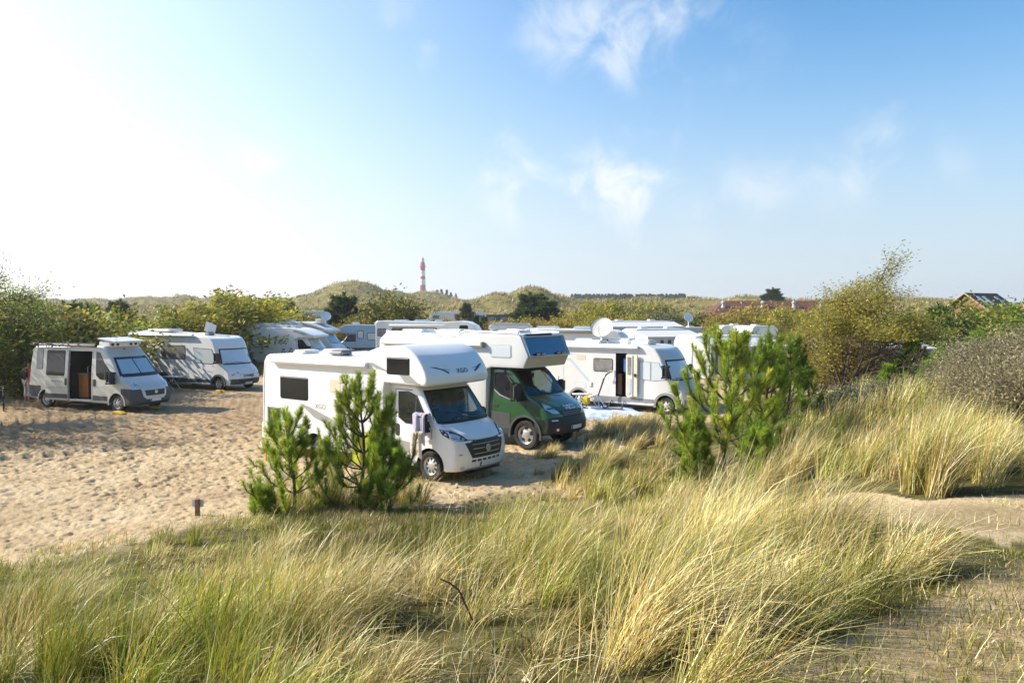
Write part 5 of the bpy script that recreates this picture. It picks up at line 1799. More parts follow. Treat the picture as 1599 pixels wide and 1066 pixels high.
# folding scooter with a dark handlebar
x, y = ghit(932, 641)
r = empty('folding_scooter', (x, y, gz(x, y) + .08), rad(-30))
tag(r, 'folded scooter frame with tall dark handlebar standing on the blue groundsheet', 'scooter')
fr = tube([(-.55, 0, .12), (-.3, 0, .5), (.0, .0, .55), (.35, 0, .12)], .03, 6)
tube([(-.3, .0, .5), (-.05, .12, .06)], .022, 6, fr)
tube([(0, 0, .55), (.18, -.14, .06)], .022, 6, fr)
tube([(-.5, .12, .06), (.4, .12, .06)], .02, 6, fr)
fin('frame', fr, ALU, r)
fin('handlebar', tube([(.05, 0, .5), (.30, 0, 1.2), (.42, 0, 1.42), (.55, 0, 1.5)], [.03, .035, .045, .04], 6), BLACKP, r)
fin('yellow_bag', rbox(-.62, -.32, -.12, .12, .12, .48, .06, 3), mk('yellow_plastic', (.62, .42, .02)), r)
for xx in (-.55, .35):
    fin('wheel', lathe([(.09, -.02), (.12, -.02), (.12, .02), (.09, .02)], 16, closed=True, cent=(xx, 0, .12)), TYRE, r)
# striped folding crate chair beside the green cab
x, y = local(HR, -36, -4.75, -2.2)
camp_chair(x, y, rad(150), 'dark folding chair with white slats, just past the green truck cab mirror', mk('dark_slat_cloth', (.05, .055, .07), .7), .55, .8)
# white folding clothes stand by the nearest camper's open hatch
x, y = ghit(428, 748)
r = empty('clothes_stand', (x, y, gz(x, y)), rad(20))
tag(r, 'white folding clothes stand with cloths, behind the small left pine', 'clothes stand')
b = bmesh.new()
for sy in (-.4, .4):
    tube([(-.28, sy, 0), (.28, sy, .85)], .012, 5, b)
    tube([(.28, sy, 0), (-.28, sy, .85)], .012, 5, b)
for xx in (-.28, -.1, .1, .28): tube([(xx, -.4, .85), (xx, .4, .85)], .01, 5, b)
fin('frame', b, WHITE, r)
fin('cloth', rbox(-.2, -.17, -.3, .1, .5, .88, .01), mk('orange_cloth', (.6, .17, .03), .9), r)
fin('cloth', rbox(.12, .16, -.3, .3, .45, .88, .01), WHITE, r)


def cloth(name, x0, x1, z0, z1, mat, seed, loc, rz, label, cat, amp=.03, over=.18):
    """a hanging cloth folded over a bar: front drape and short back drape"""
    bm = bmesh.new()
    nu, nv = 14, 16
    rows = []
    for j in range(nv + 1):
        t = j / nv
        row = []
        for i in range(nu + 1):
            u = i / nu
            wv = math.sin(u * 11 + seed) * amp * min(1, t * 1.4 + .15) + math.sin(u * 23 + 2 * seed) * amp * .35
            if t < .2: z, y = z1 - over * (1 - t / .2), .09
            elif t < .3: z, y = z1 + .03 * math.sin((t - .2) / .1 * PI), .09 - .18 * (t - .2) / .1
            else: z, y = z1 - (z1 - z0) * (t - .3) / .7 * (1 + .10 * math.sin(u * 5 + seed)), -.09
            sp = 1 + .12 * t
            row.append(bm.verts.new((lerp(x0, x1, .5 + (u - .5) * sp), y + wv, z)))
        rows.append(row)
    for a, b in zip(rows, rows[1:]):
        for i in range(nu): bm.faces.new((a[i], a[i + 1], b[i + 1], b[i]))
    geo = bmesh.ops.solidify(bm, geom=bm.faces[:], thickness=.008)
    o = fin(name, bm, mat, None, 70)
    o.location = loc
    o.rotation_euler = (0, 0, rad(rz))
    tag(o, label, cat)


AL = (-1.351, 19.244)
x, y = local(AL, -37, -.13, -1.16)
cloth('towel', -.20, .20, .86, 1.60, mk('lilac_towel', (.62, .60, .74), .95, var=.08, scale=8), 1.2, (x, y, 0), -37, 'pale lilac towel draped over the white camper mirror', 'towel')
cloth('towel', -.17, .17, .60, 1.18, mk('cream_towel', (.76, .68, .62), .95), 2.2, (x - .06, y - .05, 0), -37, 'cream towel hanging under the lilac one on the camper mirror', 'towel', amp=.02, over=.1)
x, y = local(AL, -37, -1.75, -1.45)
r = empty('drying_rack', (x, y, 0), rad(-37))
tag(r, 'low drying rack leaning by the white camper behind the left pine', 'drying rack')
fin('rack', tube([(-.5, 0, 0), (-.5, 0, 1.02), (.5, 0, 1.02), (.5, 0, 0)], .015, 6), ALU, r)
cloth('beach_towel', -.36, .30, .25, 1.0, mk('lime_towel', (.50, .52, .06), .9, var=.2, scale=6), .4, (x, y, .03), -37, 'lime yellow beach towel hanging behind the larger left pine', 'towel')


# posts
def post(px, py0, py1, Y, w, label, plate=True, mat=None, name='wooden_post'):
    x = at(px, Y)
    zt = zat(py0, Y)
    z0 = gz(x, Y)
    r = empty(name, (x, Y, z0))
    tag(r, label, 'post')
    fin('stake', rbox(-w / 2, w / 2, -w / 2, w / 2, -.3, max(.25, zt - z0), .008), mat or mk('weathered_post', (.20, .125, .085), .9, var=.3, scale=14, bump=.4), r)
    if plate:
        h = zt - z0
        fin('plate', rbox(-.12, .10, w / 2 + .003, w / 2 + .02, h - .16, h - .02, .004), mk('grey_white_plate', (.5, .52, .55), .5), r)


post(304, 781, 806, ghit(304, 806)[1], .075, 'short brown wooden post with pale plate at the grass edge on the left')
post(1068, 648, 668, 26.5, .06, 'thin grey stake in front of the beige motorhome wheel', False, mk('grey_stake', (.32, .28, .24), .9), 'stake_post')


# bicycles at the left edge
def bicycle(loc, rz, label, col):
    r = empty('bicycle', loc, rz)
    tag(r, label, 'bicycle', 'bicycles at the left edge')
    for x in (-.52, .52):
        w = fin('wheel', lathe([(.31, -.02), (.345, -.02), (.35, 0), (.345, .02), (.31, .02)], 26, closed=True, cent=(x, 0, .35)), TYRE, r)
        sp = bmesh.new()
        for k in range(10):
            a = 2 * PI * k / 10
            tube([(x, 0, .35), (x + .31 * math.cos(a), 0, .35 + .31 * math.sin(a))], .003, 3, sp)
        lathe([(.002, -.04), (.03, -.04), (.03, .04), (.002, .04)], 8, cent=(x, 0, .35), bm=sp)
        fin('spokes', sp, ALU, w)
    f = tube([(-.52, 0, .35), (-.12, 0, .34), (-.22, 0, .80), (-.52, 0, .35)], .018, 6)
    tube([(-.12, 0, .34), (.34, 0, .72)], .02, 6, f)
    tube([(-.20, 0, .72), (.33, 0, .80)], .018, 6, f)
    tube([(.52, 0, .35), (.36, 0, .72), (.31, 0, .95)], .02, 6, f)
    fin('frame', f, col, r)
    sd = rbox(-.36, -.08, -.07, .07, .90, .95, .03, 3)
    tube([(-.22, 0, .8), (-.23, 0, .91)], .014, 6, sd)
    fin('saddle', sd, BLACKP, r)
    fin('handlebar', tube([(.20, -.29, 1.0), (.31, -.1, 1.02), (.31, .1, 1.02), (.20, .29, 1.0)], .014, 6), BLACKP, r)
    fin('pannier', rbox(-.75, -.42, -.17, -.03, .45, .75, .04), mk('dark_bag', (.02, .02, .024), .8), r)
    fin('lamp', rbox(.36, .42, -.03, .03, .88, .95, .015), LAMP, r)
    fin('kickstand', tube([(-.3, -.02, .32), (-.25, -.2, .0)], .01, 5), BLACKP, r)


x, y = ghit(6, 640)
bicycle((x, y, gz(x, y)), rad(-58), 'black bicycle at the left picture edge, the one in front', mk('black_frame', (.015, .015, .018), .3, coat=.6))
x, y = ghit(1, 627)
bicycle((x - .3, y, gz(x, y)), rad(-40), 'grey bicycle leaning behind the black one at the left edge', mk('grey_frame', (.12, .12, .13), .3, metal=.5))
# bicycle rack load on the far shaded camper
x, y = at(531, 69.3), 69.3
bicycle((x, y, gz(x, y)), rad(20), 'dark bicycle parked in front of the shaded bluish motorhome', mk('black_frame', (.015, .015, .018)))
bpy.data.objects[-1] if False else None


# ---- person beside the silver van
def skin_mesh(name, pts, edges, radii, mat, parent, lv=2, root=0):
    me = bpy.data.meshes.new(name)
    me.from_pydata(pts, edges, [])
    o = link(name, me, parent)
    me.materials.append(mat)
    md = o.modifiers.new('s', 'SKIN')
    md.use_smooth_shade = True
    for i, r in enumerate(radii):
        d = me.skin_vertices[0].data[i]
        d.radius = r if isinstance(r, tuple) else (r, r)
        d.use_root = i == root
    o.modifiers.new('u', 'SUBSURF').levels = lv
    o.modifiers['u'].render_levels = lv
    return o


def person():
    x, y = ghit(43, 627.5)
    r = empty('person', (x, y, gz(x, y)), rad(60))
    tag(r, 'person in dark jacket and pale patterned trousers standing behind the silver van', 'person')
    skin = mk('skin', (.45, .26, .18), .6)
    # faces +x; y left
    P = [(0, 0, .98), (0.01, 0, 1.15), (0, 0, 1.36), (-.01, 0, 1.47), (.02, 0, 1.56), (.025, 0, 1.66), (.02, 0, 1.72),          # 0-6 pelvis..head
         (0, .19, 1.40), (-.03, .25, 1.14), (.07, .26, .90), (.09, .26, .83),                                                        # 7-10 left arm
         (0, -.19, 1.40), (-.03, -.25, 1.14), (.10, -.24, .92), (.13, -.24, .85),                                                     # 11-14 right arm
         (0, .10, .92), (.02, .11, .50), (-.03, .11, .09), (.12, .12, .035),                                                          # 15-18 left leg
         (0, -.10, .92), (.06, -.11, .51), (.0, -.11, .09), (.15, -.12, .035)]                                                        # 19-22 right leg
    E = [(0, 1), (1, 2), (2, 3), (3, 4), (4, 5), (5, 6), (2, 7), (7, 8), (8, 9), (9, 10), (2, 11), (11, 12), (12, 13), (13, 14), (0, 15), (15, 16), (16, 17), (17, 18), (0, 19), (19, 20), (20, 21), (21, 22)]
    R = [(.13, .15), (.11, .14), (.12, .16), .06, (.075, .085), (.10, .085), (.07, .06), .06, .045, .035, .03, .06, .045, .035, .03, .085, .058, .04, .035, .085, .058, .04, .035]
    body = skin_mesh('body', P, E, R, skin, r)
    for sg, hx, hy in ((1, .095, .26), (-1, .135, -.24)):
        for k in range(4):
            yy = hy + (k - 1.5) * .018
            L = (.07, .08, .075, .06)[k]
            skin_mesh('finger', [(hx, yy, .82), (hx + .012, yy, .82 - L * .55), (hx - .005, yy, .82 - L)], [(0, 1), (1, 2)], [.0095, .0085, .007], skin, body, 1)
        skin_mesh('thumb', [(hx + .015, hy - sg * .02, .845), (hx + .04, hy - sg * .035, .81), (hx + .045, hy - sg * .03, .785)], [(0, 1), (1, 2)], [.011, .010, .008], skin, body, 1)
    for sg in (-1, 1):
        fin('eye', lathe([(.001, -.008), (.010, 0), (.001, .008)], 8, 'x', cent=(.118, sg * .034, 1.645)), BLACKP, body)
        fin('ear', rbox(.01, .045, sg * .088 - .01, sg * .088 + .01, 1.60, 1.66, .008), skin, body)
    fin('nose', tube([(.115, 0, 1.65), (.142, 0, 1.615), (.118, 0, 1.605)], [.008, .015, .006], 6), skin, body)
    fin('mouth', rbox(.108, .118, -.022, .022, 1.575, 1.584, .003), mk('lips', (.35, .12, .10), .6), body)
    hair = skin_mesh('hair', [(-.03, 0, 1.50), (-.045, 0, 1.62), (-.01, 0, 1.72), (.05, 0, 1.735)], [(0, 1), (1, 2), (2, 3)], [(.06, .085), (.085, .10), (.085, .075), (.05, .05)], mk('brown_hair', (.05, .03, .018), .7), r)
    jk = mk('dark_jacket', (.016, .014, .022), .85)
    skin_mesh('jacket', [(0, 0, .90), (0.01, 0, 1.15), (0, 0, 1.36), (-.01, 0, 1.46), (0, .19, 1.40), (-.03, .25, 1.14), (.06, .26, .93), (0, -.19, 1.40), (-.03, -.25, 1.14), (.09, -.24, .95)],
              [(0, 1), (1, 2), (2, 3), (2, 4), (4, 5), (5, 6), (2, 7), (7, 8), (8, 9)], [(.16, .19), (.135, .165), (.145, .185), (.075, .08), .078, .062, .052, .078, .062, .052], jk, r)
    skin_mesh('trousers', [(0, 0, .95), (0, .10, .88), (.02, .11, .50), (-.03, .11, .20), (0, -.10, .88), (.06, -.11, .51), (.0, -.11, .20)], [(0, 1), (1, 2), (2, 3), (0, 4), (4, 5), (5, 6)],
              [(.14, .165), .105, .085, .075, .105, .085, .075], mk('patterned_trousers', (.58, .50, .48), .9, var=.35, scale=14), r)
    for sy, xx in ((.115, .05), (-.115, .085)): fin('shoe', rbox(xx - .12, xx + .15, sy - .05, sy + .05, 0, .085, .035, 3), mk('pale_shoe', (.45, .40, .38), .7), r)
    bg = empty('carrier_bag', (x, y, gz(x, y)), rad(60))
    tag(bg, 'red bag with pale bottom in the hand of the standing person', 'bag')
    bb = rbox(.02, .26, -.30, -.17, .45, .70, .03, 2)
    fin('sack', bb, mk('red_bag', (.5, .03, .05), .6), bg)
    fin('handle', tube([(.07, -.24, .70), (.12, -.24, .80), (.19, -.24, .70)], .008, 5), mk('red_bag', (.5, .03, .05)), bg)
    fin('base', rbox(.015, .265, -.305, -.165, .43, .50, .02), mk('pink_trim', (.7, .35, .42), .7), bg)


person()
# ------------------------------------------------------------------ plants
RNG = np.random.default_rng(7)
LEAF = mk_leaf('leaf', trans=.45)
NEEDLE = mk_leaf('needle', trans=.38, rough=.45, var=.12)
BARK = mk('bark', (.09, .062, .042), .95, var=.35, scale=9, bump=.6)
TWIG = mk('grey_twig', (.17, .135, .105), .95, var=.3, scale=9)


def unit(v): return v / np.maximum(np.linalg.norm(v, axis=-1, keepdims=True), 1e-9)


def leaf_quads(c, d, L, W, n=None, rng=RNG):
    """diamond leaves: centres c, long direction d, length L, width W"""
    N = len(c)
    d = unit(d)
    r = unit(rng.normal(size=(N, 3)))
    s = unit(np.cross(d, r))
    L = np.broadcast_to(np.asarray(L, float), (N,))[:, None]
    W = np.broadcast_to(np.asarray(W, float), (N,))[:, None]
    v = np.stack([c - d * L * .5, c + s * W * .5 + d * L * .05, c + d * L * .5, c - s * W * .5 + d * L * .05], 1)
    f = np.arange(4 * N).reshape(N, 4)
    return v.reshape(-1, 3), f


def palette(n, cols, wts, jit=.18, rng=RNG):
    cols = np.array(cols, float)
    k = rng.choice(len(cols), n, p=np.array(wts) / np.sum(wts))
    c = cols[k] * (1 + rng.normal(size=(n, 1)) * jit) * (1 + rng.normal(size=(n, 3)) * jit * .3)
    return np.clip(c, .004, .9)


def limb_paths(rng, h, n, spread, lean, low=.15, wig=.12, r0=.06, levels=2):
    """branch skeleton of a broad tree or bush: list of (points, radii); tips are returned too"""
    paths, tips = [], []

    def grow_(p, d, L, r, lv):
        k = 5
        pts, rs = [p.copy()], [r]
        for i in range(k):
            d = unit(d + rng.normal(size=3) * wig + np.array([lean, 0, .10]) * .35)
            p = p + d * L / k
            pts.append(p.copy())
            rs.append(r * (1 - .8 * (i + 1) / k))
            if lv > 0 and i >= 1:
                for q in range(rng.integers(1, 3)):
                    a = unit(d + rng.normal(size=3) * .75 + np.array([lean * .5, 0, 0]))
                    grow_(p, a, L * rng.uniform(.4, .65), r * .45, lv - 1)
            if lv == 0 or i >= k - 2: tips.append((p.copy(), d.copy()))
        paths.append((pts, rs))
    for i in range(n):
        a = rng.uniform(0, 2 * PI)
        d = unit(np.array([math.cos(a) * spread + lean, math.sin(a) * spread, 1.0]))
        grow_(np.array([rng.normal() * r0, rng.normal() * r0, -.1]), d, h * rng.uniform(.55, .85), r0, levels)
    return paths, tips


def make_tree(name, rng, h, n=3, clear=None, spread=.5, lean=0.0, leaf=(.09, .035), count=6000, cols=None, wts=None, sig=.22, droop=0.0, wind=.6, r0=.06, levels=2, wig=.14, bark=None):
    """meshes (trunk, crown) of a broad-leaved tree or bush; returns a pair of mesh datablocks"""
    paths, tips = limb_paths(rng, h, n, spread, lean, r0=r0, levels=levels, wig=wig)
    bm = bmesh.new()
    for pts, rs in paths: tube(pts, [max(.006, q) for q in rs], 5, bm, False)
    me = bpy.data.meshes.new(name + '_limbs')
    bm.to_mesh(me)
    bm.free()
    me.materials.append(bark or BARK)
    T = np.array([t[0] for t in tips])
    D = np.array([t[1] for t in tips])
    k = rng.integers(0, len(T), count)
    u = rng.uniform(-.6, 1.0, (count, 1))
    c = T[k] + D[k] * u * sig * 1.6 + rng.normal(size=(count, 3)) * sig * np.array([1, 1, .8])
    c[:, 0] += np.abs(rng.normal(size=count)) * sig * lean
    c[:, 2] = np.maximum(c[:, 2], .05)
    if clear:
        kk = ~((c[:, 2] < clear) & (c[:, 0] > -.25))
        c, k, count = c[kk], k[kk], int(kk.sum())
        D_ = D[k]
    else: D_ = D[k]
    d = D_ * .5 + rng.normal(size=(count, 3)) * .7 + np.array([wind, 0, -droop])
    v, f = leaf_quads(c, d, rng.uniform(.7, 1.3, count) * leaf[0], rng.uniform(.7, 1.3, count) * leaf[1], rng=rng)
    hue = palette(len(T), cols, wts, .22, rng)[k] * (1 + rng.normal(size=(count, 1)) * .16)
    col = np.repeat(np.clip(hue, .004, .9), 4, 0)
    cr = mesh_np(name + '_leaves', v, f, LEAF, col, make=False)
    return me, cr


def fit(pair, h):
    """scale that makes the crown's highest leaf reach h"""
    z = np.empty(len(pair[1].vertices) * 3, np.float32)
    pair[1].vertices.foreach_get('co', z)
    q = h / float(np.percentile(z[2::3], 99.7))
    return (q, q, q)


def place(pair, name, loc, label, cat, group=None, rz=0.0, s=(1, 1, 1), parts=('trunk', 'crown')):
    r = empty(name, loc, rz)
    r.scale = s
    tag(r, label, cat, group)
    for nm, me in zip(parts, pair):
        if me is not None: link(nm, me, r)
    return r


# ---- pines with candle shoots
def make_pine(name, rng, h, whorls=5, per=5, needle=.085, dens=240, nw=.006, cols=None, reach=.42, up=1.0, sub=3, first=.10, core=.0):
    cols = cols or [(.10, .19, .022), (.15, .25, .03), (.06, .125, .02)]
    bm = bmesh.new()
    shoots = []
    tr = [np.array([0, 0, -.15])]
    ph = rng.uniform(0, 6)
    for i in range(1, 9):
        t = i / 8
        tr.append(np.array([.03 * h * math.sin(t * 4 + ph), .03 * h * math.cos(t * 3 + ph), h * .86 * t]))
    tube(tr, [.035 * h * .5 * (1 - .8 * i / 8) + .004 for i in range(9)], 7, bm, False)
    top = tr[-1]
    shoots.append(([top, top + np.array([0.01, 0, h * .14])], 1.0))

    def onpath(t):
        q = t * 8
        i = min(7, int(q))
        return tr[i] + (tr[i + 1] - tr[i]) * (q - i)
    for k in range(whorls):
        t = first + (1 - first) * (k / (whorls - .0)) ** .9
        base = onpath(min(1, t))
        n = per if k < whorls - 1 else max(3, per - 1)
        a0 = rng.uniform(0, 6)
        for j in range(n):
            a = a0 + 2 * PI * j / n + rng.normal() * .25
            L = h * reach * (1.02 - t * .72) * rng.uniform(.75, 1.15)
            el = rad(12 + 30 * t) + rng.normal() * .12
            d = np.array([math.cos(a) * math.cos(el), math.sin(a) * math.cos(el), math.sin(el)])
            p = base.copy()
            pts = [p.copy()]
            ns = 7
            for i in range(ns):
                d = unit(d + np.array([0, 0, .16 * up * (i + 1) / ns * 2.0]) + rng.normal(size=3) * .05)
                p = p + d * L / ns
                pts.append(p.copy())
                if sub and i >= 2 and rng.random() < .22 * sub:
                    sd = unit(d + rng.normal(size=3) * .6 + np.array([0, 0, .25]))
                    sl = max(.16, L * rng.uniform(.2, .42))
                    sp = [p.copy(), p + sd * sl * .45, p + unit(sd + np.array([0, 0, .45 * up])) * sl]
                    tube(sp, [.010 * h * .5, .008 * h * .5, .004 * h * .5], 4, bm, False)
                    shoots.append(([sp[0] + (sp[1] - sp[0]) * .5, sp[1], sp[2]], 1.0))
            tube(pts, [max(.004, .014 * h * .5 * (1 - .75 * i / ns)) for i in range(ns + 1)], 5, bm, False)
            shoots.append((pts[3:], .9))
            # candles at the tip
            for q in range(rng.integers(1, 4)):
                cd = unit(d * .75 + np.array([0, 0, .7 * up]) + rng.normal(size=3) * (.12 if q == 0 else .45))
                shoots.append(([p, p + cd * (.08 + .05 * h) * rng.uniform(.6, 1.15)], 1.2))
    me = bpy.data.meshes.new(name + '_wood')
    bm.to_mesh(me)
    bm.free()
    me.materials.append(BARK)
    C, Dv, Ls, cc = [], [], [], []
    for pts, q in shoots:
        pts = [np.asarray(p) for p in pts]
        seg = np.array([np.linalg.norm(b - a) for a, b in zip(pts, pts[1:])])
        tot = seg.sum()
        n = max(12, int(tot * dens * q))
        u = rng.uniform(0, tot, n)
        cum = np.concatenate([[0], np.cumsum(seg)])
        i = np.clip(np.searchsorted(cum, u) - 1, 0, len(seg) - 1)
        A = np.array(pts)[i]
        B = np.array(pts)[i + 1]
        f = ((u - cum[i]) / seg[i])[:, None]
        tipness = (u / tot)[:, None]
        c0 = A + (B - A) * f
        ax = unit(B - A)
        rd = unit(np.cross(ax, rng.normal(size=(n, 3))))
        ang = rng.uniform(.35, .75, (n, 1)) + .45 * (1 - tipness)
        d = unit(ax * np.cos(ang) + rd * np.sin(ang))
        ln = needle * rng.uniform(.65, 1.25, n)
        C.append(c0 + d * ln[:, None] * .5)
        Dv.append(d)
        Ls.append(ln)
        base = np.array(cols[rng.choice(len(cols), p=[.5, .3, .2] if len(cols) == 3 else None)])
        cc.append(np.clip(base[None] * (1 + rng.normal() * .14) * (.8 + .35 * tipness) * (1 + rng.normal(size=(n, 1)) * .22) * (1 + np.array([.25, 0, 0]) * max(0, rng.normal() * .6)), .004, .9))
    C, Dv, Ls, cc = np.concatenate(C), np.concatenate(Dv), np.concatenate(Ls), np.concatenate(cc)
    s = unit(np.cross(Dv, rng.normal(size=Dv.shape)))
    v = np.stack([C - Dv * Ls[:, None] * .5 + s * nw * .5, C - Dv * Ls[:, None] * .5 - s * nw * .5, C + Dv * Ls[:, None] * .5], 1).reshape(-1, 3)
    f = np.arange(len(v)).reshape(-1, 3)
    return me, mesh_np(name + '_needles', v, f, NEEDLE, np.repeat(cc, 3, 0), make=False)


def R_(s): return np.random.default_rng(s)


def on(px, Y): 
    x = at(px, Y)
    return (x, Y, gz(x, Y))


def young_pines():
    g = 'young pines in front of the campers'
    spec = [('young_pine', 'small upright young pine in front of the white camper rear, left of the larger one', 452, 14.6, 636, 3, dict(whorls=6, per=5, reach=.45, sub=5, first=.04)),
            ('young_pine', 'bushy young pine half hiding the side of the white camper', 560, 15.0, 582, 4, dict(whorls=7, per=6, reach=.50, first=.03, sub=5)),
            ('young_pine', 'bright green spreading pine in the middle of the right half, before the beige motorhome', 1138, 14.3, 512, 15, dict(whorls=6, per=6, reach=.58, sub=4, first=.13)),
            ('young_pine', 'darker taller pine just right of the bright spreading one', 1232, 17.2, 520, 9, dict(whorls=7, per=5, reach=.40, sub=3)),
            ]
    for nm, lab, px, Y, top, sd, k in spec:
        x, y, z = on(px, Y)
        h = zat(top, Y) - z
        dk = px == 1232
        m = make_pine(nm, R_(sd), h, dens=470, nw=.0085, needle=.125, cols=[(.29, .39, .034), (.42, .50, .06), (.18, .26, .028)] if not dk else [(.15, .26, .03), (.23, .34, .042), (.095, .17, .022)], **k)
        place(m, nm, (x, y, z - .02), lab, 'pine', g)
    # companion stems beside the big right pine
    for lab, px, Y, top, sd in (('slim pine whose tall candles rise above the bright spreading pine', 1196, 15.6, 505, 21), ('low young pine at the foot of the bright spreading pine', 1090, 14.0, 640, 22),
                                ('low dark pine bush at the right foot of the bright spreading pine', 1190, 13.2, 672, 23), ('low dark pine sprawling right of the bushy left pine', 600, 14.6, 690, 25),
                                ('tiny bright pine sprout left of the small upright young pine', 408, 14.6, 768, 26)):
        x, y, z = on(px, Y)
        h = zat(top, Y) - z
        m = make_pine('young_pine', R_(sd), h, whorls=6, per=6, dens=380, nw=.0085, needle=.12, reach=.62 if h < 1.4 else .34, first=.05, sub=3, cols=[(.22, .33, .03), (.32, .42, .05), (.14, .22, .024)])
        place(m, 'young_pine', (x, y, z - .02), lab, 'pine', g)
    for lab, px, Y, top, sd in (('bright young pine in front of the grey caravan, tallest of the small ones there', 1424, 26, 524, 31), ('small bright pine at the lower corner of the grey caravan', 1390, 25, 588, 32), ('tiny bright pine left of the grey-brown thicket', 1452, 24, 572, 33),
                                ('bright bushy pine among dark trees, left of the brick house', 1482, 38, 512, 34), ('bright bushy pine below the brick house', 1528, 36, 512, 35)):
        x, y, z = on(px, Y)
        h = max(.9, zat(top, Y) - z)
        m = make_pine('small_pine', R_(sd), h, whorls=6, per=6, dens=230, nw=.024, needle=.15, reach=.42, sub=6, cols=[(.19, .32, .028), (.27, .39, .04), (.11, .2, .02)])
        place(m, 'small_pine', (x, y, z - .02), lab, 'pine', 'small bright pines by the grey caravan')


young_pines()

GRN = [(.17, .22, .032), (.26, .29, .042), (.10, .15, .026), (.35, .33, .05)]
YEL = [(.33, .31, .035), (.44, .38, .05), (.20, .24, .034), (.38, .27, .045)]
OLV = [(.20, .20, .038), (.28, .26, .05), (.13, .15, .03), (.36, .29, .07)]
ORG = [(.35, .25, .055), (.43, .31, .07), (.25, .23, .045), (.31, .19, .055)]
GRY = [(.14, .14, .075), (.19, .18, .10), (.10, .11, .06), (.24, .20, .13)]
W4 = (.4, .25, .25, .1)


def big_trees():
    # left tree
    x, y, z = on(4, 37.5)
    m = make_tree('big', R_(41), zat(402, 37.5) - z, n=5, spread=.42, lean=.06, leaf=(.16, .07), count=17000, cols=GRN, wts=W4, sig=.22, r0=.13, levels=3)
    place(m, 'broadleaf_tree', (x, y, z), 'tall green tree with leaning trunks at the left edge by the bicycles', 'tree', s=fit(m, zat(412, 37.5) - z))
    # one just outside the frame whose shade falls on the sand
    m2 = make_tree('side', R_(42), 6.5, n=4, spread=.5, lean=.2, leaf=(.13, .055), count=20000, cols=GRN, wts=W4, sig=.32, r0=.13, levels=3)
    x, y = -23.5, 26.0
    place(m2, 'broadleaf_tree', (x, y, gz(x, y)), 'green tree beyond the left picture edge', 'tree')
    x, y = -26.5, 34.0
    place(m2, 'broadleaf_tree', (x, y, gz(x, y)), 'green tree beyond the left picture edge, the farther one', 'tree', rz=1.3)
    # wind-bent willow on the right
    x, y, z = on(1318, 27)
    H = zat(398, 27) - z
    m = make_tree('willow', R_(54), H * 1.02, n=9, spread=.40, lean=.24, leaf=(.13, .046), count=46000, cols=[(.32, .28, .045), (.42, .36, .065), (.20, .21, .04), (.46, .36, .10)], clear=H * .60, wts=(.4, .25, .25, .1), sig=.19, r0=.075, levels=3, wind=1.1, wig=.12)
    place(m, 'willow_tree', (x, y, z), 'wind-bent willow with thin yellowing leaves, right of the pines', 'tree', s=tuple(np.array(fit(m, zat(400, 27) - z)) * (1.12, 1.12, 1)))
    m = make_tree('willow2', R_(56), 3.2, n=8, spread=.6, lean=.2, leaf=(.13, .05), count=18000, cols=[(.24, .20, .04), (.32, .25, .05), (.15, .14, .035), (.36, .26, .09)], wts=(.35, .3, .25, .1), sig=.26, r0=.04, levels=2, wind=.9)
    for px, Y, s, lab in ((1282, 31, .9, 'yellowing willow bush left of the bent willow'), (1250, 40, .85, 'yellowing willow bush behind the dark pine')):
        x, y, z = on(px, Y)
        place(m, 'willow_bush', (x, y, z), lab, 'bush', 'yellowing willow bushes on the right', rz=RNG.uniform(-.5, .5), s=(s, s, s))


big_trees()


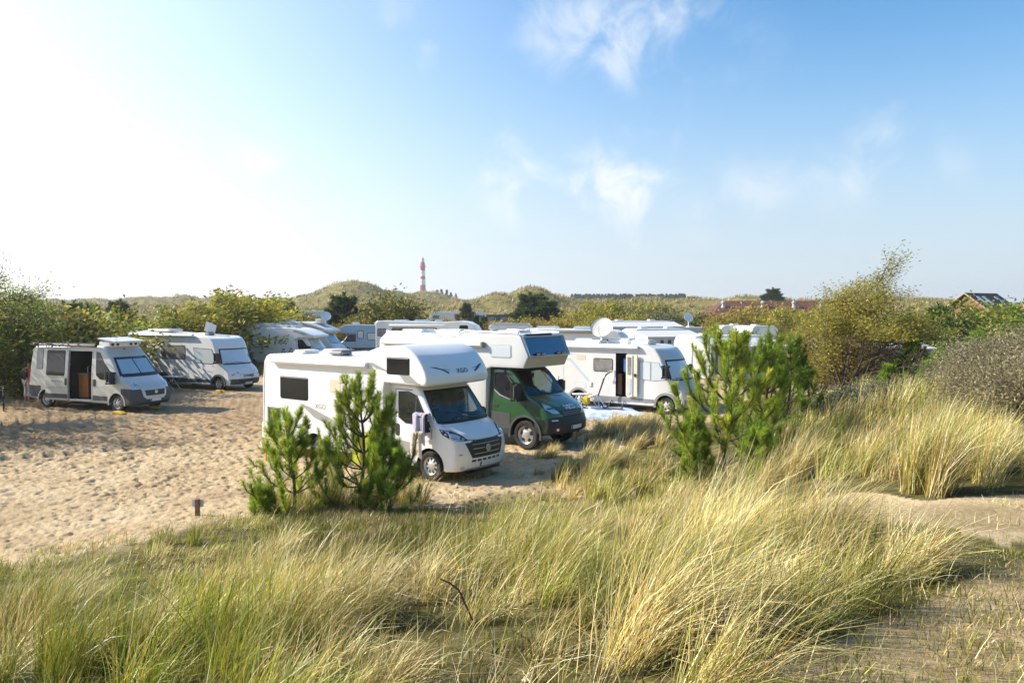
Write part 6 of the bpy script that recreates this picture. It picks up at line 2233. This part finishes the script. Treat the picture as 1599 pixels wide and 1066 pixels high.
def bushes():
    """shrubs of the hedges: few shapes, every shrub an object"""
    V = {}
    def var(key, cols, h, lean, n, seed, leaf, count, sig, spread=.7, levels=2):
        V[key] = [make_tree(key + str(i), R_(seed + i), h, n=n, spread=spread, lean=lean, leaf=leaf, count=count, cols=cols, wts=W4, sig=sig, r0=.05, levels=levels, wind=.5) for i in range(2)]
    var('green', GRN, 3.0, .12, 8, 100, (.24, .11), 7000, .22)
    var('yellow', YEL, 3.2, .22, 9, 110, (.26, .10), 7000, .20, .5)
    var('olive', OLV, 2.8, .15, 8, 120, (.24, .10), 7000, .22)
    var('orange', ORG, 2.6, .15, 9, 130, (.25, .09), 6000, .20, .55)
    var('grey', GRY, 2.4, .10, 8, 140, (.23, .09), 6000, .20)
    cone = [make_pine('conifer' + str(i), R_(150 + i), 4.0, whorls=9, per=7, dens=95, nw=.06, needle=.30, reach=.36, sub=6, up=.5, first=.04,
                      cols=[(.045, .085, .018), (.07, .12, .024), (.03, .06, .014)]) for i in range(3)]
    V['pine'] = cone
    txt = {'green': ('green_bush', 'bush', 'leafy green bush'), 'yellow': ('yellow_bush', 'bush', 'yellow-green wind-combed bush'), 'olive': ('olive_bush', 'bush', 'olive green bush'), 'orange': ('autumn_bush', 'bush', 'orange-brown autumn bush'),
           'grey': ('grey_bush', 'bush', 'grey-green bush'), 'pine': ('dark_pine', 'pine', 'dark green pine')}
    zone = [(-100, 200, 'in the thicket behind the silver van'), (200, 380, 'in the thicket behind the pale grey motorhome'), (380, 530, 'behind the low-profile motorhomes'), (530, 680, 'below the left dune near the lighthouse'),
            (680, 860, 'below the middle dune'), (860, 1100, 'in the bush belt behind the round dish'), (1100, 1330, 'in front of the long red roof'), (1330, 1460, 'behind the bent willow'), (1460, 1800, 'below the brick house on the right')]
    L = []
    rows = [
        # px, top py, distance, width factor, kind
        (88, 452, 37, 1.0, 'olive'), (112, 462, 41, 1.0, 'green'), (150, 478, 40, .9, 'green'), (128, 505, 39, .8, 'olive'), (146, 492, 44, .8, 'olive'), (196, 468, 51, 1.0, 'green'), (60, 500, 36.5, .9, 'green'), (35, 520, 37, .8, 'olive'), (10, 470, 42, 1.2, 'green'), (-30, 460, 40, 1.2, 'green'),
        (105, 530, 37.5, .7, 'yellow'), (140, 535, 38, .7, 'green'), (80, 560, 35.8, .5, 'yellow'), 
        (140, 462, 60, .8, 'pine'), (192, 457, 90, 1.2, 'pine'), (118, 460, 70, .8, 'pine'), (165, 468, 62, .8, 'green'),
        (215, 482, 50, .9, 'green'), (240, 476, 52, 1.0, 'yellow'), (268, 462, 55, 1.1, 'yellow'), (300, 452, 57, 1.15, 'yellow'), (316, 446, 60, 1.1, 'yellow'), (340, 452, 66, 1.0, 'yellow'), (228, 500, 49, .8, 'olive'), (262, 500, 50, .8, 'green'), (292, 490, 51, .9, 'green'), (306, 486, 53, .7, 'olive'), (310, 470, 60, 1, 'green'), 
        (372, 470, 68, .8, 'orange'), (386, 464, 80, .8, 'pine'), (402, 474, 74, .8, 'yellow'), (424, 464, 82, .8, 'pine'), (412, 490, 72, .8, 'orange'), (438, 486, 74, .8, 'orange'), (452, 468, 92, .8, 'pine'), (470, 478, 100, .9, 'olive'), (392, 492, 70, .8, 'yellow'),
        (455, 490, 86, .8, 'olive'), (490, 474, 110, .8, 'olive'), (500, 495, 88, .9, 'olive'), (478, 496, 90, .7, 'orange'), (520, 490, 84, .9, 'yellow'), (512, 505, 80, .7, 'orange'), (515, 520, 78, .6, 'olive'),
        (540, 453, 82, 1.2, 'pine'), (528, 478, 84, .9, 'olive'), (558, 470, 82, 1.0, 'olive'), (548, 490, 80, .8, 'orange'), (575, 478, 80, .9, 'yellow'), (598, 444, 80, 1.0, 'olive'), (606, 462, 80, 1.1, 'olive'), (588, 482, 78, .8, 'yellow'), (618, 490, 78, .8, 'green'), (565, 495, 77, .7, 'orange'), (632, 498, 80, .7, 'olive'), (645, 494, 95, .7, 'orange'), (535, 500, 78, .7, 'orange'), (660, 497, 92, .6, 'orange'),
        (728, 472, 130, .9, 'pine'), (742, 488, 90, .6, 'pine'), (756, 492, 86, .6, 'pine'), (765, 498, 80, .6, 'orange'), (785, 498, 78, .7, 'orange'), (805, 492, 80, .8, 'yellow'), (832, 455, 108, 1.5, 'pine'), (856, 464, 106, 1.3, 'pine'), (818, 470, 110, 1.0, 'pine'), (830, 492, 78, .8, 'orange'), (850, 494, 76, .7, 'orange'), (690, 494, 100, .6, 'orange'), (712, 497, 90, .6, 'orange'),
        (872, 486, 82, .8, 'yellow'), (890, 478, 86, .9, 'yellow'), (910, 472, 90, 1.0, 'yellow'), (932, 474, 92, 1.0, 'olive'), (955, 472, 92, 1.0, 'yellow'), (978, 476, 90, 1.0, 'olive'), (1000, 475, 92, 1.0, 'yellow'), (1022, 478, 88, .9, 'grey'), (1040, 486, 84, .8, 'grey'), (1058, 484, 88, .8, 'green'), (905, 492, 78, .7, 'yellow'), (935, 492, 80, .7, 'orange'), (965, 490, 80, .7, 'yellow'), (990, 490, 82, .7, 'olive'), (1015, 492, 82, .7, 'grey'), (1075, 486, 86, .8, 'olive'), (1090, 490, 84, .7, 'green'), (880, 497, 76, .6, 'orange'), (920, 498, 76, .6, 'yellow'), (950, 499, 77, .6, 'yellow'),
        (1108, 494, 74, .7, 'orange'), (1125, 486, 76, .8, 'orange'), (1145, 484, 78, .8, 'orange'), (1160, 474, 80, .8, 'orange'), (1178, 480, 78, .9, 'yellow'), (1198, 484, 78, .8, 'yellow'), (1222, 490, 74, .7, 'olive'), (1245, 486, 74, .8, 'yellow'), (1268, 482, 72, .8, 'yellow'), (1292, 478, 70, .8, 'yellow'), (1205, 455, 200, 1.5, 'pine'), (1312, 476, 66, .9, 'olive'), (1135, 498, 72, .6, 'olive'), (1150, 516, 58, .5, 'olive'), (1205, 500, 68, .7, 'orange'), (1230, 505, 62, .7, 'yellow'),
        (1345, 480, 60, .9, 'olive'), (1380, 484, 56, .9, 'olive'), (1410, 480, 54, 1.0, 'green'), (1440, 478, 52, 1.0, 'olive'), (1420, 505, 46, .9, 'olive'), (1452, 500, 44, .9, 'green'), (1395, 500, 48, .8, 'olive'),
        (1470, 470, 52, 1.0, 'pine'), (1492, 474, 50, .9, 'green'), (1478, 490, 46, .9, 'pine'), (1515, 500, 48, .8, 'grey'), (1503, 478, 66, .7, 'olive'), (1522, 482, 70, .7, 'green'), (1500, 505, 42, .7, 'pine'), (1545, 500, 46, .8, 'olive'), (1588, 450, 52, .9, 'green'), (1512, 470, 60, .7, 'olive'), (1572, 480, 50, .9, 'olive'), (1592, 465, 48, 1.1, 'green'), (1620, 455, 50, 1.2, 'green'), (1660, 460, 48, 1.2, 'green'), (1530, 512, 40, .7, 'olive'), (1570, 505, 40, .8, 'olive'), (1605, 500, 40, .9, 'green'),
    ]
    base_h = {'green': 3.0, 'yellow': 3.2, 'olive': 2.8, 'orange': 2.6, 'grey': 2.4, 'pine': 4.0}
    cnt = {}
    for i, (px, top, Y, wf, kind) in enumerate(rows):
        x, y, z = on(px, Y)
        h = max(1.0, zat(top - (9 if 860 < px < 1330 else -4 if px < 210 else 3), Y) - z)
        pair = V[kind][i % len(V[kind])]
        nm, cat, lab = txt[kind]
        zn = next(t for a, b, t in zone if a <= px < b)
        bb = max(v.co.z for v in pair[1].vertices) if ('_h', pair[1].name) not in cnt else cnt[('_h', pair[1].name)]
        cnt[('_h', pair[1].name)] = bb
        sz = h / bb
        sx = max(.7, min(1.7, 1.15 * sz * wf * (1.0 if kind != 'pine' else 1.0)))
        if kind == 'pine': sx = 1.25 * sz * wf
        place(pair, nm, (x, y, z - .05), f'{lab} {zn}', cat, f'{lab}es {zn}'.replace('pinees', 'pines') if cat == 'bush' else f'{lab}s {zn}', rz=RNG.uniform(0, .8) if kind != 'pine' else RNG.uniform(0, 6), s=(sx, sx, sz))


bushes()


def thicket():
    """grey-brown twiggy shrubs covering the right-hand dune"""
    for i in range(3): pass
    pairs = []
    for i in range(3):
        rng = R_(200 + i)
        pairs.append(make_tree('thicket' + str(i), rng, 1.35, n=20, spread=1.0, lean=.10, leaf=(.055, .021), count=30000, cols=[(.25, .21, .115), (.34, .29, .17), (.16, .145, .075), (.20, .22, .085)], wts=(.4, .25, .25, .1), sig=.15, r0=.009, levels=2, wind=.3, wig=.22, bark=TWIG))
    n = 0
    for px, Y, h, lab in [(1600, 12.8, 1.0, 0), (1548, 14.2, 1.0, 0), (1500, 15.4, 1.0, 0), (1468, 16.6, .95, 0), (1640, 13.8, 1.15, 0), (1580, 15.6, 1.1, 0), (1530, 16.8, 1.1, 0), (1620, 16.8, 1.2, 0), (1680, 12.6, 1.1, 0), (1440, 17.6, .8, 0), (1500, 18.4, 1.05, 0), (1562, 18.6, 1.1, 0),
                          (1612, 14.6, 1.1, 0), (1520, 14.0, .85, 0), (1485, 17.2, 1.0, 0), (1450, 15.6, .6, 0), (1565, 13.4, .85, 0), (1660, 15.6, 1.2, 0), (1545, 20, 1.1, 0), (1600, 20, 1.15, 0)]:
        x, y, z = on(px, Y)
        s = h * RNG.uniform(.70, .88) * (.5 if px < 1490 else .8 if px < 1540 else 1.0)
        place(pairs[n % 3], 'twiggy_shrub', (x, y, z - .08), 'grey-brown twiggy shrub in the thicket on the right-hand dune', 'shrub', 'twiggy shrubs of the thicket on the right', rz=RNG.uniform(0, 6), s=(s * 1.1, s * 1.1, s))
        n += 1
    m = make_tree('creeper', R_(210), .8, n=14, spread=1.3, lean=.15, leaf=(.06, .028), count=14000, cols=[(.10, .11, .06), (.15, .15, .085), (.07, .085, .045), (.2, .19, .11)], wts=W4, sig=.12, r0=.008, levels=2, wind=.3, wig=.22, bark=TWIG)
    for px, Y, s in ((1330, 17.2, 1.0), (1372, 16.4, 1.05), (1410, 16.4, .95), (1348, 18.6, .9), (1300, 18.6, .9), (1395, 18.2, .9)):
        x, y, z = on(px, Y)
        place(m, 'low_shrub', (x, y, z - .05), 'dark grey-green low shrub between grass and thicket on the right', 'shrub', 'dark low shrubs before the thicket', rz=RNG.uniform(0, 6), s=(s * 1.15, s * 1.15, s * .9))


thicket()


def far_wood():
    """wood on the horizon that reads as one mass, and five trees near the lighthouse"""
    rng = R_(300)
    V_, F_, C_ = [], [], []
    off = 0

    def conifer(x, y, z, h, r):
        nonlocal off
        n = 70
        t = rng.uniform(0, 1, n) ** .8
        a = rng.uniform(0, 2 * PI, n)
        rr = r * (1 - t) * rng.uniform(.5, 1.1, n)
        c = np.stack([x + rr * np.cos(a), y + rr * np.sin(a), z + h * (.12 + .88 * t)], 1)
        d = np.stack([np.cos(a), np.sin(a), -.5 + rng.normal(size=n) * .3], 1)
        v, f = leaf_quads(c, d, h * .20, h * .13, rng=rng)
        V_.append(v)
        F_.append(f + off)
        off += len(v)
        C_.append(np.repeat(palette(n, [(.03, .055, .02), (.045, .075, .03), (.025, .04, .018)], (.5, .3, .2), .2, rng), 4, 0))
    for i in range(260):
        px = rng.uniform(868, 1086)
        Y = rng.uniform(560, 680)
        x = at(px, Y)
        z = gz(x, Y)
        e = min(1, (px - 862) / 30, (1092 - px) / 16)
        h = (zat(459.5 + rng.uniform(-1.5, 4), Y) - z) * max(.55, e)
        conifer(x, Y, z - .5, h, h * .30)
    o = mesh_np('far_conifers', np.concatenate(V_), np.concatenate(F_), LEAF, np.concatenate(C_))
    tag(o, 'dark conifer wood on the horizon right of the middle dune', 'wood', None, 'stuff')
    for px, top in ((683, 452.5), (689.5, 452), (698, 453), (704, 456.5), (712, 458.5)):
        V_, F_, C_ = [], [], []
        off = 0
        Y = 600
        x = at(px, Y)
        z = gz(x, Y)
        h = zat(top, Y) - z
        rng2 = rng
        n = 110
        t = rng.uniform(0, 1, n) ** .8
        a = rng.uniform(0, 2 * PI, n)
        rr = h * .25 * (1 - t) * rng.uniform(.4, 1.1, n)
        c = np.stack([rr * np.cos(a), rr * np.sin(a), h * (.1 + .9 * t)], 1)
        v, f = leaf_quads(c, np.stack([np.cos(a), np.sin(a), -.5 + rng.normal(size=n) * .3], 1), h * .16, h * .10, rng=rng)
        cr = mesh_np('crown', v, f, LEAF, np.repeat(palette(n, [(.03, .055, .02), (.045, .075, .03)], (.6, .4), .2, rng), 4, 0))
        r = empty('far_conifer', (x, Y, z))
        cr.parent = r
        fin('trunk', tube([(0, 0, -.5), (0, 0, h * .9)], [h * .02, h * .004], 5), BARK, r)
        tag(r, 'far conifer on the skyline just right of the lighthouse', 'tree', 'far conifers right of the lighthouse')


far_wood()
# ------------------------------------------------------------------ marram grass
STRAW = [(.60, .49, .20), (.74, .64, .37), (.40, .30, .10), (.27, .245, .06), (.34, .20, .055)]
GREEN_ = [(.21, .26, .026), (.33, .34, .036), (.10, .15, .02), (.46, .42, .09), (.34, .21, .035)]


def blades(x, y, L, W, az, th0, bend, col, z=None, segs=4, rng=RNG):
    """ribbon blades; all arguments are arrays over the blades"""
    n = len(x)
    z = hz(x, y) if z is None else z
    t = np.linspace(0, 1, segs)
    ang = th0[:, None] + bend[:, None] * t[None] ** 1.25
    dl = L[:, None] / (segs - 1)
    am = (ang[:, :-1] + ang[:, 1:]) / 2
    hx = np.concatenate([np.zeros((n, 1)), np.cumsum(np.sin(am) * dl, 1)], 1)
    vz = np.concatenate([np.zeros((n, 1)), np.cumsum(np.cos(am) * dl, 1)], 1)
    ca, sa = np.cos(az)[:, None], np.sin(az)[:, None]
    # small sideways swing
    sw = rng.normal(size=(n, 1)) * .10 * L[:, None] * t[None] ** 2
    px = x[:, None] + hx * ca - sw * sa
    py = y[:, None] + hx * sa + sw * ca
    pz = z[:, None] - .02 + np.maximum(vz, .0) + .012
    c = np.stack([px, py, pz], -1)
    tw = az + PI / 2 + rng.normal(size=n) * .9
    side = np.stack([np.cos(tw), np.sin(tw), rng.normal(size=n) * .25], -1)[:, None, :]
    w = (W[:, None] * (1 - .88 * t[None] ** 1.6) * .5)[..., None]
    v = np.stack([c - side * w, c + side * w], 2)            # n, segs, 2, 3
    i = np.arange(segs - 1)
    f = np.stack([2 * i, 2 * i + 1, 2 * i + 3, 2 * i + 2], -1)
    F = (np.arange(n)[:, None, None] * (2 * segs) + f[None]).reshape(-1, 4)
    return v.reshape(-1, 3), F, np.repeat(col, 2 * segs, 0)


class Field:
    def __init__(s): s.v, s.f, s.c, s.n = [], [], [], 0

    def add(s, v, f, c):
        s.v.append(v)
        s.f.append(f + s.n)
        s.c.append(c)
        s.n += len(v)

    def make(s, name, label, mat):
        o = mesh_np(name, np.concatenate(s.v), np.concatenate(s.f), mat, np.concatenate(s.c), smooth=True)
        return tag(o, label, None, None, 'stuff')


def scatter(poly, per_m2, rng, keep=None):
    p = np.array(poly)
    lo, hi = p.min(0), p.max(0)
    n = int((hi - lo).prod() * per_m2)
    x = rng.uniform(lo[0], hi[0], n)
    y = rng.uniform(lo[1], hi[1], n)
    # ragged edge
    k = inpoly(x + (fbm(x / .9, y / .9, 201, 3) - .5) * 1.6, y + (fbm(x / .9, y / .9, 202, 3) - .5) * 1.6, poly)
    x, y = x[k], y[k]
    if keep is not None:
        k = rng.random(len(x)) < keep(x, y)
        x, y = x[k], y[k]
    return x, y


def tufts(F, poly, per_m2, nb, L, W, green=.4, rng=None, keep=None, wind=1.0, rad_=.13, up=.25, bend=.9, tone0=1.0, segs=4):
    """clumps of blades; green 0..1 mixes the two palettes by a slow noise"""
    cx, cy = scatter(poly, per_m2, rng, keep)
    m = len(cx)
    if m == 0: return
    gsel = np.clip(green - .08 + (fbm(cx / 1.0, cy / 1.0, 61, 3) - .5) * 2.4 + rng.normal(size=m) * .15, 0.02, .98)
    tone = np.clip(1 + (fbm(cx / .55, cy / .55, 62, 3) - .5) * 1.3 + rng.normal(size=m) * .08, .5, 1.45)
    size = np.clip(.95 + 2.0 * (fbm(cx / .8, cy / .8, 71, 3) - .5) + rng.normal(size=m) * .12, .42, 1.5)
    k = np.repeat(np.arange(m), rng.poisson(nb, m))
    n = len(k)
    r = np.sqrt(rng.random(n)) * rad_
    a = rng.uniform(0, 2 * PI, n)
    x, y = cx[k] + r * np.cos(a), cy[k] + r * np.sin(a)
    # lean: away from the clump's middle plus the wind towards +x
    ox, oy = np.cos(a) * r / rad_, np.sin(a) * r / rad_
    wx = wind * (.75 + .5 * fbm(x / 2.5, y / 2.5, 81, 2))
    lx, ly = ox * .45 + wx * .85 + rng.normal(size=n) * .40, oy * .45 - .12 * wx + rng.normal(size=n) * .46
    az = np.arctan2(ly, lx)
    mag = np.hypot(lx, ly)
    th0 = np.clip(up * mag + rng.normal(size=n) * .17, -.1, 1.3)
    bd = np.clip(bend * mag * rng.uniform(.5, 1.3, n), .05, 2.0)
    Ln = L * size[k] * rng.uniform(.5, 1.15, n)
    isg = rng.random(n) < gsel[k]
    cs = palette(n, STRAW, (.36, .22, .2, .14, .08), .15, rng)
    cg = palette(n, GREEN_, (.3, .25, .22, .15, .08), .15, rng)
    col = np.where(isg[:, None], cg, cs)
    col = np.clip(col * tone0 * tone[k][:, None], .005, .9)
    Wn = W * rng.uniform(.7, 1.25, n)
    v, f, c = blades(x, y, Ln, Wn, az, th0, bd, col, segs=segs, rng=rng)
    F.add(v, f, c)


def grass():
    rng = R_(500)
    F = Field()
    vis = lambda x, y: (np.abs(x) < .72 * np.maximum(y, .1) + .9) * 1.0
    # main slope in front: thick clumps
    main = polyg((-80, 1300), (-80, 985), (40, 965), (110, 985), (170, 1010), (250, 960), (330, 905), (420, 850), (465, 830), (455, 930), (540, 985), (640, 975), (705, 890), (725, 850), (800, 838), (930, 828), (1060, 810), (1140, 812), (1230, 822), (1330, 838), (1440, 856), (1490, 880), (1390, 935), (1240, 1005), (1150, 1070), (1120, 1300))
    hole = lambda x, y: np.where(fbm(x / .85, y / .85, 91, 3) > .505, 1.0, .03)
    tufts(F, main, 12.5, 110, .54, .0052, .42, rng, lambda x, y: vis(x, y) * hole(x, y) * (y < 7.5), up=.30, bend=.95)
    tufts(F, main, 12, 80, .50, .0080, .40, rng, lambda x, y: vis(x, y) * hole(x, y) * (y >= 7.5) * (y < 12), up=.30, bend=.9)
    tufts(F, main, 10.5, 60, .42, .0115, .38, rng, lambda x, y: vis(x, y) * hole(x, y) * (y >= 12), up=.30, bend=.85)
    # fillers: single thin blades and dead straw lying in all directions
    tufts(F, main, 5, 14, .40, .0055, .45, rng, lambda x, y: vis(x, y) * (y < 9), wind=.5, rad_=.3, up=.5, bend=1.2)
    tufts(F, main, 4, 14, .36, .009, .40, rng, lambda x, y: vis(x, y) * (y >= 9), wind=.5, rad_=.3, up=.5, bend=1.1)
    # the paler crest right of the middle, long combed blades
    crest = polyg((940, 1200), (950, 900), (1070, 800), (1200, 815), (1320, 836), (1430, 854), (1470, 876), (1390, 920), (1250, 985), (1160, 1050), (1120, 1200))
    tufts(F, crest, 8.5, 125, .70, .0054, .06, rng, lambda x, y: vis(x, y) * np.where(fbm(x / 1.0, y / 1.0, 92, 3) > .45, 1, .1), up=.36, bend=.95, wind=1.15, tone0=1.2)
    tufts(F, main, 1.1, 5, .70, .0042, .05, rng, lambda x, y: vis(x, y) * (y < 8), wind=.8, rad_=.1, up=.2, bend=.55, tone0=1.15)
    lush = polyg((-80, 1300), (-80, 1010), (60, 985), (200, 985), (330, 1000), (430, 1060), (430, 1300))
    tufts(F, lush, 6, 110, .60, .0056, .85, rng, lambda x, y: vis(x, y) * np.where(fbm(x / .8, y / .8, 93, 3) > .46, 1, .1), up=.22, bend=.8, tone0=1.1)
    # dead flattened bunches
    tufts(F, main, 1.3, 55, .50, .0055, .0, rng, lambda x, y: vis(x, y) * (y < 11), wind=.35, rad_=.12, up=1.25, bend=.5, tone0=1.05)
    # tall band on the right dune
    band = polyg((1190, 770), (1240, 758), (1330, 752), (1440, 776), (1660, 770), (1680, 640), (1500, 650), (1400, 640), (1300, 650), (1200, 690))
    tufts(F, band, 8.0, 95, .70, .0080, .30, rng, lambda x, y: vis(x, y) * (y < 13), up=.16, bend=.75, wind=.95)
    tufts(F, band, 6.5, 60, .64, .013, .28, rng, lambda x, y: vis(x, y) * (y >= 13), up=.16, bend=.7, wind=.95)
    front = polyg((1385, 783), (1660, 777), (1660, 760), (1380, 768))
    tufts(F, front, 9, 120, .68, .007, .52, rng, vis, up=.08, bend=.5, wind=.9)
    right2 = polyg((1270, 650), (1330, 620), (1470, 630), (1470, 650), (1330, 668))
    tufts(F, right2, 6, 70, .62, .014, .15, rng, vis, up=.16, bend=.7)
    # mound between the green truck and the pines
    mound = polyg((845, 775), (838, 715), (870, 690), (905, 672), (960, 664), (1030, 668), (1070, 690), (1075, 790), (960, 790))
    tufts(F, mound, 4.6, 90, .52, .0115, .22, rng, lambda x, y: vis(x, y) * np.where(fbm(x / 1.6, y / 1.6, 95, 3) > .47, 1, .08), up=.22, bend=.75)
    rear = polyg((905, 676), (960, 660), (1060, 662), (1090, 700), (1000, 690))
    tufts(F, rear, 3.5, 60, .42, .018, .22, rng, vis, up=.2, bend=.7)
    # round the left pines
    lp = polyg((400, 800), (440, 780), (520, 778), (640, 770), (660, 790), (560, 802), (480, 808))
    tufts(F, lp, 7, 80, .62, .010, .45, rng, vis, up=.2, bend=.8)
    wisps = polyg((655, 765), (700, 756), (830, 742), (850, 752), (760, 764))
    tufts(F, wisps, 1.6, 14, .30, .012, .2, rng, vis, up=.3, bend=.7)
    # tufts out on the sand edge at the left
    edge = polyg((-60, 900), (-60, 868), (120, 862), (230, 838), (300, 815), (380, 800), (420, 815), (420, 860), (250, 965), (160, 1015), (60, 960))
    tufts(F, edge, 8, 34, .24, .0085, .50, rng, lambda x, y: vis(x, y) * np.where(fbm(x / 1.2, y / 1.2, 97, 3) > .46, 1, .12), up=.4, bend=.8)
    one = polyg((258, 858), (290, 858), (292, 842), (258, 842))
    tufts(F, one, 26, 110, .46, .008, .55, rng, None, up=.1, bend=.5, wind=.35)
    tufts(F, polyg((-60, 1000), (-60, 960), (60, 950), (130, 985), (110, 1030)), 7, 100, .55, .006, .62, rng, vis, up=.25, bend=.8)
    F.make('marram_grass', 'long pale green and straw coloured dune grass bent by the wind', mk_leaf('grass_blade', trans=.24, rough=.38, var=0))

    G = Field()
    # mossy low growth in the hollow
    hollow = polyg((430, 800), (560, 800), (700, 795), (760, 812), (715, 890), (650, 985), (540, 995), (430, 930))
    tufts(G, hollow, 30, 55, .14, .010, .66, rng, vis, wind=.3, rad_=.22, up=.5, bend=1.0, segs=3, tone0=.55)
    path = polyg((1130, 1300), (1150, 1070), (1260, 1005), (1390, 935), (1490, 890), (1480, 862), (1440, 850), (1660, 845), (1700, 1300))
    tufts(G, path, 110, 16, .065, .0055, .42, rng, lambda x, y: vis(x, y) * (.25 + .75 * sstep(.34, .56, fbm(x / 1.1, y / 1.1, 99, 4))), wind=.2, rad_=.16, up=.7, bend=1.0, segs=3, tone0=.75)
    tufts(G, path, 18, 7, .20, .0045, .05, rng, lambda x, y: vis(x, y), wind=.1, rad_=.25, up=1.35, bend=.3, segs=3)
    bare = polyg((1230, 800), (1330, 768), (1450, 783), (1660, 775), (1660, 850), (1440, 852), (1300, 825))
    tufts(G, bare, 14, 9, .10, .007, .3, rng, lambda x, y: vis(x, y) * sstep(.42, .6, fbm(x / .9, y / .9, 98, 4)), wind=.3, rad_=.2, up=.7, bend=.9, segs=3)
    lot = polyg((560, 800), (640, 748), (720, 752), (860, 715), (960, 700), (1060, 700), (1060, 800), (850, 795), (760, 800))
    tufts(G, lot, 26, 20, .11, .013, .42, rng, lambda x, y: vis(x, y) * sstep(.38, .58, fbm(x / 1.5, y / 1.5, 50, 4)), wind=.3, rad_=.2, up=.6, bend=.9, segs=3)
    mid = polyg((700, 860), (725, 815), (800, 795), (930, 785), (1060, 775), (1140, 800), (1140, 830), (930, 840), (800, 850))
    tufts(G, mid, 22, 40, .17, .010, .35, rng, vis, wind=.6, rad_=.2, up=.5, bend=.9, segs=3, tone0=.85)
    edge2 = polyg((-60, 1000), (-60, 860), (120, 855), (230, 830), (300, 808), (400, 785), (440, 800), (400, 870), (250, 975), (160, 1020))
    tufts(G, edge2, 30, 12, .10, .010, .45, rng, lambda x, y: vis(x, y) * sstep(.4, .62, fbm(x / 1.3, y / 1.3, 96, 4)), wind=.3, rad_=.2, up=.7, bend=.8, segs=3)
    tufts(G, main, 22, 14, .13, .009, .70, rng, lambda x, y: vis(x, y), wind=.3, rad_=.2, up=.7, bend=1.0, segs=3, tone0=.42)
    G.make('short_grass', 'short dry grass and moss between the tall clumps', MATS['grass_blade'])

    # tussocks of the far dunes and of the ground between the hedges
    D = Field()
    for Y0, Y1, n, L, W in ((48, 95, 9000, .75, .05), (95, 180, 12000, .85, .09), (180, 300, 16000, .95, .14), (300, 480, 12000, 1.2, .24)):
        Yr = np.sqrt(rng.uniform(Y0 ** 2, Y1 ** 2, n))
        u = rng.uniform(-.68, .68, n)
        X = u * Yr
        k = fbm(X / 7, Yr / 7, 111, 3) > .34
        X, Yr = X[k], Yr[k]
        m = len(X)
        kk = np.repeat(np.arange(m), 7)
        q = len(kk)
        x = X[kk] + rng.normal(size=q) * W * 3
        y = Yr[kk] + rng.normal(size=q) * W * 3
        cl = np.clip(palette(m, [(.30, .24, .085), (.40, .31, .13), (.20, .185, .06), (.12, .125, .04), (.33, .22, .08)], (.3, .2, .25, .15, .1), .2, rng)[kk] * (1 + rng.normal(size=(q, 1)) * .12), .01, .9)
        az = rng.normal(size=q) * .9
        v, f, c = blades(x, y, L * rng.uniform(.6, 1.2, q), W * rng.uniform(.7, 1.3, q), az, np.abs(rng.normal(size=q)) * .4, rng.uniform(.2, .9, q), cl, segs=3, rng=rng)
        D.add(v, f, c)
    D.make('dune_grass', 'tawny grass covering the far dunes and the ground between hedges', MATS['grass_blade'])
    # a fallen dark twig and a rusty leaf clump in the foreground grass
    a = Vector((*ghit(688, 985), 0))
    b = Vector((*ghit(738, 1032), 0))
    za, zb = gz(a.x, a.y) + .34, gz(b.x, b.y) + .22
    a.z, b.z = za, zb
    mid = (a + b) / 2 + Vector((.02, 0, .05))
    o = fin('twig', tube([a, lerp(a, mid, .5) + Vector((0, 0, .01)), mid, b], [.004, .006, .007, .005], 6), mk('dark_twig', (.014, .008, .006), 1.0, spec=.05), None)
    tag(o, 'thin dark bent twig caught in the foreground grass', 'twig')


grass()


def haze():
    bm = rbox(-3300, 3300, -3300, 3300, -3.0, 75.0, 0)
    m = bpy.data.materials.new('haze')
    m.use_nodes = True
    nt = m.node_tree
    nt.nodes.clear()
    out = nt.nodes.new('ShaderNodeOutputMaterial')
    v = nt.nodes.new('ShaderNodeVolumePrincipled')
    v.inputs['Color'].default_value = (.93, .96, 1.0, 1)
    v.inputs['Density'].default_value = HAZE
    v.inputs['Anisotropy'].default_value = .35
    nt.links.new(v.outputs[0], out.inputs['Volume'])
    o = fin('haze', bm, m, None, 0)
    tag(o, 'thin sea haze over the dunes', None, None, 'stuff')


HAZE = 0.0003
if HAZE: haze()
